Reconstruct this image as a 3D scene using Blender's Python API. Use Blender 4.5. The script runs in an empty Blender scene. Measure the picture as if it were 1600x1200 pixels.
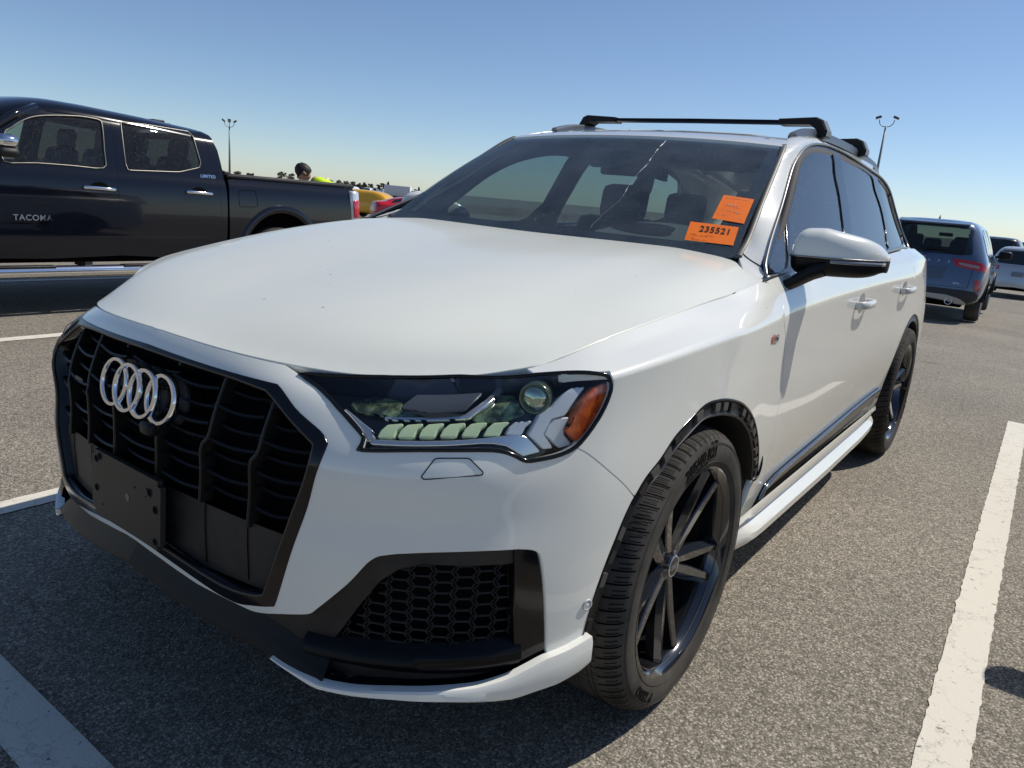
import bpy, bmesh, math, random, json
import numpy as np
from math import radians as rad, sin, cos, pi
from mathutils import Vector, Matrix
from mathutils.geometry import delaunay_2d_cdt
SC=bpy.context.scene; COL=SC.collection
random.seed(7)
# ------------------------------------------------ camera
cd=bpy.data.cameras.new('camera'); cam=bpy.data.objects.new('camera',cd); COL.objects.link(cam); SC.camera=cam
CF,CYAW,CPITCH,CROLL=1157.55,-144.7222,13.9817,5.0523
CLOC=(1.70979,1.57967,1.26773)
cd.sensor_width=36; cd.sensor_fit='HORIZONTAL'; cd.lens=36*CF/1600; cd.clip_start=.05; cd.clip_end=3000
def cam_axes():
    y,p_,r_=rad(CYAW),rad(CPITCH),rad(CROLL)
    d=np.array([cos(y)*cos(p_),sin(y)*cos(p_),-sin(p_)]); r=np.array([sin(y),-cos(y),0.]); u=np.cross(r,d)
    return cos(r_)*r+sin(r_)*u, -sin(r_)*r+cos(r_)*u, d
_r,_u,_d=cam_axes()
cam.matrix_world=Matrix(((_r[0],_u[0],-_d[0],CLOC[0]),(_r[1],_u[1],-_d[1],CLOC[1]),(_r[2],_u[2],-_d[2],CLOC[2]),(0,0,0,1)))
# ------------------------------------------------ sky, sun, exposure
SUNV=Vector((-.66,.43,1.0)).normalized()
w=bpy.data.worlds.new('World'); SC.world=w; w.use_nodes=True; nt=w.node_tree
bg=nt.nodes['Background']; sky=nt.nodes.new('ShaderNodeTexSky'); sky.sky_type='NISHITA'; sky.sun_disc=False
sky.sun_elevation=math.asin(SUNV.z); sky.sun_rotation=math.atan2(SUNV.x,SUNV.y)
sky.air_density=.85; sky.dust_density=.5; sky.ozone_density=3.6; sky.altitude=900
nt.links.new(sky.outputs[0],bg.inputs[0]); bg.inputs[1].default_value=.113
sd=bpy.data.lights.new('sun','SUN'); so=bpy.data.objects.new('sun',sd); COL.objects.link(so)
sd.energy=4.25; sd.angle=rad(.53); sd.color=(1,.945,.86); so.rotation_euler=SUNV.to_track_quat('Z','Y').to_euler()
SC.view_settings.view_transform='Standard'; SC.view_settings.look='None'; SC.view_settings.exposure=0.0; SC.view_settings.gamma=1
SC.render.engine='CYCLES'
SC.cycles.max_bounces=8; SC.cycles.transparent_max_bounces=16; SC.cycles.transmission_bounces=6
# ------------------------------------------------ materials
MATS={}
def mat(name,col,rough=.5,metal=0,coat=0,spec=.5,emit=None,est=1,trans=0,alpha=1,ior=1.45):
    if name in MATS: return MATS[name]
    m=bpy.data.materials.new(name); m.use_nodes=True; b=m.node_tree.nodes['Principled BSDF']
    b.inputs['Base Color'].default_value=(*col,1); b.inputs['Roughness'].default_value=rough; b.inputs['Metallic'].default_value=metal
    b.inputs['Coat Weight'].default_value=coat; b.inputs['Coat IOR'].default_value=1.6 if name=='black_wheel' else 1.5; b.inputs['Coat Roughness'].default_value=.03; b.inputs['Specular IOR Level'].default_value=spec
    b.inputs['Transmission Weight'].default_value=trans; b.inputs['IOR'].default_value=ior
    if emit: b.inputs['Emission Color'].default_value=(*emit,1); b.inputs['Emission Strength'].default_value=est
    MATS[name]=m; return m
def nodes(m): return m.node_tree.nodes,m.node_tree.links,m.node_tree.nodes['Principled BSDF']
def noise_mix(m,c1,c2,scale,lo=.4,hi=.6,inp='Base Color',detail=6,coord='Object',stretch=(1,1,1),rough=.6):
    N,L,b=nodes(m); tc=N.new('ShaderNodeTexCoord'); mp=N.new('ShaderNodeMapping'); mp.inputs['Scale'].default_value=stretch
    n=N.new('ShaderNodeTexNoise'); n.inputs['Scale'].default_value=scale; n.inputs['Detail'].default_value=detail; n.inputs['Roughness'].default_value=rough
    r=N.new('ShaderNodeValToRGB'); r.color_ramp.elements[0].position=lo; r.color_ramp.elements[1].position=hi
    f=lambda c:(*c,1) if not np.isscalar(c) else (c,c,c,1)
    r.color_ramp.elements[0].color=f(c1); r.color_ramp.elements[1].color=f(c2)
    L.new(tc.outputs[coord],mp.inputs[0]); L.new(mp.outputs[0],n.inputs[0]); L.new(n.outputs[0],r.inputs[0]); L.new(r.outputs[0],b.inputs[inp]); return n,r
def bump(m,scale,strength,dist=.002,detail=4,coord='Object'):
    N,L,b=nodes(m); tc=N.new('ShaderNodeTexCoord'); n=N.new('ShaderNodeTexNoise'); n.inputs['Scale'].default_value=scale; n.inputs['Detail'].default_value=detail
    bp=N.new('ShaderNodeBump'); bp.inputs['Strength'].default_value=strength; bp.inputs['Distance'].default_value=dist
    L.new(tc.outputs[coord],n.inputs[0]); L.new(n.outputs[0],bp.inputs['Height']); L.new(bp.outputs[0],b.inputs['Normal']); return n
M_WHITE=mat('white_paint',(.74,.75,.74),.28,0,1)
def dirty_paint(m,base,dirt):
    """fine dark specks, faint dust film in patches"""
    N,L,b=nodes(m); tc=N.new('ShaderNodeTexCoord')
    v=N.new('ShaderNodeTexVoronoi'); v.inputs['Scale'].default_value=16; v.inputs['Randomness'].default_value=1
    n2=N.new('ShaderNodeTexNoise'); n2.inputs['Scale'].default_value=2.2; n2.inputs['Detail'].default_value=4
    n3=N.new('ShaderNodeTexNoise'); n3.inputs['Scale'].default_value=140; n3.inputs['Detail'].default_value=2
    for q in (v,n2,n3): L.new(tc.outputs['Object'],q.inputs[0])
    lt=N.new('ShaderNodeMath'); lt.operation='MULTIPLY_ADD'; lt.inputs[1].default_value=.05; lt.inputs[2].default_value=-.005; L.new(n3.outputs[0],lt.inputs[0])
    cmp=N.new('ShaderNodeMath'); cmp.operation='LESS_THAN'; L.new(v.outputs['Distance'],cmp.inputs[0]); 
    n4=N.new('ShaderNodeTexNoise'); n4.inputs['Scale'].default_value=5; L.new(tc.outputs['Object'],n4.inputs[0])
    mm=N.new('ShaderNodeMapRange'); mm.inputs['From Min'].default_value=.5; mm.inputs['From Max'].default_value=.75; mm.inputs['To Min'].default_value=0; mm.inputs['To Max'].default_value=.11
    L.new(n4.outputs[0],mm.inputs[0]); L.new(mm.outputs[0],cmp.inputs[1])
    mr=N.new('ShaderNodeMapRange'); mr.inputs['From Min'].default_value=.35; mr.inputs['From Max'].default_value=.7; mr.inputs['To Max'].default_value=.35; L.new(n2.outputs[0],mr.inputs[0])
    mx=N.new('ShaderNodeMix'); mx.data_type='RGBA'; mx.inputs['A'].default_value=(*base,1); mx.inputs['B'].default_value=(*dirt,1); L.new(mr.outputs[0],mx.inputs['Factor'])
    mx2=N.new('ShaderNodeMix'); mx2.data_type='RGBA'; mx2.inputs['B'].default_value=(.16,.14,.11,1); L.new(mx.outputs['Result'],mx2.inputs['A'])
    ml=N.new('ShaderNodeMath'); ml.operation='MULTIPLY'; ml.inputs[1].default_value=.7; L.new(cmp.outputs[0],ml.inputs[0]); L.new(ml.outputs[0],mx2.inputs['Factor'])
    L.new(mx2.outputs['Result'],b.inputs['Base Color'])
dirty_paint(M_WHITE,(.82,.82,.755),(.72,.71,.63))
M_HOOD=mat('white_paint_dusty',(.74,.75,.74),.36,0,.45); dirty_paint(M_HOOD,(.705,.718,.65),(.64,.63,.55)); nodes(M_HOOD)[2].inputs['Coat Roughness'].default_value=.12
M_GB=mat('gloss_black',(.005,.005,.006),.12,0,.15,spec=.35)
M_MB=mat('matte_black_plastic',(.009,.009,.010),.45,spec=.28); bump(M_MB,900,.15,.0005)
M_DK=mat('dusty_dark_plastic',(.025,.023,.021),.5,spec=.35); noise_mix(M_DK,(.017,.016,.016),(.036,.032,.028),6)
M_VOID=mat('dark_void',(.004,.004,.005),.95,spec=.1)
M_CHR=mat('chrome',(.82,.83,.85),.07,1)
M_ALU=mat('satin_trim',(.30,.29,.275),.32,1)
M_RAIL=mat('rail_grey',(.16,.17,.19),.38,.7)
M_RUB=mat('tyre_rubber',(.05,.047,.043),.8,spec=.25); noise_mix(M_RUB,(.040,.037,.033),(.095,.086,.074),7,.35,.7); bump(M_RUB,260,.3,.0006)
M_RUBL=mat('tyre_lettering',(.004,.004,.004),.7,spec=.1)
M_WHL=mat('black_wheel',(.045,.046,.052),.13,.75,1,spec=.6)
M_IRON=mat('brake_iron',(.12,.115,.11),.45,.9)
M_AMB=mat('amber_lens',(.85,.16,.01),.15,0,1,trans=.2); noise_mix(M_AMB,(.9,.15,.01),(.55,.07,.01),60,.35,.6,detail=1)
M_SILV=mat('lamp_silver',(.62,.63,.65),.2,.8)
M_DRL=mat('lamp_lime',(.60,.72,.42),.28,0,.5);  # unlit segments: greenish reflected light is put into the base colour
M_LG=mat('lamp_grey',(.62,.63,.64),.3,.2,.4)
M_DG=mat('lamp_dark',(.03,.033,.038),.25,.2)
M_GRN=mat('lamp_green_glow',(.10,.16,.06),.3,.5,.6); noise_mix(M_GRN,(.03,.045,.03),(.34,.46,.24),38,.42,.68)  # mottled green stands in for glow and reflections inside the lamp
M_ORG=mat('orange_paper',(1.0,.19,.004),.6); noise_mix(M_ORG,(1.0,.20,.004),(.95,.17,.004),9)
M_INK=mat('ink',(.02,.008,.004),.7); M_INK2=mat('faded_ink',(.55,.30,.16),.7)
M_SEAT=mat('dark_leather',(.03,.03,.032),.45); bump(M_SEAT,60,.2)
M_DASH=mat('dash_dark',(.045,.047,.05),.55); M_DASHL=mat('dash_pale',(.16,.17,.16),.6)
M_RED=mat('tail_red',(.45,.006,.012),.12,0,1); M_CLR=mat('clear_lens',(.75,.76,.78),.15,.3,1)
M_POLE=mat('pole_grey',(.22,.23,.24),.5,.4)
def glass(name,tint,rough=.0,refl=1.0,dust=0,dustcol=(.45,.43,.38),ior=1.5):
    m=bpy.data.materials.new(name); m.use_nodes=True; N=m.node_tree.nodes; L=m.node_tree.links; N.remove(N['Principled BSDF']); out=N['Material Output']
    t=N.new('ShaderNodeBsdfTransparent'); t.inputs[0].default_value=(*tint,1)
    g=N.new('ShaderNodeBsdfGlossy'); g.inputs['Roughness'].default_value=rough; g.inputs[0].default_value=(refl,refl,refl,1)
    f=N.new('ShaderNodeFresnel'); ge=N.new('ShaderNodeNewGeometry'); io=N.new('ShaderNodeMapRange'); io.inputs['To Min'].default_value=ior; io.inputs['To Max'].default_value=1/ior; L.new(ge.outputs['Backfacing'],io.inputs[0]); L.new(io.outputs[0],f.inputs[0])
    mx=N.new('ShaderNodeMixShader'); L.new(f.outputs[0],mx.inputs[0]); L.new(t.outputs[0],mx.inputs[1]); L.new(g.outputs[0],mx.inputs[2])
    last=mx
    if dust:
        tc=N.new('ShaderNodeTexCoord'); 
        n1=N.new('ShaderNodeTexNoise'); n1.inputs['Scale'].default_value=150; n1.inputs['Detail'].default_value=2
        n2=N.new('ShaderNodeTexNoise'); n2.inputs['Scale'].default_value=7; n2.inputs['Detail'].default_value=5
        v=N.new('ShaderNodeTexVoronoi'); v.inputs['Scale'].default_value=64
        for q in (n1,n2,v): L.new(tc.outputs['Object'],q.inputs[0])
        r1=N.new('ShaderNodeMapRange'); r1.inputs['From Min'].default_value=.55; r1.inputs['From Max'].default_value=.8; L.new(n1.outputs[0],r1.inputs[0]); r1.inputs['To Max'].default_value=.22
        r2=N.new('ShaderNodeMapRange'); r2.inputs['From Min'].default_value=.3; r2.inputs['From Max'].default_value=.75; r2.inputs['To Min'].default_value=dust*.4; r2.inputs['To Max'].default_value=dust; L.new(n2.outputs[0],r2.inputs[0])
        r3=N.new('ShaderNodeMapRange'); r3.inputs['From Min'].default_value=.15; r3.inputs['From Max'].default_value=.06; r3.inputs['To Max'].default_value=.6; L.new(v.outputs['Distance'],r3.inputs[0])
        n5=N.new('ShaderNodeTexNoise'); n5.inputs['Scale'].default_value=9; L.new(tc.outputs['Object'],n5.inputs[0])
        r5=N.new('ShaderNodeMapRange'); r5.inputs['From Min'].default_value=.42; r5.inputs['From Max'].default_value=.60; L.new(n5.outputs[0],r5.inputs[0])
        m3=N.new('ShaderNodeMath'); m3.operation='MULTIPLY'; L.new(r3.outputs[0],m3.inputs[0]); L.new(r5.outputs[0],m3.inputs[1])
        a=N.new('ShaderNodeMath'); a.operation='ADD'; L.new(r1.outputs[0],a.inputs[0]); L.new(r2.outputs[0],a.inputs[1])
        a2=N.new('ShaderNodeMath'); a2.operation='ADD'; a2.use_clamp=True; L.new(a.outputs[0],a2.inputs[0]); L.new(m3.outputs[0],a2.inputs[1])
        d=N.new('ShaderNodeBsdfDiffuse'); d.inputs[0].default_value=(*dustcol,1); ms=N.new('ShaderNodeMixShader')
        L.new(a2.outputs[0],ms.inputs[0]); L.new(last.outputs[0],ms.inputs[1]); L.new(d.outputs[0],ms.inputs[2]); last=ms
    L.new(last.outputs[0],out.inputs[0]); MATS[name]=m; return m
M_WSG=glass('windshield_glass',(.58,.68,.68),0,.9,.24,(.20,.245,.29))
M_SIDE=glass('tinted_side_glass',(.025,.03,.033),0,1.0,.02,ior=1.75)
M_SIDER=glass('side_glass_far',(.34,.43,.42),0,1.0,.0)
M_LENS=glass('lamp_cover',(.95,.97,.98),.01,.8,0)
M_GLD=mat('dark_glass',(.01,.012,.014),.04,0,1)
# ------------------------------------------------ mesh helpers
def link(name,me,m=None,parent=None):
    o=bpy.data.objects.new(name,me); COL.objects.link(o)
    if m is not None:
        if not isinstance(m,(list,tuple)): m=[m]
        for q in m: me.materials.append(q)
    if parent is not None: o.parent=parent
    return o
def tag(o,label=None,cat=None,group=None,kind=None):
    if label: o['label']=label
    if cat: o['category']=cat
    if group: o['group']=group
    if kind: o['kind']=kind
    return o
def empty(name,loc=(0,0,0),rz=0):
    o=bpy.data.objects.new(name,None); COL.objects.link(o); o.location=loc; o.rotation_euler=(0,0,rz); o.empty_display_size=.2; return o
class MB:
    def __init__(s): s.v=[];s.f=[];s.m=[];s.sm=[]
    def add(s,vs,fs,mi=0,smooth=True):
        b=len(s.v); s.v+= [tuple(map(float,q)) for q in vs]; s.f+=[tuple(int(i)+b for i in f) for f in fs]; s.m+=[mi]*len(fs); s.sm+=[smooth]*len(fs); return s
    def box(s,c,size,mi=0,rot=None,bev=0):
        x,y,z=[q/2 for q in size]
        if bev:
            b=min(bev,x*.9,y*.9,z*.9); P=[]
            bm=bmesh.new(); bmesh.ops.create_cube(bm,size=1); 
            for q in bm.verts: q.co=Vector((q.co.x*2*x,q.co.y*2*y,q.co.z*2*z))
            bmesh.ops.bevel(bm,geom=list(bm.edges),offset=b,segments=2,affect='EDGES',profile=.5)
            bm.verts.index_update(); P=[q.co.copy() for q in bm.verts]; F=[[q.index for q in f.verts] for f in bm.faces]; bm.free()
        else:
            P=[Vector((a*x,b_*y,c_*z)) for a in(-1,1) for b_ in(-1,1) for c_ in(-1,1)]
            F=[(0,1,3,2),(4,6,7,5),(0,4,5,1),(2,3,7,6),(0,2,6,4),(1,5,7,3)]
        if rot is not None: P=[rot@q for q in P]
        return s.add([q+Vector(c) for q in P],F,mi,bool(bev))
    def sweep(s,path,prof,mi=0,up=(0,0,1),closed=False,cap=True,scale=None,smooth=True):
        """prof: list of (a,b): a along side (tangent x up), b along up"""
        P=[Vector(q) for q in path]; n=len(P); k=len(prof); V=[];F=[]
        for i in range(n):
            a=P[(i-1)%n] if (closed or i>0) else P[0]; b=P[(i+1)%n] if (closed or i<n-1) else P[-1]
            t=(b-a).normalized(); up_=Vector(up[i]) if isinstance(up,list) else Vector(up); sd_=t.cross(up_).normalized(); u2=sd_.cross(t).normalized()
            sc=scale[i] if scale is not None else 1
            for (p_,q_) in prof: V.append(P[i]+sd_*p_*sc+u2*q_*sc)
        m=n if closed else n-1
        for i in range(m):
            for j in range(k):
                a=i*k+j; b=i*k+(j+1)%k; c=((i+1)%n)*k+(j+1)%k; d=((i+1)%n)*k+j; F.append((a,b,c,d))
        if cap and not closed: F.append(tuple(range(k))[::-1]); F.append(tuple((n-1)*k+j for j in range(k)))
        return s.add(V,F,mi,smooth)
    def tube(s,path,r,mi=0,seg=10,closed=False,scale=None):
        prof=[(r*cos(2*pi*j/seg),r*sin(2*pi*j/seg)) for j in range(seg)]
        d=Vector(path[-1])-Vector(path[0]); up=(0,0,1) if abs(d.normalized().z)<.9 else (1,0,0)
        if closed: up=(0,0,1)
        return s.sweep(path,prof,mi,up,closed,True,scale)
    def lathe(s,prof,c=(0,0,0),axis='y',seg=64,mi=0,a0=0,a1=2*pi,mod=None):
        """prof [(radius, offset along axis)]"""
        full=abs(a1-a0-2*pi)<1e-6; n=seg if full else seg+1; k=len(prof); V=[];F=[]
        for i in range(n):
            a=a0+(a1-a0)*i/seg
            for j,(r,h) in enumerate(prof):
                if mod: r,h=mod(i,j,r,h)
                if axis=='y': V.append((c[0]+r*cos(a),c[1]+h,c[2]+r*sin(a)))
                elif axis=='x': V.append((c[0]+h,c[1]+r*cos(a),c[2]+r*sin(a)))
                else: V.append((c[0]+r*cos(a),c[1]+r*sin(a),c[2]+h))
        for i in range(seg):
            for j in range(k-1):
                a=i*k+j; b=((i+1)%n)*k+j; F.append((a,b,b+1,a+1))
        return s.add(V,F,mi)
    def build(s,name,m,parent=None,auto=None,flip=False):
        me=bpy.data.meshes.new(name); me.from_pydata(s.v,[],s.f if not flip else [f[::-1] for f in s.f]); o=link(name,me,m,parent)
        me.polygons.foreach_set('material_index',s.m); me.polygons.foreach_set('use_smooth',s.sm)
        bm=bmesh.new(); bm.from_mesh(me); bmesh.ops.recalc_face_normals(bm,faces=bm.faces)
        if auto is not None:
            for e in bm.edges:
                if len(e.link_faces)==2 and e.calc_face_angle(0)>rad(auto): e.smooth=False
        bm.to_mesh(me); bm.free(); me.update(); return o
def crom(P,n=6,closed=False):
    P=[np.array(q,float) for q in P]; N=len(P); 
    if N<3: return np.array([P[0]+(P[-1]-P[0])*i/n for i in range(n+1)])
    out=[]
    rng=range(N) if closed else range(N-1)
    for i in rng:
        if closed: a,b,c,d=P[(i-1)%N],P[i],P[(i+1)%N],P[(i+2)%N]
        else:
            b,c=P[i],P[i+1]; a=P[i-1] if i>0 else 2*b-c; d=P[i+2] if i+2<N else 2*c-b
        for k in range(n):
            t=k/n; out.append(.5*((2*b)+(-a+c)*t+(2*a-5*b+4*c-d)*t*t+(-a+3*b-3*c+d)*t**3))
    if not closed: out.append(P[-1])
    return np.array(out)
def rounded(P,r=.25,n=5):
    """closed polygon with its corners rounded (fraction r of the shorter edge)"""
    P=[np.array(q,float) for q in P]; N=len(P); out=[]
    for i in range(N):
        a,b,c=P[i-1],P[i],P[(i+1)%N]; f=r
        p0=b+(a-b)*f; p1=b+(c-b)*f
        for k in range(n+1):
            t=k/n; out.append((1-t)**2*p0+2*t*(1-t)*b+t*t*p1)
    return np.array(out)
def inpoly(x,y,P):
    ins=np.zeros(x.shape,bool); n=len(P)
    for i in range(n):
        x0,y0=P[i]; x1,y1=P[(i+1)%n]
        c=((y0>y)!=(y1>y)); 
        with np.errstate(divide='ignore',invalid='ignore'): xi=(x1-x0)*(y-y0)/(y1-y0)+x0
        ins^=(c&(x<xi))
    return ins
def resamp(P,net,step):
    """densify a closed param polygon so that 3D edge length <= step"""
    out=[]; P=np.array(P,float); n=len(P)
    X=net(P[:,0],P[:,1])
    for i in range(n):
        d=np.linalg.norm(X[(i+1)%n]-X[i]); k=max(1,int(math.ceil(d/step)))
        if d<1e-5: continue
        for j in range(k): out.append(P[i]+(P[(i+1)%n]-P[i])*j/k)
    return np.array(out)
def orient_sign(net,side): return side
def panel_data(net,outline,holes=(),step=.03,off=0,gap=0,flange=0,sign=1,deform=None,noflange=None,edger=0.0):
    """trimmed sheet. sign=+1 if du x dv points outward else -1. returns verts, faces, normals"""
    O=resamp(outline,net,step)
    area=sum(O[i-1][0]*O[i][1]-O[i][0]*O[i-1][1] for i in range(len(O)))
    if area<0: O=O[::-1]
    Hs=[]
    for h in holes:
        h=resamp(h,net,step); a=sum(h[i-1][0]*h[i][1]-h[i][0]*h[i-1][1] for i in range(len(h)))
        Hs.append(h[::-1] if a>0 else h)
    def inset(O,g):
        if not g: return O
        n=len(O); out=O.copy(); du,dv=net.grads(O[:,0],O[:,1]); 
        tp=np.roll(O,-1,0)-np.roll(O,1,0)
        # inward direction in 3D: n x t
        t3=du*tp[:,:1]+dv*tp[:,1:]; nn=np.cross(du,dv); nn/=np.linalg.norm(nn,axis=1,keepdims=True)+1e-12; t3/=np.linalg.norm(t3,axis=1,keepdims=True)+1e-12
        inw=np.cross(nn,t3)
        for i in range(n):
            A=np.stack([du[i],dv[i]],1); s_,*_=np.linalg.lstsq(A,inw[i]*g,rcond=None); 
            if noflange is not None and noflange(net(O[i,0],O[i,1])[0]): continue
            out[i]=O[i]+s_
        return out
    O=inset(O,gap); Hs=[inset(h,gap) for h in Hs]
    # interior grid
    du,dv=net.grads(O[:,0],O[:,1]); su=step/max(np.median(np.linalg.norm(du,axis=1)),1e-4); sv=step/max(np.median(np.linalg.norm(dv,axis=1)),1e-4)
    gu=np.arange(O[:,0].min()+su/2,O[:,0].max(),su); gv=np.arange(O[:,1].min()+sv/2,O[:,1].max(),sv)
    # add lines at creases
    U,V=np.meshgrid(gu,gv); V=V.copy(); U=U.copy(); U[1::2]+=su/2
    U=U.ravel();V=V.ravel(); kind_=np.zeros(len(U),bool)
    for r_ in getattr(net,'creases',()):
        far=abs(V-r_)*1.0>.06; U,V,kind_=U[far],V[far],kind_[far]
        for dv_ in (-.035,.035):
            uu_=np.arange(O[:,0].min()+su*.3,O[:,0].max(),su*.8); U=np.concatenate([U,uu_]); V=np.concatenate([V,np.full(len(uu_),r_+dv_)]); kind_=np.concatenate([kind_,np.ones(len(uu_),bool)])
    ok=inpoly(U,V,O)
    for h in Hs: ok&=~inpoly(U,V,h)
    # keep away from boundary
    B=np.concatenate([O]+Hs); S_=np.array([1/su,1/sv])
    keep=np.where(ok)[0]
    if len(keep):
        D=np.sqrt((((np.stack([U[keep],V[keep]],1)[:,None]-B[None])*S_)**2).sum(-1)).min(1); keep=keep[(D>.55)|(kind_[keep]&(D>.12))]
    pts=[(a*S_[0],b*S_[1]) for a,b in O]; edges=[(i,(i+1)%len(O)) for i in range(len(O))]; loops=[list(range(len(O)))]
    for h in Hs:
        b=len(pts); pts+=[(a*S_[0],c*S_[1]) for a,c in h]; edges+=[(b+i,b+(i+1)%len(h)) for i in range(len(h))]; loops.append(list(range(b,b+len(h))))
    pts+=[(U[i]*S_[0],V[i]*S_[1]) for i in keep]
    r=delaunay_2d_cdt([Vector(q) for q in pts],edges,[],0,1e-7)
    vs=np.array([(q.x/S_[0],q.y/S_[1]) for q in r[0]]); F=np.array([list(f) for f in r[2]])
    c=vs[F].mean(1); ok=inpoly(c[:,0],c[:,1],O)
    for h in Hs: ok&=~inpoly(c[:,0],c[:,1],h)
    F=F[ok]
    X=net(vs[:,0],vs[:,1]); Nn=net.normal(vs[:,0],vs[:,1])*sign
    if off: X=X+Nn*off
    if deform is not None: X=deform(X)
    # face orientation
    fn=np.cross(X[F[:,1]]-X[F[:,0]],X[F[:,2]]-X[F[:,0]]); flip=(fn*Nn[F].mean(1)).sum(1)<0; F[flip]=F[flip][:,::-1]
    verts=list(X); norms=list(Nn); faces=[tuple(f) for f in F]
    # boundary from faces
    if flange:
        cnt={}
        for f in faces:
            for i in range(3): cnt[(f[i],f[(i+1)%3])]=1
        bnd=[e for e in cnt if (e[1],e[0]) not in cnt]
        nxt={a:b for a,b in bnd}; prv={b:a for a,b in bnd}
        m1={};m2={}
        for a in nxt:
            pa,na=prv.get(a,a),nxt[a]
            if noflange is not None and noflange(X[a]):
                if noflange(X[pa]) and noflange(X[na]): continue
                if noflange(X[pa]): pa=a
                else: na=a
            t=X[na]-X[pa]; t/=np.linalg.norm(t)+1e-12; outw=np.cross(t,Nn[a])
            rr=min(.0025,flange/3)
            m1[a]=len(verts); verts.append(X[a]+outw*rr*.8-Nn[a]*rr); nn_=outw*.85+Nn[a]*.5; norms.append(nn_/np.linalg.norm(nn_))
            m2[a]=len(verts); verts.append(X[a]+outw*rr*.8-Nn[a]*flange); norms.append(outw)
        for a,b in bnd:
            if a in m1 and b in m1 and not (noflange is not None and noflange(X[a]) and noflange(X[b])):
                faces.append((a,m1[a],m1[b],b)); faces.append((m1[a],m2[a],m2[b],m1[b]))
    return verts,faces,norms
def mesh_nn(name,verts,faces,norms,m,parent=None):
    me=bpy.data.meshes.new(name); me.from_pydata([tuple(map(float,q)) for q in verts],[],[tuple(map(int,f)) for f in faces])
    me.polygons.foreach_set('use_smooth',[True]*len(me.polygons))
    me.normals_split_custom_set_from_vertices([tuple(map(float,q)) for q in norms])
    return link(name,me,m,parent)
def ss_(a,b,x): t=min(1,max(0,(x-a)/(b-a))); return t*t*(3-2*t)
def rw(v):
    """the far front corner is swept back a little more"""
    y=-v[1]; q=max((y-.394)*.517+(v[2]-.878)*.856,y-.533)
    k=ss_(.025,.07,q)*ss_(.38,.45,y)*ss_(.15,.4,v[0])*ss_(.45,.65,v[2])
    return np.array([v[0]-.10*k,v[1],v[2]])
def flipy(V,N,F,yc=0,warp=True):
    return [(rw if yc==0 and warp else (lambda q:q))(np.array([v[0],2*yc-v[1],v[2]])) for v in V],[f[::-1] for f in F],[np.array([n[0],-n[1],n[2]]) for n in N]
def panel(name,net,outline,m,parent,mirror=True,mname=None,yc=0,m_far=None,**kw):
    V,F,N=panel_data(net,outline,**kw); o=[mesh_nn(name,V,F,N,m,parent)]
    if mirror:
        V2,F2,N2=flipy(V,N,F,yc); o.append(mesh_nn(name,V2,F2,N2,m_far or m,parent))
    return o
def panel_sym(name,net,outline,m,parent,yc=0,warp=True,**kw):
    """half panel that touches the centre plane, merged with its mirror image"""
    nf=lambda X: abs(X[1]-yc)<1.5e-3
    V,F,N=panel_data(net,outline,noflange=nf,**kw)
    V=[np.array([v[0],yc if abs(v[1]-yc)<1.5e-3 else v[1],v[2]]) for v in V]
    N=[np.array([n[0],0 if v[1]==yc else n[1],n[2]]) for n,v in zip(N,V)]
    V2,F2,N2=flipy(V,N,F,yc,warp); b=len(V); return mesh_nn(name,V+V2,F+[tuple(i+b for i in f) for f in F2],N+N2,m,parent)
def uvof(net,axes,target,g):
    """param of the point of the sheet whose coordinates on two axes are target"""
    x=np.array(g,float); t=np.array(target,float)
    for _ in range(30):
        P=net(x[0],x[1])[0][list(axes)]; du,dv=net.grads(np.array([x[0]]),np.array([x[1]])); J=np.stack([du[0][list(axes)],dv[0][list(axes)]],1)
        try: dx=np.linalg.solve(J,t-P)
        except np.linalg.LinAlgError: break
        dx=np.clip(dx,-1,1); x=x+dx
        x[0]=min(max(x[0],-.5),net.nc-.5); x[1]=min(max(x[1],-.5),net.nr-.5)
        if abs(dx).max()<1e-6: break
    return x
def S(net,P): P=np.atleast_2d(P); return net(P[:,0],P[:,1])
def mirror_obj(o,parent,yc=0,name=None):
    me=o.data.copy(); 
    for v in me.vertices:
        v.co.y=2*yc-v.co.y
        if o.get('warp'): c_=Vector(o['warp']); q_=rw(np.array(v.co)); v.co=Vector(q_)
    me.flip_normals(); n=bpy.data.objects.new(name or o.name.split('.')[0],me); COL.objects.link(n); n.parent=parent
    return n

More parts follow.
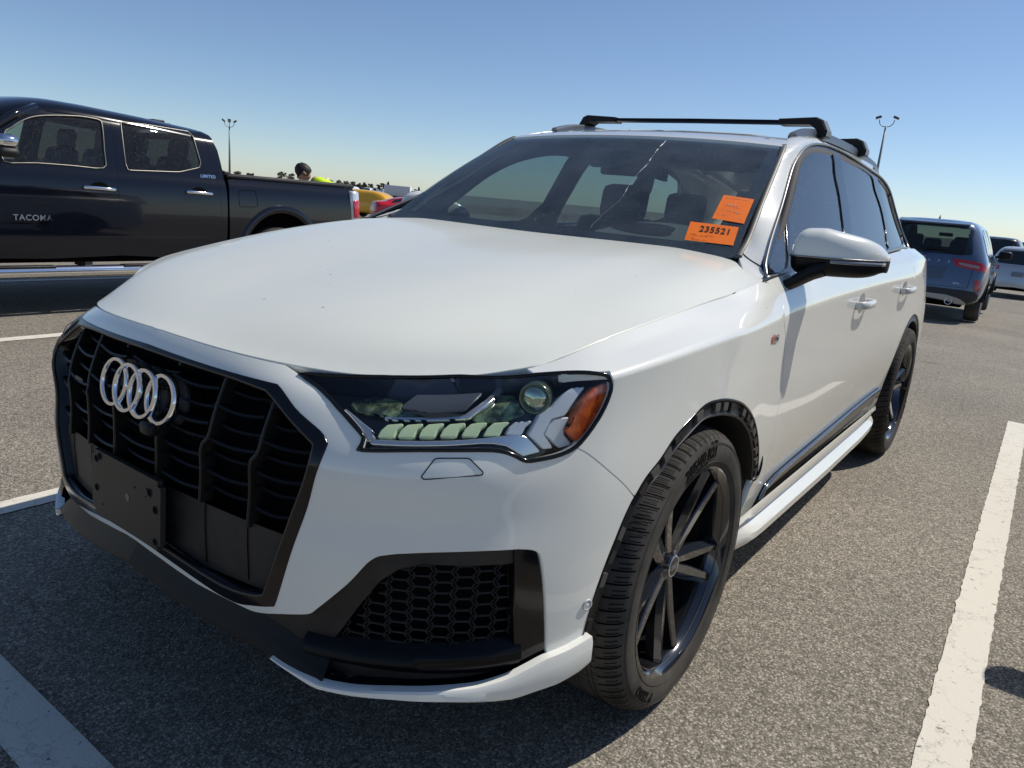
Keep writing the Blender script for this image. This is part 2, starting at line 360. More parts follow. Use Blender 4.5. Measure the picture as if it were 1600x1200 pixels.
class Net:
    """cubic B-spline sheet over a control net; rows listed in crease are tripled"""
    def __init__(s,rows,crease=(),ccrease=()):
        P=np.array(rows,float)
        def exp(P,cr,axis):
            P=np.moveaxis(P,axis,0); out=[];par=[]
            for i in range(len(P)):
                n=3 if i in cr else 1
                for k in range(n): out.append(P[i]); par.append(i+(k-(n-1)/2)*.02 if n>1 else i)
            out=np.array(out)
            a=2*out[0]-out[1]; b=2*out[-1]-out[-2]
            out=np.concatenate([[a],out,[b]]); par=[-1+0.]+par+[len(P)]
            return np.moveaxis(out,0,axis),np.array(par,float)
        P,s.pv=exp(P,crease,0); P,s.pu=exp(P,ccrease,1)
        s.creases=tuple(crease); s.P=P; s.nr,s.nc=len(rows),len(rows[0])
    @staticmethod
    def _w(par,t):
        # map user param to knot index domain (piecewise linear), then uniform cubic weights
        n=len(par); k=np.interp(t,par,np.arange(n)); k=np.clip(k,1,n-2-1e-9); i=np.floor(k).astype(int); f=k-i
        w=np.stack([(1-f)**3/6,(3*f**3-6*f**2+4)/6,(-3*f**3+3*f**2+3*f+1)/6,f**3/6],-1)
        return i,w
    def __call__(s,u,v):
        u=np.atleast_1d(np.asarray(u,float)); v=np.atleast_1d(np.asarray(v,float))
        iu,wu=s._w(s.pu,u); iv,wv=s._w(s.pv,v)
        out=np.zeros(u.shape+(3,))
        for a in range(4):
            for b in range(4):
                out+=(wv[...,a]*wu[...,b])[...,None]*s.P[iv-1+a,iu-1+b]
        return out
    def grads(s,u,v):
        h=1e-3
        du=(s(np.asarray(u)+h,v)-s(np.asarray(u)-h,v))/(2*h); dv=(s(u,np.asarray(v)+h)-s(u,np.asarray(v)-h))/(2*h)
        return du,dv
    def normal(s,u,v,h=.02):
        du=s(np.asarray(u)+h,v)-s(np.asarray(u)-h,v); dv=s(u,np.asarray(v)+h)-s(u,np.asarray(v)-h)
        n=np.cross(du,dv); return n/np.maximum(np.linalg.norm(n,axis=-1,keepdims=True),1e-12)

# ---- BODY side/front sheet: plan stations
PLAN=[(-.15,.935),(0,.935),(.15,.928),(.30,.912),(.44,.888),(.56,.852),(.67,.80),(.76,.735),(.835,.655),(.885,.57),(.925,.48),(.95,.38),(.965,.27),(.976,.14),(.982,0),(.982,-.15),(.977,-.3),(.968,-.45),(.962,-.65),(.958,-.9),(.958,-1.2),(.958,-1.6),(.96,-2.0),(.966,-2.35),(.976,-2.65),(.984,-2.9),(.985,-3.1),(.98,-3.3),(.965,-3.55),(.93,-3.8),(.86,-3.98),(.74,-4.08),(.5,-4.12),(0,-4.13)]
NU=len(PLAN)
XY=np.array([(x,y) for y,x in PLAN]) # (x,y)
# normals in plan (outward)
T=np.gradient(XY,axis=0); T/=np.linalg.norm(T,axis=1)[:,None]
N=np.stack([-T[:,1],T[:,0]],1); 
N*=np.sign((N*np.array([[1 if i<9 else 0,0 if i<9 else 1] for i in range(NU)])).sum(1))[:,None]
N[-4:]=[(-.6,.8),(-.85,.5),(-1,.1),(-1,0)]
xs=XY[:,0]
def key(d):
    ks=sorted(d); return np.interp(np.arange(NU),ks,[d[k] for k in ks])
# rows as (z(u), inward offset(u))
ROWS=[
 (key({0:.34,4:.33,7:.26,10:.22,14:.24,17:.30,25:.30,33:.34}), key({0:.02,6:.02,8:.02,11:.02,17:.045,23:.045,26:.02,33:.08})),
 (key({0:.42,5:.40,8:.37,11:.36,17:.38,33:.42}),  key({0:.0,6:.0,9:.005,14:.01,17:.03,23:.03,26:.008,33:.04})),
 (key({0:.50,8:.49,17:.48,33:.52}),   key({0:0,9:0,14:.0,17:.018,23:.02,26:.002,33:.01})),
 (key({0:.58,8:.58,17:.585,23:.60,33:.62}),  key({0:0,4:-.006,6:-.010,8:-.007,10:0,14:0,17:.006,23:.008,26:0,33:.0})),
 (key({0:.66,8:.67,14:.69,33:.72}),   key({0:.003,4:.008,6:.012,8:.008,10:0,14:.0,17:.004,26:0,33:.0})),
 (key({0:.74,5:.74,8:.76,11:.77,14:.79,33:.82}),   key({0:.008,4:-.004,5:-.006,6:-.006,7:-.003,8:.003,11:.006,14:.008,17:.006,26:.008,33:.0})),
 (key({0:.81,5:.80,8:.84,11:.87,14:.885,33:.92}),   key({0:.022,4:.018,5:.022,6:.028,7:.031,8:.029,10:.014,11:.014,14:.018,17:.010,26:.02,33:.02})),
 (key({0:.87,5:.865,7:.885,8:.905,9:.93,10:.950,11:.963,12:.972,13:.98,14:.985,17:1.0,22:1.05,26:1.07,33:1.0}),   key({0:.045,4:.046,5:.062,6:.076,7:.078,8:.064,9:.036,10:.012,11:.012,12:.014,14:.026,17:.016,22:.016,25:.03,27:.045,33:.04})),
 (key({0:.905,4:.892,5:.884,7:.896,8:.912,9:.935,10:.962,11:.977,12:.99,13:1.005,14:1.016,15:1.030,16:1.04,17:1.055,18:1.07,22:1.105,26:1.14,29:1.13,33:1.05}), key({0:.062,3:.06,4:.068,5:.096,6:.118,7:.124,8:.110,9:.085,10:.068,11:.078,12:.086,13:.089,14:.086,15:.08,16:.07,17:.048,20:.038,22:.04,26:.062,33:.06})),
 (key({0:.927,4:.912,5:.904,6:.906,7:.913,8:.924,9:.940,10:.968,11:.99,12:1.008,13:1.023,14:1.038,15:1.052,16:1.062,17:1.092,18:1.11,22:1.15,26:1.19,29:1.18,33:1.08}), key({0:.078,3:.076,4:.094,5:.132,6:.162,7:.172,8:.158,9:.132,10:.119,11:.125,12:.124,13:.124,14:.123,15:.122,16:.112,17:.085,18:.072,22:.08,24:.09,26:.135,29:.14,33:.12})),
]
def rowpts(z,d):
    return np.column_stack([XY-N*d[:,None],z])
BODY=Net([rowpts(z,d) for z,d in ROWS],crease=(7,8))
BODYF=Net([rowpts(z,d) for z,d in ROWS])

# ---- HOOD sheet: rows = lateral fraction t, columns = fraction s front->rear
ST=[-.04,0,.05,.12,.22,.35,.5,.65,.8,.92,1,1.05]
TT=[-.15,0,.15,.3,.45,.58,.68,.8,.9,1.0]
def hood():
    v9=BODY(np.linspace(1,9,60),[9]*60)
    def xf(y): return np.interp(abs(y),v9[:,1],v9[:,0])
    xrr={0:-.53,.4:-.555,.65:-.58,.76:-.56,.85:-.47}
    Zt={0:[.912,.925,.948,.978,1.012,1.050,1.085,1.112,1.135,1.150,1.157,1.160],
        .45:[.897,.913,.955,.993,1.030,1.064,1.098,1.126,1.147,1.157,1.160,1.162],
        .68:[.897,.916,.966,1.000,1.030,1.060,1.096,1.125,1.147,1.157,1.160,1.162],
        .9:[.917,.930,.962,.989,1.016,1.046,1.074,1.100,1.123,1.139,1.144,1.147],
        1.:[.935,.946,.958,.975,.998,1.020,1.038,1.052,1.066,1.088,1.102,1.107]}
    ks=sorted(Zt); rows=[]
    for t in TT:
        r=[]
        for j,s in enumerate(ST):
            Y=np.interp(s,[0,.1,.25,.5,.8,1],[.796,.82,.84,.858,.863,.84])
            y=t*Y; x=xf(t*.796)+(np.interp(abs(y),sorted(xrr),[xrr[k] for k in sorted(xrr)])-xf(t*.796))*s
            z=np.interp(abs(t),ks,[Zt[k][j] for k in ks])
            r.append((x,y,z+.006*np.sin(3.14*min(max(s,0),1))))
        rows.append(r)
    return Net(rows,crease=())
HOOD=hood()
# ---- side glass / greenhouse sheet
SX=[-.1,-.45,-.8,-1.2,-1.6,-2.0,-2.4,-2.75,-3.05,-3.35,-3.65,-3.9,-4.1]
SZ=[1.0,1.06,1.12,1.2,1.3,1.4,1.5,1.55,1.59,1.62,1.642,1.652]
SYY=[.914,.900,.872,.826,.776,.732,.698,.684,.664,.639,.602,.55]
def sideg():
    rows=[]
    for k,(z,y) in enumerate(zip(SZ,SYY)):
        f=max(0,(z-1.1)/.54)
        r=[]
        for x in SX:
            drop=np.interp(-x,[1.0,1.4,1.8,2.2,2.6,3.0,3.35,3.65,3.9,4.1],[.06,.028,.006,0,.006,.026,.058,.10,.15,.21])
            ins=np.interp(-x,[2.3,2.8,3.1,3.4,3.7,3.9,4.1],[0,.002,.006,.016,.04,.08,.13])
            r.append((x,y-ins,z-drop*f))
        rows.append(r)
    return Net(rows)
SIDEG=sideg()

G={"frame_out":[[3.824,7.476],[4.261,6.7],[4.804,6.17],[4.955,5.923],[4.965,5.714],[4.774,4.341],[4.546,3.152],[4.218,1.583],[4.153,1.355],[3.992,1.27],[3.753,1.16],[3.463,1.041],[3.134,1.047],[2.848,1.116],[2.217,1.286],[1.626,1.416]],"frame_in":[[3.679,7.123],[4.195,6.429],[4.711,5.864],[4.769,5.701],[4.711,4.863],[4.483,3.827],[4.319,3.0],[4.026,1.767],[3.962,1.523],[3.8,1.438],[3.511,1.359],[3.191,1.34],[2.864,1.383],[2.231,1.516],[1.638,1.631]],"lens":[[4.083,8.438],[4.401,8.668],[5.502,9.0],[7.27,9.0],[8.99,8.291],[9.342,8.004],[10.114,7.336],[10.335,7.127],[10.412,6.848],[10.354,6.519],[10.177,6.142],[9.892,5.782],[9.602,5.525],[9.233,5.401],[8.771,5.361],[8.479,5.37],[8.269,5.503],[8.017,5.635],[7.617,5.717],[6.524,5.799],[5.568,5.785],[5.536,5.866],[5.55,6.067],[5.477,6.231],[4.967,6.939],[4.486,7.817]],"shut_bh":[[9.604,5.489],[9.881,5.314],[10.182,5.071],[10.566,4.739],[10.987,4.361],[11.362,3.964]],"arch_f":[[11.383,3.957],[11.715,4.313],[12.156,4.603],[12.623,4.993],[13.177,5.255],[13.718,5.444],[14.255,5.415],[14.856,5.267],[15.588,4.926],[16.352,4.317],[16.885,3.624],[17.286,2.843],[17.574,2.067]],"arch_b":[[10.333,1.056],[10.411,1.537],[10.551,2.09],[10.711,2.576],[10.917,3.098],[11.119,3.553],[11.362,3.964]],"doorline":[[17.448,8.732],[17.569,7.985],[17.623,7.424],[17.505,6.99],[17.669,6.472],[17.749,5.992],[17.867,4.839],[17.876,3.611],[17.915,2.523],[18.238,1.162]],"bline":[[21.386,7.635],[21.38,6.791],[21.518,5.844],[21.493,4.982],[21.623,2.865],[21.711,1.604]],"fog":[[3.457,0.96],[3.804,0.971],[4.307,1.206],[4.727,1.393],[4.832,1.46],[4.912,1.562],[5.452,2.358],[5.742,2.891],[5.841,3.047],[5.962,3.164],[6.118,3.226],[6.349,3.287],[6.917,3.366],[7.695,3.4],[8.434,3.379],[8.718,3.325],[8.881,3.234],[8.967,3.065],[9.074,2.596],[9.223,1.828],[9.328,1.314],[9.409,0.896]],"meshz":[[6.287,2.852],[6.695,3.035],[8.514,2.999],[8.75,1.076],[5.119,0.557],[5.123,0.749],[5.576,1.741],[5.976,2.505]],"pillarz":[[8.422,3.352],[8.72,3.296],[8.884,3.197],[9.044,2.601],[9.192,1.833],[9.382,0.9],[9.114,0.807],[8.702,0.714],[8.524,1.897]],"washer":[[6.599,5.15],[6.811,5.588],[7.398,5.547],[7.657,5.202],[7.647,5.145],[6.645,5.088]],"sensor":[[10.304,1.759]],"badge_s":[[16.926,6.443],[17.428,6.325]],"handle":[[21.209,6.237],[24.002,6.371]],"drl0":[[5.728,6.222],[5.761,6.392],[5.851,6.564],[6.111,6.609],[6.016,6.442],[5.974,6.228]],"drl1":[[6.082,6.228],[6.119,6.398],[6.216,6.567],[6.485,6.599],[6.383,6.436],[6.335,6.223]],"drl2":[[6.46,6.229],[6.502,6.398],[6.606,6.563],[6.881,6.577],[6.774,6.42],[6.719,6.21]],"drl3":[[6.859,6.202],[6.906,6.367],[7.015,6.523],[7.294,6.513],[7.181,6.37],[7.121,6.168]],"drl4":[[7.267,6.156],[7.318,6.313],[7.432,6.456],[7.718,6.425],[7.6,6.298],[7.535,6.108]],"drl5":[[7.693,6.093],[7.749,6.24],[7.869,6.367],[8.17,6.322],[8.044,6.211],[7.973,6.035]],"drl6":[[8.145,6.03],[8.206,6.166],[8.335,6.278],[8.654,6.228],[8.521,6.128],[8.445,5.967]],"chev0":[[9.567,7.087],[9.846,6.922],[9.415,6.233],[9.104,6.204],[8.918,5.879],[9.143,5.529],[8.95,5.548],[8.628,5.912],[8.842,6.321],[9.114,6.472]],"chev1":[[9.179,6.138],[9.499,6.117],[9.389,5.905],[9.398,5.764],[9.592,5.528],[9.322,5.507],[8.98,5.867],[9.066,6.041]],"amber":[[10.057,6.759],[10.313,6.853],[10.407,6.678],[10.402,6.504],[10.12,5.916],[9.66,5.617],[9.443,5.865],[9.597,6.162],[9.801,6.469]],"chromelow":[[5.635,6.103],[7.633,5.984],[8.042,5.974],[8.41,5.946],[8.546,5.857],[8.832,5.504],[8.489,5.466],[8.131,5.766],[7.878,5.859],[7.635,5.91],[5.646,6.018]],"silver":[[5.029,7.039],[5.385,6.596],[5.606,6.363],[5.664,6.104],[5.547,6.097],[5.452,6.382]],"greyblk":[[6.275,8.139],[7.688,8.069],[7.293,6.975],[6.566,6.952],[6.026,7.222]],"chromemid":[[8.189,8.856],[8.269,8.784],[7.387,6.78],[7.326,6.752],[5.773,6.824],[5.764,6.905],[7.282,6.863]],"proj":[[8.732,7.258],[9.01,6.874],[8.742,6.531]],"greenA":[[5.004,7.997],[5.42,8.651],[5.94,8.387],[5.918,7.757],[6.353,7.439],[6.539,7.03],[5.888,7.14],[5.17,7.486]],"greenB":[[7.401,6.889],[8.016,8.617],[8.451,8.299],[8.364,6.978],[8.548,6.475],[8.053,6.423],[7.535,6.6]],"dlo":[[1.262,1.749],[1.321,2.134],[1.413,2.454],[1.737,3.148],[2.386,4.399],[2.825,5.485],[3.179,6.657],[3.539,7.77],[4.026,8.66],[4.602,9.075],[5.122,8.96],[5.789,8.467],[6.926,7.95],[8.072,7.594],[8.863,6.479],[9.953,5.208],[10.907,3.899],[11.598,3.328],[6.879,2.628]],"gl0":[[1.438,1.983],[1.525,2.289],[1.687,2.656],[1.987,3.235],[2.57,4.433],[2.49,3.976],[2.401,3.636],[1.977,2.103]],"gl1":[[2.078,2.141],[2.328,3.059],[2.565,3.981],[2.777,4.913],[2.96,5.408],[3.124,5.902],[3.461,6.977],[3.739,7.627],[3.952,7.971],[4.374,8.377],[4.739,8.432],[4.647,6.256],[4.686,5.114],[4.538,3.99],[4.365,3.266],[4.121,2.484],[3.017,2.352]],"gl2":[[5.095,8.353],[5.362,8.094],[5.877,7.695],[6.812,7.285],[6.959,6.016],[7.244,5.024],[7.145,4.027],[6.864,3.187],[6.808,3.015],[6.625,2.746],[4.464,2.478],[4.841,3.744],[5.03,5.034],[5.011,6.398]],"gl3":[[7.338,7.392],[7.743,7.201],[8.225,6.879],[8.673,6.449],[9.198,5.967],[9.636,5.234],[9.3,4.088],[8.832,3.369],[8.485,3.092],[7.147,2.892],[7.264,3.379],[7.6,4.763],[7.519,5.909]],"stickA":[[9.655,3.275],[10.392,3.215],[10.404,2.263],[9.669,2.338]],"stickB":[[9.238,2.147],[10.33,2.122],[10.372,1.486],[9.321,1.501]],"crack":[[7.001,5.881],[7.014,5.162],[7.121,4.574],[7.121,3.764],[7.167,3.108],[7.229,2.782],[7.153,2.452],[7.069,2.082],[7.024,1.779],[6.998,1.502]],"t_win1":[[4.786,9.755],[4.889,10.189],[5.012,10.604],[5.157,10.992],[5.346,11.296],[5.713,11.656],[5.919,11.755],[6.09,11.664],[6.116,11.213],[6.06,9.399],[5.998,8.122],[5.564,8.089],[5.107,8.054],[4.724,7.922]],"t_win2":[[6.442,11.898],[6.921,12.195],[7.95,12.5],[8.014,11.717],[8.051,9.453],[7.984,9.084],[7.413,8.45],[6.388,8.119],[6.366,8.798]],"t_door":[[6.294,12.528],[6.258,11.028],[6.237,9.253],[6.206,7.51],[6.168,4.794],[6.154,2.686],[6.196,0.852]],"t_cabrear":[[8.608,15.01],[8.902,15.052],[8.591,12.504],[8.586,10.466],[8.656,9.22],[8.678,8.75],[8.615,5.828],[8.628,3.222]],"t_roof":[[5.296,12.655],[5.77,13.41],[6.696,14.716],[7.492,14.549],[8.245,15.0],[8.911,15.0]],"t_bedtop":[[8.841,8.205],[10.756,8.465],[12.356,8.185]],"t_tail":[[12.131,5.931],[12.462,7.213],[12.526,5.181],[12.495,3.873],[12.258,3.852],[12.173,4.941]],"t_arch":[[8.993,2.582],[9.184,3.476],[9.457,4.116],[9.88,4.496],[10.357,4.696],[10.745,4.585],[11.02,4.024],[11.161,3.385]],"t_archin":[[9.406,2.598],[9.581,3.299],[9.876,3.815],[10.276,4.019],[10.666,3.974],[10.94,3.649],[11.08,3.322]],"t_fuel":[[9.085,6.184],[9.578,6.429],[9.639,4.457],[9.091,4.376]],"t_h":[[5.655,5.45],[6.119,5.331],[7.536,5.611],[8.212,5.421]],"t_text":[[4.679,3.14],[5.268,3.114],[7.992,8.313],[8.382,8.214]],"t_rocker":[[4.573,0.785],[6.184,0.679],[4.571,-0.564],[6.339,-0.605],[8.573,2.07]],"t_mirror":[[4.741,9.66],[5.036,9.662],[5.047,8.811],[4.762,8.174]]}
# ================================================= the white SUV
Z0=Vector((0,0,0))
def uvx(net,x,z,g=(20,4)): return uvof(net,(0,2),(x,z),g)
car=empty('parked_suv',(0,0,0)); tag(car,'large white SUV with black grille and roof bars, orange stickers on its cracked windshield','car')
class _K: pass
CAR=car
def body_panels():
    up=lambda a,b,v,n=30: np.column_stack([np.linspace(a,b,n),np.full(n,v)])
    down=lambda u,a,b,n=12: np.column_stack([np.full(n,u),np.linspace(a,b,n)])
    def smooth(name,corners,n=4):
        P=G[name]; out=[]; last=0
        for c in corners+[len(P)-1]:
            seg=P[last:c+1]; 
            if len(seg)>=2: out+=list(crom(seg,n))[:-1]
            last=c
        out.append(P[-1]); return np.array(out)
    frame_out=smooth('frame_out',[3,8]); frame_in=smooth('frame_in',[2,8])
    # extend both frame curves to the centre plane
    top_c=lambda v:[(0+1.0,v)]
    vo=frame_out[0]; fo=[(1.0,7.62),(2.0,7.55),(3.0,7.50)]+list(frame_out)+[(1.35,1.44),(1.0,1.46)]
    fi=[(1.0,7.40),(2.0,7.36),(3.0,7.30)]+list(frame_in)+[(1.35,1.64),(1.0,1.66)]
    fog=smooth('fog',[0,4,14,21],4)
    lens=np.concatenate([crom(G['lens'][:5],3)[:-1],crom(G['lens'][4:17],3)[:-1],crom(G['lens'][16:22],3)[:-1],crom(G['lens'][21:],2)])
    # BUMPER: centre strip over the frame -> lens edge -> shutline -> arch -> bottom -> fog contour -> centre
    hood_front=[(1,8.93),(2,8.93),(3,8.93),(3.75,8.93)]
    i_tip=0
    L=list(lens)
    # lower lens boundary from tip (index 0) going backwards through inner edge to the outer bottom
    k=int(np.argmin([abs(q[0]-G['shut_bh'][0][0])+abs(q[1]-G['shut_bh'][0][1]) for q in L]))
    low=[L[0]]+L[::-1][:len(L)-k]
    bump_out=hood_front+low+list(crom(G['shut_bh'],4)[1:])+list(crom(G['arch_b'],4)[::-1])[1:]+[tuple(G['fog'][-1])]+list(fog[::-1])[1:]+[(2.6,1.0),(1.8,1.18),(1.0,1.32)]
    hole=fo  # the frame is a notch on the centre line: cut by building the outline as two arms
    # arm outline: top strip + side + bottom strip without the frame area
    arm=hood_front+low+list(crom(G['shut_bh'],4)[1:])+list(crom(G['arch_b'],4)[::-1])[1:]+[tuple(G['fog'][-1])]+list(fog[::-1])[1:]+[(2.6,1.0),(1.8,1.18),(1.0,1.32)]+[tuple(q) for q in fo[::-1]]
    panel_sym('front_bumper',BODYF,arm,M_WHITE,CAR,step=.022,gap=.0020,flange=.02)
    # grille frame
    band=[tuple(q) for q in fo]+[tuple(q) for q in fi[::-1]]
    fr=panel_sym('grille_frame',BODYF,band,M_GB,CAR,step=.025,gap=.0008,flange=.045,off=.003)
    # inner rim of the frame (thin satin lip)
    pts=S(BODYF,fi)+BODYF.normal(np.array(fi)[:,0],np.array(fi)[:,1])*(-.001)
    full=[Vector(q) for q in pts]+[Vector((q[0],-q[1],q[2])) for q in pts[::-1]][1:-1]
    MB().tube(full,.0042,0,6,closed=True).build('frame_edge',mat('frame_edge',(.05,.04,.032),.3),fr)
    # fender
    doorl=list(crom(G['doorline'],4))
    hood_edge=[tuple(q) for q in np.column_stack([np.linspace(8.95,16.1,44),np.full(44,8.98)])]
    j0=int(np.argmin([abs(q[0]-8.95)+abs(q[1]-8.9) for q in L])) 
    upper=L[j0:k+1]  # lens outer contour
    archf=list(crom(G['arch_f'],4))
    dl_bot=tuple(uvx(BODY,-.655,.36,(18,1)))
    archrear=[tuple(uvx(BODY,x,z,(17.3,1.5))) for x,z in ((-.535,.47),(-.515,.40),(-.488,.345))]
    fend=hood_edge+[(16.8,8.98),(17.25,8.98)]+doorl+[dl_bot,tuple(uvx(BODY,-.64,.34,(18,.5)))]+archrear[::-1]+archf[::-1]+list(crom(G['shut_bh'],4))[::-1][1:]+upper[::-1]
    fend_o=panel('fender',BODY,fend,M_WHITE,CAR,step=.028,gap=.0020,flange=.02)
    # doors
    def vline(x,z0,z1,g,n=8): return [tuple(uvx(BODY,x(z) if callable(x) else x,z,g)) for z in np.linspace(z0,z1,n)]
    bl=list(crom(G['bline'],4)); bl=[(bl[0][0]+.03,8.98)]+bl+[tuple(uvx(BODY,-1.90,.36,(21.7,.8)))]
    u0,u1=doorl[0][0],bl[0][0]
    top=[(u,8.98) for u in np.linspace(17.32,u1,20)]
    d1=top+bl[1:]+[tuple(uvx(BODY,x,.355,(20,.6))) for x in np.linspace(-1.86,-.70,12)]+[dl_bot]+doorl[::-1]
    fd=panel('front_door',BODY,d1,M_WHITE,CAR,step=.03,gap=.0020,flange=.02)
    # rear door: rear edge curves round the arch
    rl=[tuple(uvx(BODY,x,z,(24,5))) for x,z in ((-2.83,1.13),(-2.86,1.06),(-2.85,.98),(-2.79,.91),(-2.70,.84),(-2.62,.76),(-2.55,.66),(-2.505,.55),(-2.485,.45),(-2.48,.36))]
    rl=[(rl[0][0],8.98)]+list(crom(rl,3))
    d2=[(u,8.98) for u in np.linspace(u1,rl[0][0],20)]+rl[1:]+[tuple(uvx(BODY,x,.355,(22.5,.6))) for x in np.linspace(-2.43,-1.95,8)]+bl[::-1][:-1]
    rd=panel('rear_door',BODY,d2,M_WHITE,CAR,step=.03,gap=.0020,flange=.02)
    # rear quarter with round arch
    arc=[tuple(uvx(BODY,-2.995+.455*cos(a),.378+.455*sin(a),(25.5,4))) for a in np.linspace(rad(2),rad(182),26)]
    q=[(u,8.98) for u in np.linspace(rl[0][0],33,30)]+[(33,v) for v in np.linspace(8,0,10)]+[(u,0) for u in np.linspace(32,29.2,6)]+arc[::-1]+[tuple(uvx(BODY,-2.50,.355,(24,.5)))]+rl[::-1][:-1]
    panel_sym('rear_quarter',BODY,q,M_WHITE,CAR,step=.045,gap=.0020,flange=.02)
    return fend_o,fd,rd,lens,fo,fi,fog
FEND,FD,RD,LENS,FRO,FRI,FOG=body_panels()
# ---- hood
ho=[(1,v) for v in np.linspace(1,8.6,30)]+[(1.03,8.8),(1.15,8.97)]+[(u,8.985) for u in np.linspace(1.4,9.5,40)]+[(9.9,8.93),(10.2,8.8),(10.45,8.55),(10.65,8.2),(10.75,7.8)]+[(10.75,v) for v in np.linspace(7.3,1,20)]
_ev=HOOD(np.linspace(.9,10.2,80),[9]*80); _bv=BODY(np.linspace(9,17.3,120),[9]*120)
_fh=HOOD([1]*60,np.linspace(1,9,60)); _fb=BODYF(np.linspace(1,9.3,120),[9]*120)
def hood_fix(X):
    X=np.array(X).copy(); acc=np.zeros_like(X); ws=np.zeros(len(X))
    for (hc,bc) in ((_ev,_bv),(_fh,_fb)):
        dh=((X[:,None,:2]-hc[None,:,:2])**2).sum(-1); i=dh.argmin(1); d=np.sqrt(dh.min(1))
        H=hc[i]; j=((H[:,None,:2]-bc[None,:,:2])**2).sum(-1).argmin(1); D=bc[j]-H
        w_=np.exp(-(d/.07)**2); acc+=D*w_[:,None]; ws+=w_
    return X+acc/np.maximum(1,ws)[:,None]*.95
HOODO=panel_sym('hood',HOOD,ho,M_HOOD,CAR,warp=False,step=.03,gap=.0018,flange=.018,sign=-1,deform=hood_fix)
# dark seal under the hood shut lines
# ---- A pillar, cant rail
def cant():
    inner=[tuple(HOOD(*q)[0]) for q in ((8.9,9),(9.5,8.99),(9.95,8.93),(10.3,8.75))]+[(-.555,.795,1.139),(-.60,.766,1.153),(-.66,.757,1.175),(-.72,.749,1.202),(-.792,.737,1.266),(-.88,.720,1.322),(-.967,.703,1.378),(-1.06,.685,1.432),(-1.15,.668,1.487),(-1.215,.656,1.526),(-1.27,.641,1.553),(-1.36,.615,1.583),(-1.5,.588,1.612)]
    t=[np.array(SIDEG(*uvof(SIDEG,(0,1),(x,.555),(3,10.5)))[0]) for x in (-1.7,-1.95,-2.25,-2.6,-2.95)]
    inner+= [tuple(q) for q in t]
    D=[SIDEG(*q)[0] for q in G['dlo'][:13]]
    W=crom([tuple(q) for q in D],8)
    wi=lambda d: tuple(W[int(round(d*8))])
    outer=[tuple(BODY(u,9)[0]+np.array([0,.0,.001])) for u in (16.15,16.5,16.9,17.2)]+[wi(d) for d in (.15,1,2,2.6,3.5,4.1,4.75,5.4,6.1,6.7,7.3,7.9,8.5,9.1,9.8,10.6,11.4,12)]
    outer[3]=tuple((np.array(outer[3])+D[0])/2)
    rows=[[],[],[],[]]
    n=len(inner)
    for k in range(n):
        a=np.array(inner[k]); b=np.array(outer[k]); 
        w=np.linalg.norm(b-a); 
        if k<1: bo=0
        else: bo=.03*w if k<13 else .12*w
        c=(a+b)/2; out=np.array([.0,.8,.5]); out/=np.linalg.norm(out)
        rows[0].append(b); rows[1].append(b+(a-b)*.33+out*bo); rows[2].append(b+(a-b)*.67+out*bo); rows[3].append(a)
    return Net(rows)
CANT=cant()
nC=CANT.nc-1
co=[(u,0) for u in np.linspace(0.05,nC,90)]+[(nC,v) for v in (1,2,3)]+[(u,3) for u in np.linspace(nC,0.05,90)]
CV,CF_,CN=panel_data(CANT,co,step=.022,flange=.02); CO=[mesh_nn('pillar',CV,CF_,CN,M_WHITE,CAR)]
_in=np.array([CANT(u,3)[0] for u in np.linspace(4,16,60)])
def _far(q):
    yi=float(np.interp(q[2],_in[:,2],_in[:,1])); k=min(1,max(0,(q[1]-yi)/.07))*ss_(1.13,1.20,q[2])*(1-ss_(1.50,1.56,q[2]))
    return np.array([q[0]-.05*k,-q[1]+.012*k,q[2]])
CO.append(mesh_nn('pillar',[_far(q) for q in CV],[f[::-1] for f in CF_],[np.array([n[0],-n[1],n[2]]) for n in CN],M_WHITE,CAR))
# seal fillers under the hood-to-fender gap
for s_ in (1,-1):
    P_=[(-.36,.845,1.062),(-.44,.862,1.076),(-.52,.865,1.090),(-.58,.80,1.135),(-.56,.74,1.138),(-.46,.76,1.122),(-.38,.80,1.085)]; c_=np.mean(P_,0)
    V=[tuple(c_*np.array([1,s_,1])-np.array([0,0,.004]))]+[(a,b*s_,c-.006) for a,b,c in P_]
    MB().add(V,[(0,i+1,(i+1)%7+1) for i in range(7)]).build('cowl_corner',M_WHITE,CAR)
for s_ in (1,-1):
    A_=[HOOD(u,8.7)[0]-np.array([0,0,.007]) for u in np.linspace(2,10.3,40)]; V=[];F=[]
    bb=BODY(np.linspace(9,17.4,200),[8.75]*200)
    for i,a_ in enumerate(A_):
        b_=bb[((bb[:,:2]-a_[:2])**2).sum(1).argmin()]-np.array([0,.002,.006]); V+=[(a_[0],a_[1]*s_,a_[2]),(b_[0],b_[1]*s_,b_[2])]
    F=[(2*i,2*i+1,2*i+3,2*i+2) for i in range(39)]; MB().add(V,F).build('gap_seal',mat('gap_paint',(.16,.16,.155),.6),HOODO)
# shut line on the pillar foot (fender / side frame)
ln=[CANT(u,v)[0]+CANT.normal(np.array([u]),np.array([v]))[0]*.0006 for u,v in ((4.9,0.05),(5.0,.8),(5.05,1.6),(5.3,2.4),(5.6,2.98))]
for s_ in (1,-1): MB().tube([(q[0],q[1]*s_,q[2]) for q in crom(ln,4)],.0016,0,6).build('shut_line',M_VOID,CO[0] if s_>0 else CO[1])
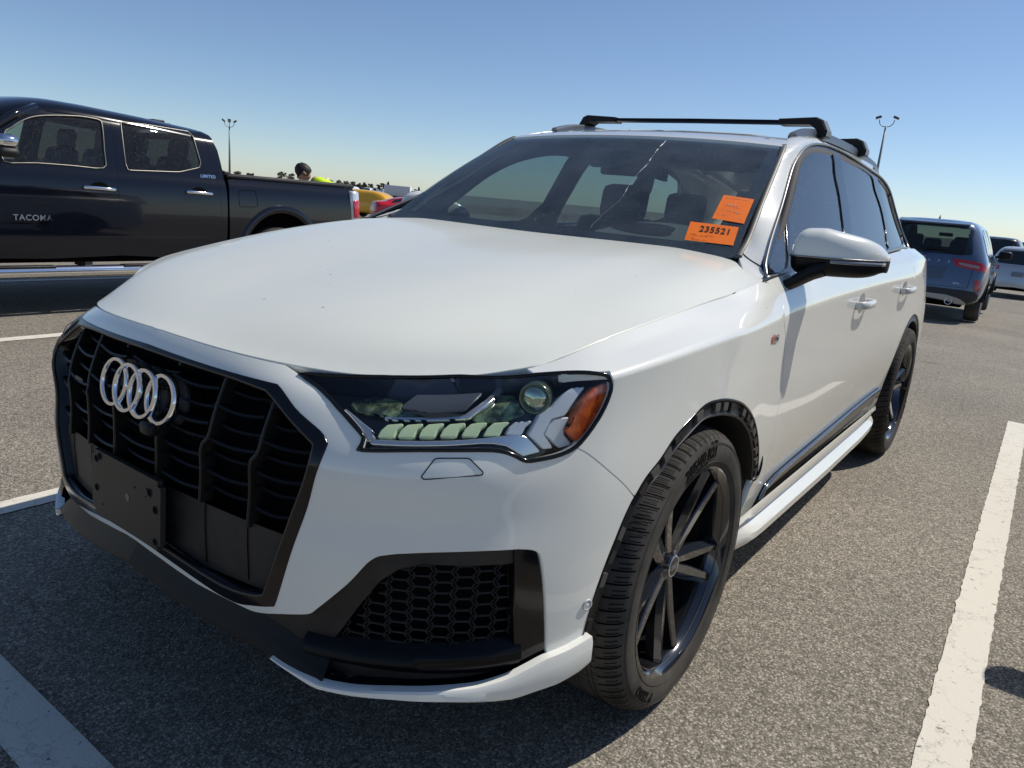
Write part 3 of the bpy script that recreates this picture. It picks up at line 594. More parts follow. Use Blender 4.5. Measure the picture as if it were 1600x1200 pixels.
# ---- D pillar / upper quarter: sheet SIDEG behind the windows
dl=[tuple(q) for q in crom(G['dlo'][:12],3)]
rear=[tuple(uvof(SIDEG,(0,2),q,(8,6))) for q in ((-2.75,1.572),(-3.0,1.556),(-3.2,1.515),(-3.32,1.43),(-3.385,1.31),(-3.40,1.215),(-3.37,1.185))]
base=[tuple(uvof(SIDEG,(0,2),(x,z),(5,2.5))) for x,z in ((-3.0,1.185),(-2.5,1.168),(-2.0,1.15),(-1.5,1.132),(-1.0,1.117),(-.7,1.108),(-.52,1.103))]
DLO=dl+[tuple(q) for q in crom(rear,3)]+[tuple(q) for q in base]
iu=[i for i,q in enumerate(DLO) if q==dl[-1] or abs(q[0]-dl[-1][0])<1e-9][0]
topl=[tuple(uvof(SIDEG,(0,1),(x,.56),(7,10.5))) for x in (-2.25,-2.6,-2.95)]
Q=[dl[-1]]+[tuple(q) for q in crom(rear,3)]+[base[0],tuple(uvof(SIDEG,(0,2),(-2.5,1.166),(5,2.5))),tuple(uvof(SIDEG,(0,2),(-2.5,1.12),(5,2.0))),(12,1.2),(12,11),(9,11),(7,11),(5.6,11)]
panel('quarter_pillar',SIDEG,Q,M_WHITE,CAR,step=.04,flange=.02)
# ---- roof
def roofnet():
    cols=[(-1.20,1.5655),(-1.27,1.584),(-1.40,1.607),(-1.6,1.630),(-1.9,1.652),(-2.3,1.660),(-2.7,1.654),(-3.1,1.632),(-3.5,1.588),(-3.85,1.53),(-4.05,1.47)]
    rows=[]
    for t in (-.25,0,.25,.5,.7,.85,1.0):
        r=[]
        for k,(x,z) in enumerate(cols):
            ye=[.645,.625,.600,.572,.55,.55,.545,.53,.51,.48,.46][k]; ze=[1.5445,1.562,1.588,1.612,1.628,1.631,1.622,1.598,1.55,1.485,1.42][k]
            xe=x-.05*t*t*max(0,1-k/3)
            rows_z=z+.004-(z-ze)*abs(t)**2.4
            r.append((xe if k else x-.052*t*t,t*ye,rows_z))
        rows.append(r)
    return Net(rows)
ROOF=roofnet()
ro=[(u,1) for u in np.linspace(0,10,30)]+[(10,v) for v in range(2,7)]+[(u,6.0) for u in np.linspace(10,0,50)]+[(0,v) for v in np.linspace(5.8,1,14)]
panel_sym('roof',ROOF,ro,M_WHITE,CAR,step=.04,sign=-1,flange=.02)
sr=[(2.4,1),(2.4,3.9),(2.5,4.2),(5.2,4.2),(5.2,1)]
panel_sym('sunroof',ROOF,sr,M_GLD,CAR,step=.05,sign=-1,off=.003)
# ---- rear end (tailgate, simple but closed)
tg=MB()
yy=np.linspace(-1,1,13); zz=[.34,.5,.7,.9,1.05,1.2,1.35,1.47]
V=[];F=[]
for z in zz:
    x=np.interp(z,[.34,.9,1.05,1.2,1.47],[-4.08,-4.12,-4.11,-4.09,-3.98]); h=np.interp(z,[.34,.9,1.1,1.2,1.47],[.74,.74,.70,.62,.47])
    for a in yy: V.append((x+.1*a*a*a*a*.6+.03,a*h,z))
for i in range(len(zz)-1):
    for j in range(12):
      if i in (5,) and 2<=j<=9 or i==4 and 2<=j<=9: continue
      F.append((i*13+j,i*13+j+1,(i+1)*13+j+1,(i+1)*13+j))
tg.add(V,F); TGO=tg.build('tailgate',M_WHITE,CAR)
MB().add([(-4.03,-.45,1.05),(-4.03,.45,1.05),(-3.99,.40,1.36),(-3.99,-.40,1.36)],[(0,1,2,3)]).build('rear_window',M_SIDER,TGO)
# ---- side windows
DLOo=panel('window_surround',SIDEG,DLO,M_GB,CAR,step=.03,off=-.002,holes=[crom(G[k],3,True) for k in ('gl0','gl1','gl2')]+[crom(G['gl3'],3,True)],flange=.012)
for k in ('gl0','gl1','gl2','gl3'):
    a=panel('side_window',SIDEG,crom(G[k],3,True),M_SIDE,CAR,step=.04,off=-.008,m_far=M_SIDER)
# bright trim round the side glass
tp=S(SIDEG,DLO)
tn=SIDEG.normal(np.array(DLO)[:,0],np.array(DLO)[:,1])
for s_ in (1,-1):
    pth=[Vector(((a+b*.003)[0],(a+b*.003)[1]*s_,(a+b*.003)[2])) for a,b in zip(tp,tn)]
    MB().tube(pth,.006,0,6,closed=True).build('window_trim',M_ALU,DLOo[0 if s_>0 else 1])
# lower trim is a wider satin strip
bp=[SIDEG(*q)[0] for q in base][::-1]
for s_ in (1,-1):
    pth=[Vector((q[0],(q[1]+.004)*s_,q[2]-.003)) for q in crom(bp,4)]
    MB().sweep(pth,[(-.004*s_,-.009),(.006*s_,-.009),(.006*s_,.010),(-.004*s_,.010)]).build('beltline_trim',M_ALU,DLOo[0 if s_>0 else 1])
# B pillar seal line
# ---- windshield
def wsnet():
    rows=[]
    for s in (-.12,0,.2,.4,.6,.8,1.0,1.06):
        r=[]
        for t in np.linspace(-1.1,1.1,12):
            x0=-.515-.055*t*t; z0=1.137+.0*t; y0=.762*t
            x1=-1.195-.055*t*t; z1=1.564-.020*t*t; y1=.650*t
            b=.018*sin(pi*min(max(s,0),1))
            r.append((x0+(x1-x0)*s+b*.5,y0+(y1-y0)*s,z0+(z1-z0)*s+b))
        rows.append(r)
    return Net(rows)
WS=wsnet()
def ws_uv(P): return None
ws_o=rounded([(.5,1.05),(10.5,1.05),(10.5,6.02),(.5,6.02)],.02,3)
V,F,N_=panel_data(WS,ws_o,step=.05,sign=1); wnn=np.mean([n for n in N_],0)
if wnn[0]<0: 
    V,F,N_=panel_data(WS,ws_o,step=.05,sign=-1)
wso=mesh_nn('windshield',V,F,N_,M_WSG,CAR)
wsg=-1 if wnn[0]<0 else 1
# black ceramic border
def frame_strip(a,b): return a
inn=rounded([(.80,1.50),(10.20,1.50),(10.10,5.80),(.90,5.80)],.03,4)
V,F,N_=panel_data(WS,ws_o,holes=[inn],step=.03,sign=wsg,off=-.004)
mesh_nn('glass_border',V,F,N_,mat('frit',(.010,.010,.012),.35,0,.5),wso)
# grey pillar seals along the glass edges
for s_ in (1,-1):
    pth=[Vector((q[0]+.004,(q[1]-.004)*s_,q[2]+.0)) for q in crom([CANT(u,3)[0] for u in np.linspace(4.9,14,14)],3)]
    MB().sweep(pth,[(-.011,-.004),(.011,-.004),(.011,.004),(-.011,.004)],up=(.75,0,.66)).build('pillar_seal',mat('seal',(.10,.097,.09),.5),wso)
# stickers and crack are built on the glass (see below)

# ================================================= lower front, lip, intakes
def bpt(x): return BODYF(x[0],x[1])[0]
def bnm(x): return BODYF.normal(np.array([x[0]]),np.array([x[1]]))[0]
Zc=np.ones(34)
PS=Net([rowpts(Zc*z,Zc*-.012) for z in (.10,.2,.3,.4,.5)])
lip_lo=[(0,.385),(1.05,.378),(2.75,.346),(4.2,.327),(4.63,.308),(5.0,.291),(5.55,.292),(6.3,.297),(7.3,.296),(8.1,.290),(8.6,.287),(9.1,.293),(9.64,.296),(10.16,.307),(10.45,.318)]
lip_up=[(4.2,.328),(4.54,.317),(4.84,.309),(5.11,.301),(5.62,.304),(6.31,.314),(7.27,.321),(7.88,.325),(8.45,.336),(8.99,.354),(9.26,.363),(9.84,.370),(10.43,.382)]
zl=lambda T,u: float(np.interp(u,[a for a,b in T],[b for a,b in T]))
def psz(u,z,off=0):
    v=(z-.10)*10; X=PS(u,v)[0]; n=PS.normal(np.array([float(u)]),np.array([float(v)]))[0]; return X+n*off
# white corner blade of the lip (loft between lower and upper edge, with thickness)
us=np.linspace(4.2,10.45,44); V=[];F=[]
for i,u in enumerate(us):
    lo=zl(lip_lo,u); hi=max(zl(lip_up,u),lo+.003)
    V+= [psz(u,hi,-.020),psz(u,hi,-.001),psz(u,hi-.2*(hi-lo),.003),psz(u,lo+.15*(hi-lo),.004),psz(u,lo,.0),psz(u,lo-.002,-.03)]
k=6
for i in range(len(us)-1):
    for j in range(k-1): F.append((i*k+j,i*k+j+1,(i+1)*k+j+1,(i+1)*k+j))
F.append(tuple(range((len(us)-1)*k,len(us)*k)))
b=MB().add(V,F); o=b.build('lip_blade',M_WHITE,CAR,auto=35); mirror_obj(o,CAR)
# black lip in the middle: from under the white strip to the lower edge
low_w=[(1,1.32),(1.8,1.18),(2.6,1.0)]+[tuple(q) for q in G['fog'][:2]]
us=np.linspace(1,5.1,30); V=[];F=[]
for u in us:
    vtop=float(np.interp(u,[1,1.8,2.6,3.5,3.9,4.6,5.1],[1.30,1.16,1.0,1.0,.9,.6,.35])); top=bpt((u,vtop))+bnm((u,vtop))*-.012
    lo=zl(lip_lo,u)
    mid=psz(u,lo+.45*max(.012,top[2]-lo),-.020)
    V+=[top+bnm((u,vtop))*-.008,top+bnm((u,vtop))*-.006+(0,0,-.006),mid,psz(u,lo+.008,-.007),psz(u,lo,-.006),psz(u,lo,-.22)]
for i in range(len(us)-1):
    for j in range(5): F.append((i*6+j,i*6+j+1,(i+1)*6+j+1,(i+1)*6+j))
o=MB().add(V,F).build('front_lip',M_MB,CAR,auto=40); m2=mirror_obj(o,CAR)
# intake surround: dark plastic sheet set back behind the white contour
fogc=[tuple(q) for q in FOG]
low_edge=[(u,(lambda X:X)(float(np.interp(zl(lip_up,u),[bpt((u,v))[2] for v in np.linspace(-.5,3,20)],np.linspace(-.5,3,20))))) for u in (9.2,8.9,8.4,7.8,7.2,6.3,5.6,5.1,4.8,4.4,4.1)]
sur=fogc+low_edge+[(3.6,.9)]
mesh_hole=crom([tuple(q) for q in rounded(G['meshz'],.08,2)],1,True)
sp=panel('intake_surround',BODYF,sur,M_DK,CAR,step=.03,off=-.016,holes=[G['meshz']],flange=.03)
# honeycomb
def honey(par,mir):
    P=np.array(G['meshz']); u0,v0=P.min(0); u1,v1=P.max(0); m=MB()
    # honeycomb in (arc length, z) mapped to the sheet
    uu=np.linspace(u0,u1,60); X=BODYF(uu,[2]*60); s=np.concatenate([[0],np.cumsum(np.linalg.norm(np.diff(X,axis=0),axis=1))])
    zs=[bpt(((u0+u1)/2,v))[2] for v in np.linspace(v0-.3,v1+.3,30)]; vv=np.linspace(v0-.3,v1+.3,30)
    W,Hh=.062,.0245; 
    def pt(sx,z,o): 
        u=np.interp(sx,s,uu); v=np.interp(z,zs,vv); X=bpt((u,v))+bnm((u,v))*o; return X
    def isin(sx,z): u=np.interp(sx,s,uu); v=np.interp(z,zs,vv); return inpoly(np.array([u]),np.array([v]),G['meshz'])[0]
    nx=int(s[-1]/W)+2; nz=int((zs[-1]-zs[0])/Hh*2)+3
    for j in range(nz):
        for i in range(-1,nx):
            cx=(i+.5*(j%2))*W*1.42+.01; cz=zs[0]+j*Hh*.5
            # hexagon edges: flat top half
            hx=W*.36; hz=Hh*.47; q=W*.5
            hexp=[(cx-hx,cz+hz),(cx+hx,cz+hz),(cx+q,cz),(cx+hx,cz-hz),(cx-hx,cz-hz),(cx-q,cz)]
            for i2 in range(6):
                A_,B_=hexp[i2],hexp[(i2+1)%6]
                if i2 in (3,4,5) and False: continue
                n_=3; run=[]
                for t_ in np.linspace(0,1,n_): 
                    sx_,z_=A_[0]+(B_[0]-A_[0])*t_,A_[1]+(B_[1]-A_[1])*t_
                    if 0<=sx_<=s[-1] and isin(sx_,z_): run.append(pt(sx_,z_,-.026))
                if len(run)>=2: m.tube(run,.0022,0,4)
    o=m.build('honeycomb_grille',mat('mesh_black',(.016,.016,.017),.4,spec=.3),par[0]); mirror_obj(o,par[1])
honey(sp,1)
panel('intake_back',BODYF,rounded([(u,v) for u,v in G['meshz']],.02,2),M_VOID,CAR,step=.06,off=-.07)
# gloss black outer pillar and the horizontal blade
panel('intake_pillar',BODYF,rounded(G['pillarz'],.12,3),M_GB,CAR,step=.025,off=-.006,flange=.03)
us=np.linspace(4.7,8.75,30); V=[];F=[]
for u in us:
    z=.37+.012*(u-5)/3.7; lo=.335; 
    V+=[psz(u,z+.03,-.05),psz(u,z+.012,-.018),psz(u,z-.012,-.012),psz(u,lo+.004,-.03),psz(u,lo-.02,-.075)]
for i in range(len(us)-1):
    for j in range(4): F.append((i*5+j,i*5+j+1,(i+1)*5+j+1,(i+1)*5+j))
o=MB().add(V,F).build('intake_blade',mat('blade_black',(.004,.004,.005),.25,spec=.2),CAR,auto=50); mirror_obj(o,CAR)
# dark floor between the blade and the white lip
us=np.linspace(4.3,9.2,30); V=[]
for u in us: lo=zl(lip_lo,u); V+=[psz(u,.352,-.062),psz(u,lo+.012,-.050),psz(u,lo+.008,-.012)]
F=[(3*i+j,3*i+j+1,3*i+j+4,3*i+j+3) for i in range(29) for j in range(2)]
o=MB().add(V,F).build('intake_floor',M_VOID,CAR); mirror_obj(o,CAR)
# washer cover outline, parking sensor
wl=rounded(G['washer'],.12,4); wx=S(BODYF,wl)+BODYF.normal(wl[:,0],wl[:,1])*.0004
for s_ in (1,-1): MB().tube([(q[0],q[1]*s_,q[2]) for q in wx],.0011,0,6,closed=True).build('washer_cover_gap',M_VOID,CAR)
def disc_on(net,uv,r,off,mats,name,parent,ring=True):
    c=net(uv[0],uv[1])[0]; n=net.normal(np.array([uv[0]]),np.array([uv[1]]))[0]
    for s_ in (1,-1):
        n_=Vector((n[0],n[1]*s_,n[2])); c_=Vector((c[0],c[1]*s_,c[2])); R=n_.to_track_quat('Z','Y').to_matrix()
        def tr(m): m.v=[tuple(R@Vector(q)+c_+n_*off) for q in m.v]; return m
        a=tr(MB().lathe([(0,.0012),(r*.62,.0012),(r*.66,-.0005)],axis='z',seg=24)).build(name,mats[0],parent)
        tr(MB().lathe([(r*.70,-.0005),(r*.75,.002),(r,.0025),(r*1.06,-.001)],axis='z',seg=24)).build('sensor_ring',mats[1],a)
disc_on(BODYF,G['sensor'][0],.0125,.0006,(M_WHITE,mat('ring_shade',(.5,.5,.5),.4)),'parking_sensor',CAR)
# ================================================= grille: slats, ribs, lower panels, plate bracket
def gy(y,z,off=0):
    uv=uvof(BODYF,(1,2),(abs(y),z),(1+abs(y)/.14,5)); X=bpt(uv)+bnm(uv)*off; return Vector((X[0],X[1]*(1 if y>=0 else -1),X[2]))
fin=S(BODYF,FRI); 
def halfw(z):
    """half width of the opening at height z"""
    ys=[]
    for a,b in zip(fin[:-1],fin[1:]):
        if (a[2]-z)*(b[2]-z)<=0 and abs(a[2]-b[2])>1e-6: ys.append(a[1]+(b[1]-a[1])*(z-a[2])/(b[2]-a[2]))
    return max(ys) if ys else 0
M_SLAT=mat('grille_slat',(.007,.007,.008),.42,spec=.25); M_RIB=mat('grille_rib',(.016,.015,.014),.35,spec=.3)
ribs=[.10,.25,.39]
gr=MB()
V=[];F=[]
zs=np.linspace(.44,.90,16)
for z in zs:
    hw=halfw(z) if halfw(z)>0 else (.37 if z<.6 else .40)
    for t in np.linspace(-1,1,25): V.append(gy(t*(hw+.015),z,-.085))
for i in range(len(zs)-1):
    for j in range(24): F.append((i*25+j,i*25+j+1,(i+1)*25+j+1,(i+1)*25+j))
grille=gr.add(V,F).build('grille',M_VOID,CAR)
_w=[Vector(q) for q in S(BODYF,FRI)]; _wn=[Vector(q) for q in BODYF.normal(np.array(FRI)[:,0],np.array(FRI)[:,1])]
for s_ in (1,-1):
    V=[]; 
    for a_,n_ in zip(_w,_wn):
        for o_ in (-.002,-.13): q=a_+n_*o_; V.append((q.x,q.y*s_,q.z))
    MB().add(V,[(2*i,2*i+1,2*i+3,2*i+2) for i in range(len(_w)-1)]).build('grille_shroud',M_VOID,grille)
MB().add([(.60,-.60,.36),(.60,.60,.36),(.58,.52,.84),(.58,-.52,.84)],[(0,1,2,3)]).build('radiator_panel',M_VOID,grille)
sl=MB(); edges_=[-.56,-.39,-.25,-.10,.10,.25,.39,.56]
for c in range(7):
    a,b=edges_[c],edges_[c+1]
    for k,z in enumerate(np.arange(.628,.915,.0365)):
        hw=min(halfw(z),halfw(max(z-.012,.45)))-.002
        aa,bb=max(a,-hw),min(b,hw)
        if bb-aa<.02: continue
        dy=.006 if c%2 else 0; big=(k+c)%2==0
        n=8; path=[]
        for t in np.linspace(0,1,n):
            y=aa+(bb-aa)*t; path.append(gy(y,z+dy-.007*sin(pi*t),-.020 if big else -.034))
        d=.030 if big else .02
        sl.sweep(path,[(-d,.002),(.0,.0045),(.003,.001),(.001,-.003),(-d,-.004)] if 0 else [(0,.004),(.0035,.0),(0,-.004),(-d,-.006),(-d,.000)])
slo=sl.build('slat',M_SLAT,grille,auto=50); slo['kind']='stuff'
for y,za,zb_ in [(-.39,0,.585),(-.25,0,.60),(-.10,.735,.60),(-.10,0,.868),(.10,0,.868),(.10,.735,.60),(.25,0,.60),(.39,0,.585)]:
    path=[]
    sg=1 if y>0 else -1
    ztop=.905-.03*abs(y)
    while halfw(ztop)<abs(y)+.004 and ztop>.6: ztop-=.004
    ztop=za or ztop; bottom=zb_
    for z in np.linspace(ztop,bottom,22):
        w=0.0
        jog=.018*(1/(1+math.exp(-(z-.735)/.008)))   # the rib steps sideways half way up
        path.append(gy(y+sg*(jog-.009)+.0,z,-.010-.006*(z>.735)))
    MB().sweep(path,[(-.0045,-.03),(-.0045,-.002),(-.002,.0),(.002,.0),(.0045,-.002),(.0045,-.03)],up=(1,0,.1)).build('rib',M_RIB,grille,auto=50)
# lower closed-off panels
V=[];F=[]; zs=np.linspace(.448,.60,7)
for z in zs:
    hw=halfw(z)
    for t in np.linspace(-1,1,31): V.append(gy(t*(hw+.002),z+(-.012*abs(t)**2 if z>.59 else 0),-.022))
for i in range(6):
    for j in range(30): F.append((i*31+j,i*31+j+1,(i+1)*31+j+1,(i+1)*31+j))
MB().add(V,F).build('lower_panel',M_DK,grille)
for y in (-.385,-.245,.25,.375):
    MB().tube([gy(y,z,-.020) for z in np.linspace(.46,.595,8)],.0012,0,5).build('panel_seam',M_VOID,grille)
# plate bracket
c=gy(0,.543,.002); R=Matrix.Rotation(rad(-2),3,'Y')
pb=MB(); 
bm=bmesh.new(); bmesh.ops.create_cube(bm,size=1)
for q in bm.verts: q.co=Vector((q.co.x*.012,q.co.y*.300,q.co.z*.158))
ed=[e for e in bm.edges if abs(e.verts[0].co.x-e.verts[1].co.x)>.005]; bmesh.ops.bevel(bm,geom=ed,offset=.012,segments=4,affect='EDGES'); 
bm.verts.index_update(); pb.add([R@q.co+c for q in bm.verts],[[q.index for q in f.verts] for f in bm.faces],smooth=False); bm.free()
plate=pb.build('plate_bracket',mat('bracket_plastic',(.034,.031,.027),.42,spec=.35),CAR,auto=30)
for (y,z,r) in ((-.128,.057,.0072),(-.112,.067,.0072),(.107,.045,.0080),(.13,.012,.0080),(-.128,-.014,.0072),(.13,-.062,.0072),(.045,.038,.003),(.095,.050,.0025),(-.10,-.048,.0028),(.09,.03,.0025),(-.105,.064,.002)):
    MB().lathe([(0,.0064),(r,.0064),(r,.0)],axis='x',seg=18,c=tuple(Vector((0,0,0)))).v
    m=MB().lathe([(0,.0065),(r,.0065)],axis='x',seg=18); m.v=[tuple(R@(Vector(q)+Vector((0,y,z)))+c) for q in m.v]; m.build('screw_hole',M_VOID,plate)
    if r>.006:
        m=MB().lathe([(r,.0062),(r*1.15,.0075),(r*1.35,.0062)],axis='x',seg=18); m.v=[tuple(R@(Vector(q)+Vector((0,y,z)))+c) for q in m.v]; m.build('hole_rim',M_MB,plate)
m=MB().lathe([(0,.0066),(.006,.0068),(.008,.0075),(.0095,.0064)],axis='x',seg=18); m.v=[tuple(R@(Vector(q)+Vector((0,.012,.004)))+c) for q in m.v]; m.build('rivet',mat('rivet_grey',(.14,.13,.12),.35),plate)
# four ring emblem
emb=empty('emblem',tuple(gy(0.0,.789,-.006))); emb.parent=CAR
for yc in (-.079,-.016,.047,.110):
    r=.0515; n=48; path=[]
    for k in range(n):
        a=2*pi*k/n; path.append(Vector((.0,yc-.0155+r*cos(a),r*sin(a)))); 
    prof=[(-.0056,-.008),(-.0062,.000),(-.0036,.0050),(.0036,.0050),(.0062,.000),(.0056,-.008)]
    # sweep around: side = radial, up = x
    Rr=Matrix.Rotation(rad(-13),3,'Y')
    m=MB().sweep(path,prof,up=(1,0,0),closed=True)
    m.v=[tuple(Rr@Vector(q)+Vector((-.006*((yc)/.1)**2,0,0))) for q in m.v]
    m.build('ring',M_CHR,emb,auto=60)
m=MB()
for yc in (-.0945,-.0315,.0315,.0945):
    q=MB().lathe([(0,-.018),(.056,-.018),(.060,-.022),(.060,-.05)],axis='x',seg=32,c=(-.012*(yc/.1)**2,yc,0)); m.add(q.v,q.f)
m.v=[tuple(Matrix.Rotation(rad(-13),3,'Y')@Vector(q)+Vector((-.006,0,0))) for q in m.v]; m.build('emblem_base',M_MB,emb,auto=40)
# camera pod under the emblem
m=MB().box((0,0,0),(.03,.045,.030),bev=.008); m.v=[tuple(Vector(q)+gy(.075,.722,-.008)) for q in m.v]; m.build('front_camera',M_MB,grille)
# ================================================= text helper
def text_mesh(s,size,font_bold=False,extrude=0,shear=0,spacing=1,align='CENTER'):
    cu=bpy.data.curves.new('t','FONT'); cu.body=s; cu.size=size; cu.extrude=extrude; cu.shear=shear; cu.space_character=spacing; cu.align_x=align; cu.align_y='CENTER'
    if font_bold: cu.offset=size*.022
    o=bpy.data.objects.new('t',cu); COL.objects.link(o); dg=bpy.context.evaluated_depsgraph_get(); me=bpy.data.meshes.new_from_object(o.evaluated_get(dg)); V=[tuple(v.co) for v in me.vertices]; F=[tuple(p.vertices) for p in me.polygons]
    bpy.data.objects.remove(o); bpy.data.curves.remove(cu); bpy.data.meshes.remove(me); return V,F
def put_text(s,size,fn,name,m,parent,bold=True,**kw):
    """fn maps flat (x,y,z) of the lettering to a place in the scene"""
    V,F=text_mesh(s,size,bold,**kw); return MB().add([fn(*q) for q in V],F,smooth=False).build(name,m,parent)
put_text('quattro',.0155,lambda x,y,z: gy(-.318+x,.748+y,-.016),'grille_lettering',mat('badge_grey',(.20,.20,.21),.35,.6),grille,spacing=1.1)
# ================================================= headlights
def lamp():
    for s_ in (0,1): pass
    fl=lambda nm,key,mt,off,rnd=.15,th=0,step=.012,pts=None: panel(nm,BODYF,rounded(pts if pts is not None else G[key],rnd,3),mt,hl,step=step,off=off,flange=th,mirror=False)
    res=[]
    hl=empty('headlight',tuple(bpt((7.5,6.5)))); hl.parent=CAR; hl.matrix_parent_inverse=Matrix.Identity(4)
    loc=Vector(hl.location)
    V,F,N=panel_data(BODYF,LENS,step=.018,gap=.003,flange=.012); cov=mesh_nn('lamp_glass',V,F,N,M_LENS,hl)
    parts=[cov]
    # housing: bowl behind the glass
    V,F,N=panel_data(BODYF,LENS,step=.03,gap=.004,off=-.055); parts.append(mesh_nn('lamp_housing',V,F,N,M_DG,hl))
    O=resamp(LENS,BODYF,.02); a=S(BODYF,O); n=BODYF.normal(O[:,0],O[:,1]); k=len(O); m=MB()
    m.add(list(a-n*.002)+list(a-n*.058),[(i,(i+1)%k,k+(i+1)%k,k+i) for i in range(k)]); parts.append(m.build('lamp_wall',M_GB,hl))
    # black rim on the glass
    m=MB().tube([Vector(q) for q in (a-n*.0005)],.0045,0,6,closed=True); parts.append(m.build('lamp_rim',M_GB,hl))
    for k_ in range(7):
        x=fl('daytime_segment','drl%d'%k_,M_DRL if k_<6 else M_LG,-.022,.12,.022,.01); parts+=x
    for c_ in ('chev0','chev1'): parts+=fl('turn_chevron',c_,M_LG,-.020,.06,.02)
    parts+=fl('side_reflector','amber',M_AMB,-.010,.06,.02)
    parts+=fl('chrome_strip','chromelow',M_SILV,-.016,.05,.02)
    parts+=fl('inner_fin','silver',M_SILV,-.016,.1,.02)
    parts+=fl('main_beam_block','greyblk',mat('beam_grey',(.06,.065,.075),.3,.2),-.014,.04,.004)
    parts+=fl('chrome_line','chromemid',M_SILV,-.026,.04,.01)
    parts+=fl('reflector','greenA',M_GRN,-.040,.2,.01)  # green glow in the lamp painted as a mottled patch
    parts+=fl('reflector','greenB',M_GRN,-.038,.2,.01)
    # top black band
    tb=[tuple(q) for q in LENS if q[1]>7.2][:]
    # projector
    pc=G['proj'][0]; c0=bpt(pc)-bnm(pc)*.03; nn=Vector(bnm(pc)*np.array([1,.5,.2])).normalized(); nn=Vector((.9,.35,.0)).normalized(); Rm=nn.to_track_quat('Z','Y').to_matrix()
    r=.0265
    m=MB().lathe([(0,.012),(r*.5,.0105),(r*.8,.006),(r,-.002)],axis='z',seg=32); m.v=[tuple(Rm@Vector(q)+Vector(c0)) for q in m.v]; parts.append(m.build('projector_lens',mat('projector_glass',(.42,.50,.38),.06,.9,1,ior=1.5),hl))
    m=MB().lathe([(r,-.002),(r*1.12,.004),(r*1.2,.000),(r*1.2,-.03)],axis='z',seg=32); m.v=[tuple(Rm@Vector(q)+Vector(c0)) for q in m.v]; parts.append(m.build('projector_ring',mat('projector_rim',(.16,.20,.14),.2,.8),hl))
    for o in parts:
        if o.parent==hl: o.location=o.location-loc
    # the right lamp
    h2=empty('headlight',(loc.x,-loc.y,loc.z)); h2.parent=CAR
    for o in list(hl.children):
        me=o.data.copy()
        o['warp']=(0,0,0); q=mirror_obj(o,h2,0,o.name.split('.')[0]); del o['warp']; q.location=(-loc.x,loc.y,-loc.z)
        if 'warp' in q: del q['warp']
lamp()
# ================================================= wheel arches
M_ARCH=mat('arch_black',(.012,.012,.012),.45); M_FOAM=mat('foam_tape',(.07,.066,.06),.8); bump(M_FOAM,300,.6,.001)
AF=crom(G['arch_b'],4)[:-1].tolist()+crom(G['arch_f'],4).tolist()
AX=S(BODY,AF)
def bpt(x): return BODY(x[0],x[1])[0]
def arch_parts(X,ctr,par_name='wheel_arch_liner',clips=True,depth=.30,tail=None):
    for s_ in (1,-1):
        c=Vector((ctr[0],0,ctr[2])); m=MB(); V=[];F=[]
        for q in X:
            q=np.array(q); d=np.array([ctr[0]-q[0],0,ctr[2]-q[2]]); L=np.linalg.norm(d); d/=L
            y=q[1]
            prof=[(0,-.003),(.003,-.007),(.034,-.006),(.038,-.001),(.043,-.004),(.045,-.06),(.040,-.10),(.02,-.2),(.0,-depth-.1)]
            for (a,h) in prof: V.append((q[0]+d[0]*a,(y+h)*s_,q[2]+d[2]*a))
        k=9
        for i in range(len(X)-1):
            for j in range(k-1): F.append((i*k+j,i*k+j+1,(i+1)*k+j+1,(i+1)*k+j))
        al=m.add(V,F).build(par_name,M_ARCH,CAR,auto=50)
        if clips:
            # seal bead and foam pads left bare by the missing flare
            MB().tube([(q[0]+.0,(q[1]-.002)*s_,q[2]) for q in X],.0035,0,6).build('arch_bead',M_GB,al)
            L=np.concatenate([[0],np.cumsum(np.linalg.norm(np.diff(X,axis=0),axis=1))]); tot=L[-1]; n=25
            for i in range(n):
                a,b=(i+.18)/n*tot,(i+.72+.1*random.random())/n*tot
                if random.random()<.12: continue
                pth=[]; V=[];F=[]
                for t in np.linspace(a,b,4):
                    q=np.array([np.interp(t,L,X[:,j]) for j in range(3)]); d=np.array([ctr[0]-q[0],0,ctr[2]-q[2]]); d/=np.linalg.norm(d)
                    for (p_,h) in ((.008,-.008),(.008,.0005),(.028,.0015),(.028,-.008)): V.append((q[0]+d[0]*p_,(q[1]+h)*s_,q[2]+d[2]*p_))
                for r_ in range(3):
                    for j in range(4): F.append((r_*4+j,r_*4+(j+1)%4,(r_+1)*4+(j+1)%4,(r_+1)*4+j))
                F+= [(0,1,2,3),(12,13,14,15)]
                MB().add(V,F,smooth=False).build('clip_pad',M_FOAM if i%3 else M_DK,al)
arch_parts(AX,(-.01,0,.36))
# small hooked clip hanging behind the front arch
for s_ in (1,-1):
    pth=[(-.565,.952*s_,.555),(-.572,.953*s_,.535),(-.575,.952*s_,.510),(-.565,.951*s_,.490),(-.545,.951*s_,.482),(-.53,.948*s_,.480)]
    MB().tube(crom(pth,4),.0035,0,6).build('loose_clip',M_GB,CAR)
# inner edge of the front arch continues down the rear of the opening in white body
RA=np.array([[-2.995+.455*cos(a),0,.378+.455*sin(a)] for a in np.linspace(rad(2),rad(182),40)])
RX=np.array([bpt(uvx(BODY,q[0],q[2],(25.5,4))) for q in RA])
arch_parts(RX,(-2.995,0,.378),clips=False)
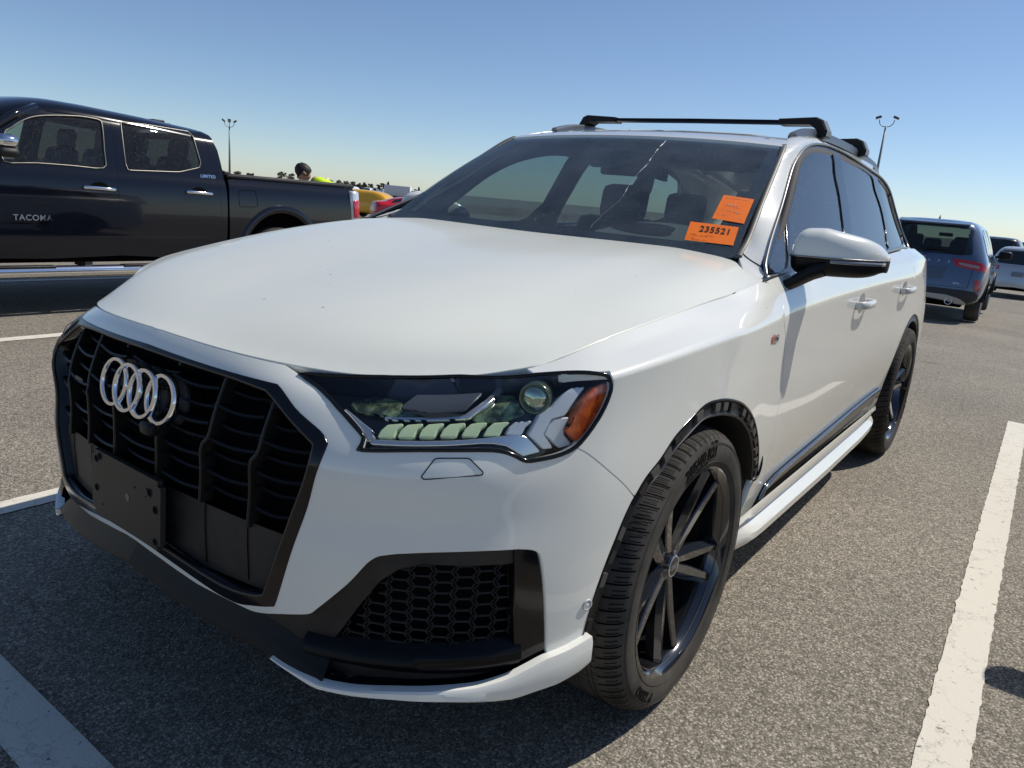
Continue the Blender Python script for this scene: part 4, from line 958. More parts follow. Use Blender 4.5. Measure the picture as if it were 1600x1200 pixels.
# back part of the front wheel house: white return below the missing flare
# ================================================= sills
prof=[(.952,.372),(.957,.350),(.947,.330),(.936,.322),(.932,.306),(.948,.292),(.962,.272),(.961,.245),(.945,.222),(.915,.205),(.80,.195)]
for s_ in (1,-1):
    V=[];F=[]; xs_=np.linspace(-.455,-2.53,40)
    for x in xs_:
        dz=np.interp(-x,[.455,.7,1.5,2.2,2.53],[.03,.012,-.005,.0,.03])
        for (y,z) in prof:
            e=np.interp(-x,[.455,.6,2.45,2.53],[.0,1,1,.6]); V.append((x,s_*(.93+(y-.93)*e if z<.35 else y-.006),z+dz*(.36-z)/.15*(1 if z<.36 else 0)))
    k=len(prof)
    for i in range(len(xs_)-1):
        for j in range(k-1): F.append((i*k+j,i*k+j+1,(i+1)*k+j+1,(i+1)*k+j))
    F.append(tuple(range(k)))
    MB().add(V,F).build('sill',M_WHITE,CAR,auto=28)
# black door strip with bright top
sp_=[(-.662,.342),(-.668,.375),(-.70,.412),(-.80,.428),(-1.0,.434),(-1.6,.452),(-2.2,.474),(-2.44,.484),(-2.475,.478),(-2.485,.45),(-2.46,.432),(-2.2,.414),(-1.6,.392),(-1.12,.376),(-1.03,.372),(-.96,.352),(-.85,.343)]
for dx0,dx1 in ((-.66,-2.49),):
    so_=[tuple(uvx(BODY,x,z,(20,1.5))) for x,z in sp_]
    o=panel('door_strip',BODY,so_,M_GB,CAR,step=.03,off=.010,flange=.012)
    tops=[bpt(uvx(BODY,x,z,(20,1.5))) for x,z in sp_[1:9]]
    for s_,oo in zip((1,-1),o):
        MB().sweep([(q[0],(q[1]+.0115)*s_,q[2]-.004) for q in crom(tops,6)],[(-.0035,-.006),(.0035,-.006),(.0035,.006),(-.0035,.006)]).build('strip_trim',mat('strip_bright',(.20,.25,.33),.12,.9),oo)
        c=tops[-1]; 
put_text('quattro',.024,lambda x,y,z: (-2.40-x,.9675,.449+y+(x)*-.03),'strip_lettering',M_SILV,CAR,extrude=.001)
# ================================================= badges, handles
def sbadge():
    a=G['badge_s'][0]; c=Vector(bpt(a))+Vector((0,.001,0))
    V=lambda x,y,z:(c.x-x,c.y+.0015+z,c.z+y)
    m=MB().add([V(*q) for q in ((-.004,-.012,0),(.014,-.012,0),(.018,.014,0),(.0,.014,0))],[(0,1,2,3)],smooth=False); b=m.build('fender_badge',mat('badge_red',(.6,.02,.02),.3,0,1),CAR)
    m=MB().add([V(*q) for q in ((.016,-.012,0),(.060,-.012,0),(.060,.012,0),(.020,.012,0))],[(0,1,2,3)],smooth=False); m.build('badge_plate',M_SILV,b)
    put_text('S line',.016,lambda x,y,z:V(x+.038,y,.001),'badge_lettering',M_INK,b)
sbadge()
def handle(x0,z0,par,nm='handle'):
    for s_,pr in ((1,par[0]),(-1,par[1])):
        y0=bpt(uvx(BODY,x0,z0,(22,6)))[1]
        path=[(x0+.105,y0-.002,z0-.002),(x0+.095,y0+.022,z0),(x0+.06,y0+.036,z0+.002),(x0,y0+.040,z0+.003),(x0-.06,y0+.038,z0+.003),(x0-.09,y0+.026,z0+.002),(x0-.105,y0-.002,z0)]
        P=crom(path,5); prof=[(.0085*cos(a),.017*sin(a)) for a in np.linspace(0,2*pi,12,endpoint=False)]
        MB().sweep([(q[0],q[1]*s_,q[2]) for q in P],prof).build(nm,M_WHITE,pr)
        # shade of the handle cup, painted as a grey disc on the skin
        n=20; V=[];F=[]; rr=[(1.0,.0006),(.85,-.004),(.5,-.012),(.0,-.015)]
        m=MB().lathe([(1,.0008),(.8,.0010),(.4,.0012),(0,.0013)],axis='y',seg=28)
        m.v=[(x0+q[0]*.058,(y0+q[1])*s_,z0+.0+q[2]*.045) for q in m.v]
        m.build('handle_cup_shade',mat('cup_shade_paint',(.30,.31,.33),.5),pr)
handle(-1.66,.968,FD); handle(-2.62,.985,RD)
# ================================================= wheels
def wheel_proto():
    w=empty('wheel',(0,0,0)); w.parent=CAR
    # local: axis = +y outwards, outer face at y=+.14
    n=216
    prof=[(.262,.120),(.272,.130),(.283,.1375),(.290,.1405),(.300,.1435),(.318,.1455),(.335,.1450),(.350,.1405),(.3605,.1325),(.3680,.121),(.3735,.105),(.3765,.085),(.378,.055),(.3785,.02),(.3785,-.04),(.377,-.09),(.368,-.121),(.35,-.1405),(.32,-.145),(.285,-.1375),(.262,-.12)]
    def mod(i,j,r,h):
        # shoulder blocks
        return r,h
    m=MB().lathe(prof,seg=n,mod=mod); t=m.build('tyre',M_RUB,w)
    # tread grooves: dark rings sunk into the crown
    for h in (.066,.022,-.022,-.066):
        MB().lathe([(.3795,h+.006),(.374,h+.0045),(.374,h-.0045),(.3795,h-.006)],seg=96).build('tread_groove',M_VOID,t)
    # fine sipes
    m=MB()
    for i in range(108):
        a=2*pi*i/108
        for (h0,h1,ro) in ((.085,.073,.3775),(.058,.03,.3788),(.013,-.013,.3789),(-.03,-.058,.3788)):
            P=[]
            for h,da in ((h0,0),(h1,.012)):
                for d in (-.0022,.0022): P.append(((ro+.0004)*cos(a+da+d),h,(ro+.0004)*sin(a+da+d)))
            m.add(P,[(0,1,3,2)],smooth=False)
    lug=[(.3795,.058),(.3778,.085),(.3745,.105),(.3690,.121),(.3618,.1325),(.3545,.139)]
    for i in range(76):
        a=2*pi*i/76
        for (off_,wd,i0,i1) in ((0,.0018,1,6),(2*pi/228,.0010,2,5),(2*pi/114,.0010,2,5)):
            P_=[]
            for q_,(ro,h) in enumerate(lug[i0:i1]):
                for d in (-wd/ro,wd/ro): P_.append(((ro+.0009)*cos(a+off_+d+.010*q_),h+.0006,(ro+.0009)*sin(a+off_+d+.010*q_)))
            m.add(P_,[(2*k_,2*k_+1,2*k_+3,2*k_+2) for k_ in range(i1-i0-1)],smooth=False)
    so_=m.build('sipes',M_VOID,t); so_['kind']='stuff'
    for r_ in (.2955,.3405,.3445): MB().lathe([(r_-.0008,.1425 if r_<.3 else .1440),(r_,.1440 if r_<.3 else .1450),(r_+.0008,.1425 if r_<.3 else .1436)],seg=120).build('sidewall_rib',M_RUB,t)
    def ring_text(s,size,r,a0,mt,sp=1.0,ex=.0004,off=.1452):
        V,F=text_mesh(s,size,True,ex,.0,sp)
        def f(x,y,z): a=rad(a0)-x/r; rr=r+y; hh=off-(.0 if abs(rr-.322)<.014 else (abs(rr-.322)-.014)*.22); return (-rr*cos(a)*-1,hh+z,rr*sin(a))
        MB().add([f(*q) for q in V],F,smooth=False).build('tyre_lettering',mt,t)
    # angle measured so that text reads clockwise seen from outside (+y): x of car runs to the left there
    def rt(s,size,r,a0,mt,sp=1.0):
        V,F=text_mesh(s,size,True,.0004,.0,sp)
        def f(x,y,z):
            a=rad(a0)+x/r; rr=r+y; return (rr*cos(a),.1474-max(0,rr-.335)*.30-max(0,.316-rr)*.16+z*1,rr*sin(a))
        return MB().add([f(*q) for q in V],F,smooth=False).build('tyre_lettering',mt,t)
    rt('285/40 R21',.040,.3235,82,M_RUBL,1.02)
    rt('RADIAL TUBELESS  M+S',.011,.3010,78,M_RUBL,1.1)
    rt('XL  109H',.010,.349,95,M_RUBL,1.1)
    rt('P ZERO',.036,.3225,-52,M_RUBL,1.05)
    # rim
    m=MB().lathe([(.262,.118),(.2665,.128),(.2755,.1365),(.2800,.1360),(.2795,.130),(.2700,.1265),(.2640,.118),(.2585,.098),(.2545,.06),(.252,.02),(.250,-.05),(.262,-.12)],seg=96); rim=m.build('rim',M_WHL,w,auto=40)
    MB().lathe([(0,-.04),(.249,-.04)],seg=48).build('rim_back',M_VOID,rim)
    # five double spokes
    for k in range(5):
        for sd in (-1,1):
            a=rad(52+72*k+sd*9.5); aw=rad(52+72*k+sd*4.0)
            V=[];F=[]; st=[]
            for t in np.linspace(0,1,9):
                r=.036+(.268-.036)*t; aa=rad(52+72*k)+sd*rad(5.0)+sd*rad(6.0)*t**.8 if 1 else a
                # hub spokes leave close together
                aa=rad(52+72*k)+sd*(.012+.026*t+.006*math.sin(pi*t))/r if 0 else rad(52+72*k)+sd*math.atan2(.016+.036*t,r)
                wd=.0165*(1-t)+.0175*t+.0045*math.sin(pi*min(1,t*1.3)); y=.086+.030*t-.003*math.sin(pi*t)
                er=Vector((cos(aa),0,sin(aa))); et=Vector((-sin(aa),0,cos(aa)))*sd
                c_=er*r
                y_in=y-.006 
                sec=[(-wd,-.030+y),(-wd,y-.004),(-wd+.003,y),(wd*.15,y+.002),(wd,y-.011),(wd,-.036+y)]
                V+=[tuple(c_+et*p_+Vector((0,h_,0))) for p_,h_ in sec]
            for i in range(8):
                for j in range(6): F.append((i*6+j,i*6+(j+1)%6,(i+1)*6+(j+1)%6,(i+1)*6+j))
            MB().add(V,F).build('spoke',M_WHL,w,auto=25)
    hub=MB().lathe([(0,.094),(.030,.094),(.034,.090),(.050,.082),(.062,.066),(.066,.03)],seg=48).build('hub',M_WHL,w,auto=30)
    cap=MB().lathe([(0,.098),(.024,.098),(.0275,.0965),(.0295,.094)],seg=40).build('hub_cap',mat('cap_black',(.02,.02,.02),.3),hub)
    MB().lathe([(.0250,.0975),(.0272,.0990),(.0298,.0960)],seg=40).build('cap_ring',M_SILV,cap)
    for yc in (-.0135,-.0045,.0045,.0135):
        MB().tube([(yc+.0062*cos(a),.0985,.0062*sin(a)) for a in np.linspace(0,2*pi,20,endpoint=False)],.0008,0,5,closed=True).build('cap_emblem',M_SILV,cap) if 0 else None
    m=MB()
    for yc in (-.0135,-.0045,.0045,.0135):
        P=[]; n_=20
        for i in range(n_):
            a=2*pi*i/n_
            for r_ in (.0055,.0070): P.append((yc+r_*cos(a),.0986,r_*sin(a)))
        m.add(P,[(2*i,2*i+1,(2*i+3)%(2*n_),(2*i+2)%(2*n_)) for i in range(n_)],smooth=False)
    m.build('cap_emblem',M_SILV,cap)
    m=MB()
    for k in range(5):
        a=rad(88+72*k); m.add(*(lambda L:(L.v,L.f))(MB().lathe([(0,.080),(.0075,.080),(.009,.078),(.009,.06)],seg=10,c=(.044*cos(a),0,.044*sin(a)))))
    m.build('wheel_bolt',M_MB,hub)
    # brake disc and caliper
    d=MB().lathe([(.07,.0),(.19,.0),(.19,-.03),(.07,-.03)],seg=64).build('brake_disc',M_IRON,w)
    V=[];F=[]
    m=MB().lathe([(.135,.03),(.20,.035),(.215,.02),(.215,-.05),(.135,-.05)],seg=14,a0=rad(20),a1=rad(75)); m.build('brake_caliper',mat('caliper',(.05,.05,.05),.5),w)
    return w
WH=wheel_proto()
def place_wheel(w,x,y,flip,rot=0):
    w.location=(x,y,.378); w.rotation_euler=(0,rot,pi if flip else 0); return w
def copy_tree(o,parent):
    c=o.copy(); COL.objects.link(c); c.parent=parent
    for ch in list(o.children): copy_tree(ch,c)
    return c
w2=copy_tree(WH,CAR); w3=copy_tree(WH,CAR); w4=copy_tree(WH,CAR)
place_wheel(WH,0,.8385,False); place_wheel(w2,-2.995,.846,False,rad(100)); place_wheel(w3,0,-.8385,True,1); place_wheel(w4,-2.995,-.846,True,2)
# ================================================= mirrors
def mirror(s_):
    root=empty('door_mirror',(-.75,s_*1.0,1.18)); root.parent=CAR
    nA,nB=30,28; 
    # sections along y from inner to outer; x front/back, z top/bottom
    ys=np.linspace(0,1,nA)
    def sec(t,part):
        y=.885+.250*t
        xf=-.690-.05*t-.13*t**3; xb=xf-(.155-.03*t)
        e=math.sqrt(max(0,1-((max(t-.62,0))/.38)**3.2)); e=max(e,.30); e0=math.sqrt(max(0,1-((max(.16-t,0))/.16)**2)) ; e=e*(.30+.70*e0)
        ztop=1.176+(.106-.052*t)*e*(1-.25*max(0,.35-t)/.35); zbot=1.172-(.060-.008*t)*max(e,.62 if t>.5 else 0); 
        xc=(xf+xb)/2; hx=(xf-xb)/2*(.25+.75*e)
        return y,xc,hx,ztop,zbot
    for nm,mt,lo,hi,off in (('mirror_cap',M_WHITE,0,pi,.0),('mirror_housing',M_MB,pi,2*pi,-.001)):
        V=[];F=[]; K=18
        for t in ys:
            y,xc,hx,zt,zb=sec(t,0); zm=1.174+.004*t
            for k in range(K+1):
                a=lo+(hi-lo)*k/K; c_=cos(a); s2=sin(a)
                cx=abs(c_)**.75*(1 if c_>0 else -1); sz=abs(s2)**.85
                z=zm+(zt-zm)*sz if s2>=0 and lo==0 else zm-(zm-zb)*sz
                V.append((xc+hx*cx+off,y*s_,z))
        for i in range(nA-1):
            for k in range(K): F.append((i*(K+1)+k,i*(K+1)+k+1,(i+1)*(K+1)+k+1,(i+1)*(K+1)+k))
        F.append(tuple(range(K+1))); F.append(tuple((nA-1)*(K+1)+k for k in range(K+1)))
        m=MB().add(V,F); m.v=[(a-root.location.x,b-root.location.y,c-root.location.z) for a,b,c in m.v]; m.build(nm,mt,root,auto=60)
    # indicator strip and chrome line
    pth=[]
    for t in np.linspace(.02,.99,30):
        y,xc,hx,zt,zb=sec(t,0); pth.append((xc+hx+.0015,y*s_,1.172+.004*t))
    off=Vector(root.location)
    MB().sweep([Vector(q)-off for q in pth],[(-.003,-.0025),(.003,-.0025),(.003,.003),(-.003,.003)]).build('mirror_trim',M_ALU,root)
    p2=[(q[0]+.0005,q[1],q[2]-.010) for q in pth[14:]]
    MB().sweep([Vector(q)-off for q in p2],[(-.003,-.005),(.003,-.005),(.003,.0055),(-.003,.0055)]).build('mirror_indicator',mat('indicator_grey',(.22,.23,.25),.15,.2,1),root)
    # arm
    arm=[(-.655,.880,1.068,.036,.020),(-.675,.905,1.080,.036,.021),(-.70,.935,1.105,.045,.026),(-.735,.965,1.130,.055,.028),(-.765,.995,1.145,.055,.028)]
    V=[];F=[];K=14
    for (x,y,z,a,b) in arm:
        for k in range(K):
            t=2*pi*k/K; V.append((x+a*cos(t)-off.x,y*s_-off.y,z+b*sin(t)+.25*a*cos(t)*0-off.z))
    for i in range(4):
        for k in range(K): F.append((i*K+k,i*K+(k+1)%K,(i+1)*K+(k+1)%K,(i+1)*K+k))
    F.append(tuple(range(K)))
    MB().add(V,F).build('mirror_arm',M_MB,root)
    # glass
    V=[]; 
    for k in range(24):
        a=2*pi*k/24; V.append((-.875-off.x-.02*(.5+.5*cos(a)),(1.015+.088*cos(a))*s_-off.y,1.178+.045*sin(a)-off.z))
    MB().add(V,[tuple(range(24))],smooth=False).build('mirror_glass',M_CHR,root)
mirror(1); mirror(-1)
_m=[o for o in CAR.children if o.name.startswith('door_mirror')][-1]
_m.location=(-.98,-.965,1.18); _m.rotation_euler=(0,0,rad(-72)); _m['label']='folded door mirror on the far side'
# ================================================= roof rails and cross bars
for s_ in (1,-1):
    path=[]
    for x in np.linspace(-1.52,-3.45,40):
        e=uvof(SIDEG,(0,1),(x,.585 if x>-3.1 else .585-.1*(-3.1-x)),(5,10)); q=SIDEG(*e)[0]
        lift=.034*math.sin(pi*min(1,max(0,(-1.52-x)/.26))/2)*math.sin(pi*min(1,max(0,(x+3.45)/.26))/2)
        path.append((x,q[1]*s_,q[2]+lift*1.0))
    MB().sweep(path,[(-.017,-.030),(-.019,-.008),(-.012,.006),(.012,.006),(.019,-.008),(.017,-.030)]).build('roof_rail',M_RAIL,CAR,auto=50)
def bar(x,nm='cross_bar'):
    zt=1.722
    zr=SIDEG(*uvof(SIDEG,(0,1),(x,.585),(5,10)))[0][2]
    m=MB(); m.sweep([(x,-.50,zt-.012),(x,0,zt-.010),(x,.50,zt-.012)],[(-.035,-.009),(-.028,.006),(.0,.0095),(.028,.006),(.035,-.009),(.0,-.0125)]); b=m.build(nm,M_MB,CAR,auto=40)
    for s_ in (1,-1):
        V=[];F=[]
        # foot: arm over the rail, tall chamfered block
        out=[(.42,zt-.026),(.42,zt-.002),(.585,zt+.006),(.610,zt-.004),(.636,zt-.048),(.634,zr+.010),(.600,zr+.006),(.592,zr+.040),(.565,zt-.026)]
        for dx,sc in ((-.046,1),(-.04,1.0),(.04,1.0),(.046,1)):
            for (y,z) in out: V.append((x+dx,s_*(y if abs(dx)<.045 else .53+(y-.53)*.93),z if abs(dx)<.045 else (zt-.03)+(z-(zt-.03))*.9))
        k=len(out)
        for i in range(3):
            for j in range(k): F.append((i*k+j,i*k+(j+1)%k,(i+1)*k+(j+1)%k,(i+1)*k+j))
        F.append(tuple(range(k))); F.append(tuple(3*k+j for j in range(k)))
        f=MB().add(V,F,smooth=False).build('bar_foot',M_MB,b)
        # pale end cover
        P=[(.6365,zt-.050),(.6345,zr+.012),(.6105,zt-.004)]
        MB().add([(x-.036,s_*.6125,zt-.004),(x+.036,s_*.6125,zt-.004),(x+.038,s_*.6385,zt-.050),(x-.038,s_*.6385,zt-.050),(x+.038,s_*.6365,zr+.015),(x-.038,s_*.6365,zr+.015)],[(0,1,2,3),(3,2,4,5)],smooth=False).build('foot_cover',mat('foot_grey',(.20,.205,.215),.4,.3),f)
bar(-1.86); bar(-2.66)

# ================================================= cabin
def bx(name,c,size,mt,par,bev=.03,rot=None): return MB().box(c,size,0,rot,bev).build(name,mt,par)
# floor, bulkhead and dark shell so that light does not leak through
bx('underbody',(-1.75,0,.34),(4.2,1.30,.16),M_VOID,CAR,.02)
bx('engine_bay',(.15,0,.62),(.95,1.2,.42),M_VOID,CAR,.02)
bx('firewall',(-.50,0,.76),(.06,1.60,.56),M_VOID,CAR,.01)
bx('cabin_floor',(-2.2,0,.46),(3.3,1.72,.10),M_VOID,CAR,.01)
# door inner cards up to the belt
for s_ in (1,-1): bx('door_card',(-1.75,s_*.86,.80),(2.5,.05,.56),M_SEAT,CAR,.02)
bx('headliner',(-2.3,0,1.575),(1.9,1.10,.02),mat('headliner_grey',(.10,.10,.10),.9),CAR,.004)
# dashboard: pale top pad with dark instrument hood
V=[];F=[]; ys=np.linspace(-.80,.80,33); pr=[(-.60,1.085),(-.70,1.135),(-.82,1.155),(-.93,1.155),(-.98,1.08),(-.95,.80)]
for y in ys:
    hood=.035*math.exp(-((y-.38)/.20)**4)
    for j,(x,z) in enumerate(pr): V.append((x-.02*abs(y),y,z+(hood if j in (2,3) else 0)-.01*abs(y)))
k=len(pr)
for i in range(32):
    for j in range(k-1): F.append((i*k+j,i*k+j+1,(i+1)*k+j+1,(i+1)*k+j))
dash=MB().add(V,F).build('dashboard',M_DASH,CAR)
# pale pad at the driver's end, with the head-up slot
V=[(-.70,.16,1.150),(-.66,.74,1.128),(-.84,.74,1.142),(-.88,.20,1.172)]
pad=crom([(-.7,.186,1.177),(-.7,.319,1.17),(-.7,.468,1.169),(-.72,.66,1.165),(-.97,.60,1.205),(-.97,.386,1.229),(-.97,.253,1.226),(-.93,.178,1.21),(-.85,.148,1.191)],5,True)
MB().add([tuple(q) for q in pad],[tuple(range(len(pad)))]).build('dash_pad',M_DASHL,dash)
slot=crom([(-.86,.163,1.195),(-.92,.211,1.214),(-.92,.332,1.219),(-.9,.408,1.209),(-.8,.407,1.184),(-.8,.277,1.186)],5,True)
MB().add([(a,b,c+.004) for a,b,c in slot],[tuple(range(len(slot)))]).build('display_slot',M_VOID,dash)
# raised cowl under the pad
_c=[(-.70,.15,1.12),(-.70,.66,1.12),(-.99,.60,1.12),(-.99,.14,1.12)]
MB().add([(-.69,.14,1.10),(-.69,.70,1.10),(-1.0,.64,1.10),(-1.0,.12,1.10),(-.70,.17,1.170),(-.72,.66,1.160),(-.97,.60,1.198),(-.97,.20,1.205)],[(0,1,5,4),(1,2,6,5),(2,3,7,6),(3,0,4,7),(4,5,6,7)],smooth=False).build('instrument_cowl',M_DASH,dash)
# inner trims of pillars and roof frame
M_TRIM=mat('trim_grey',(.055,.055,.058),.8)
for s_ in (1,-1):
    pth=crom([(-.80,.805,1.12),(-1.00,.765,1.27),(-1.20,.715,1.41),(-1.42,.665,1.50),(-1.75,.645,1.545),(-2.4,.655,1.535),(-3.0,.65,1.50)],6)
    MB().sweep([(a,b*s_,c) for a,b,c in pth],[(-.012,-.035),(.012,-.035),(.012,.045),(-.012,.045)]).build('roof_frame_trim',M_TRIM,CAR)
    MB().sweep([(-1.79,.81*s_,1.05),(-1.80,.735*s_,1.25),(-1.84,.645*s_,1.46),(-1.86,.60*s_,1.54)],[(-.07,-.02),(.07,-.02),(.07,.02),(-.07,.02)],up=(0,1,0)).build('door_pillar_trim',M_TRIM,CAR)
    MB().sweep([(-2.58,.79*s_,1.05),(-2.60,.72*s_,1.25),(-2.66,.62*s_,1.47)],[(-.06,-.02),(.06,-.02),(.06,.02),(-.06,.02)],up=(0,1,0)).build('door_pillar_trim',M_TRIM,CAR)
# steering wheel
sw=empty('steering_wheel',(-1.02,.38,1.02)); sw.parent=CAR; sw.rotation_euler=(0,rad(-62),0)
MB().tube([(.185*cos(a),.185*sin(a),0) for a in np.linspace(0,2*pi,40,endpoint=False)],.017,0,8,closed=True).build('wheel_rim',M_SEAT,sw)
for a in (0,rad(140),rad(220)): MB().box((.09*cos(a+pi/2*0),.09*sin(a),-.015),(.18,.04,.02),0,Matrix.Rotation(a,3,'Z'),.006).build('wheel_spoke',M_SEAT,sw)
MB().lathe([(0,.02),(.05,.018),(.065,0),(.06,-.03)],axis='z',seg=24).build('wheel_boss',M_SEAT,sw)
def seat(x,y,w=.52,par=CAR,h=.0):
    s=empty('seat',(x,y,.5)); s.parent=par
    MB().box((0,0,.08),(.52,w,.16),0,None,.06).build('seat_base',M_SEAT,s)
    MB().box((-.30,0,.42),(.15,w-.04,.62),0,Matrix.Rotation(rad(-14),3,'Y'),.06).build('backrest',M_SEAT,s)
    MB().box((-.405,0,.80+h),(.10,.27,.19),0,Matrix.Rotation(rad(-10),3,'Y'),.045).build('headrest',M_SEAT,s)
    for d in (-.06,.06): MB().tube([(-.38,d,.66),(-.40,d,.76+h)],.006,0,6).build('headrest_post',M_CHR,s)
    return s
for y in (.38,-.38): seat(-1.55,y)
for y in (.42,0,-.42): seat(-2.45,y,.44)
# rear-view mirror and camera housing at the top of the glass
bx('interior_mirror',(-1.19,.03,1.435),(.03,.25,.065),M_MB,CAR,.018,Matrix.Rotation(rad(8),3,'Z'))
V=[];F=[]
for i,(s,hw,dz) in enumerate(((.99,.15,.015),(.9,.155,.03),(.82,.12,.04),(.74,.06,.045),(.70,.03,.03))):
    for t in np.linspace(-1,1,7):
        X=WS(5.5+t*hw/.125,1+s*5)[0]; V.append((X[0]-.02,X[1],X[2]-dz*.6-.01))
for i in range(4):
    for j in range(6): F.append((i*7+j,i*7+j+1,(i+1)*7+j+1,(i+1)*7+j))
MB().add(V,F).build('sensor_housing',M_MB,CAR)
bx('sensor_window',(-1.17,.045,1.49),(.012,.05,.03),mat('sensor_blue',(.05,.09,.13),.2,0,1),CAR,.004,Matrix.Rotation(rad(-35),3,'Y'))
# ---- stickers, crack (px-traced places on the glass)
def ws_at(u,v,off): 
    X=WS(u,v)[0]; n=WS.normal(np.array([float(u)]),np.array([float(v)]))[0]*wsg; return X+n*off
def sticker(key,name,label,off=.0025):
    Q=np.array(G[key]); 
    def f(a,b,o=0): # a 0..1 along, b 0..1 from bottom to top ; Q order: TL,TR,BR,BL
        q=(1-a)*((1-b)*Q[3]+b*Q[0])+a*((1-b)*Q[2]+b*Q[1]); return ws_at(q[0],q[1],off+o)
    V=[];n=8
    for j in range(n+1):
        for i in range(n+1):
            V.append(f(i/n,j/n))
    F=[(j*(n+1)+i,j*(n+1)+i+1,(j+1)*(n+1)+i+1,(j+1)*(n+1)+i) for j in range(n) for i in range(n)]
    o=MB().add(V,F).build(name,M_ORG,CAR); o['label']=label
    return o,f
so1,f1=sticker('stickB','windshield_sticker','orange windshield sticker printed with the number 235521')
W1=.205;H1=.092
put_text('235521',.040,lambda x,y,z: f1(.56+x/W1,.66+y/H1,.0012),'sticker_number',M_INK,so1,spacing=1.12)
for (cx,cy,w,n) in ((.13,.36,.16,12),(.13,.26,.18,14),(.30,.30,.30,20),(.12,.14,.14,10),(.28,.08,.34,24),(.48,.34,.16,10)):
    m=MB()
    for i in range(n):
        if random.random()<.25: continue
        a=cx-w/2+w*i/n; b=a+w/n*.7; h=.018*random.uniform(.5,1)
        m.add([f1(a,cy-h,.001),f1(b,cy-h,.001),f1(b,cy+h,.001),f1(a,cy+h,.001)],[(0,1,2,3)],smooth=False)
    m.build('small_print',mat('print_brown',(.35,.07,.01),.7),so1)
so2,f2=sticker('stickA','windshield_sticker','square orange windshield sticker with faded writing, above the numbered one')
W2=.13;H2=.115
put_text('08/2x/2024',.016,lambda x,y,z: f2(.5+x/W2,.90+y/H2,.001),'faded_print',M_INK2,so2) if 0 else None
for (cx,cy,w,n,hh) in ((.5,.91,.78,16,.022),(.42,.62,.4,7,.05),(.40,.40,.55,10,.035),(.72,.36,.2,5,.05),(.25,.2,.3,8,.02),(.82,.16,.16,5,.05),(.60,.55,.2,4,.02)):
    m=MB()
    for i in range(n):
        if random.random()<.3: continue
        a=cx-w/2+w*i/n; b=a+w/n*.6; h=hh*random.uniform(.4,1)
        m.add([f2(a,cy-h,.001),f2(b,cy-h,.001),f2(b,cy+h,.001),f2(a,cy+h,.001)],[(0,1,2,3)],smooth=False)
    m.build('faded_print',M_INK2,so2)
m=MB(); C=G['crack']; M_CRK=mat('crack_white',(.85,.87,.88),.3)
wds=[.0006,.0030,.0012,.0026,.0008,.0006,.0016,.0006,.0005,.0004]
cp=crom(C,3); 
rs=random.Random(3); pts=[ws_at(a,b,.0022) for a,b in cp]; pts=[Vector(q)+Vector((0,rs.uniform(-.003,.003),0)) for q in pts]
sc=[.42*rs.uniform(.6,1.5) for i in range(len(pts))]
m.sweep(pts,[(-.0010,0),(0,.0004),(.0010,0)],up=(.75,0,.66),scale=sc); ck=m.build('glass_crack',mat('crack_grey',(.42,.45,.47),.3),wso)
for a_,b_,w_ in ((.2,1.0,1.6),(1.0,2.1,3.0),(2.6,3.2,2.6),(3.3,3.8,1.2),(5.4,6.2,2.0),(6.8,8.4,1.0),(11.5,12.6,.9)):
    q=[]
    for t_ in np.linspace(a_,b_,5):
        i_=int(t_); f_=t_-i_; q.append(pts[i_]*(1-f_)+pts[min(i_+1,len(pts)-1)]*f_+Vector((.0006,0,.0006)))
    MB().sweep(q,[(-.0011,0),(0,.0004),(.0011,0)],up=(.75,0,.66),scale=[.3*w_,w_,.8*w_,w_,.3*w_]).build('crack_glint',M_CRK,wso)
# wiper hint of a pale reflection is left to the light; vehicle number plate strip at the base of the glass

# ---- pickup truck side sheet (centre plane y=TY)
TY=-6.0
TXS=[2.0,1.6,1.0,.3,-.3,-.9,-1.5,-2.0,-2.4,-2.7,-3.1,-3.6,-4.1,-4.45]
TZ=[.42,.50,.62,.78,.92,1.03,1.11,1.16,1.21,1.30,1.45,1.58,1.66,1.71,1.745,1.76]
TYO=[.925,.94,.955,.957,.952,.948,.938,.922,.895,.870,.822,.775,.735,.67,.56,.40]
def tnet():
    rows=[]
    for z,y in zip(TZ,TYO):
        r=[]
        for x in TXS:
            f=max(0,(z-1.16)/.6)
            drop=np.interp(-x,[-.5,.2,.9,1.5,2.0,2.5],[.10,.02,0,.015,.045,.085])*f
            r.append((x,TY+y-(.03 if x>1.5 else 0)*(x-1.5),z-drop))
        rows.append(r)
    return Net(rows)
TS=tnet()

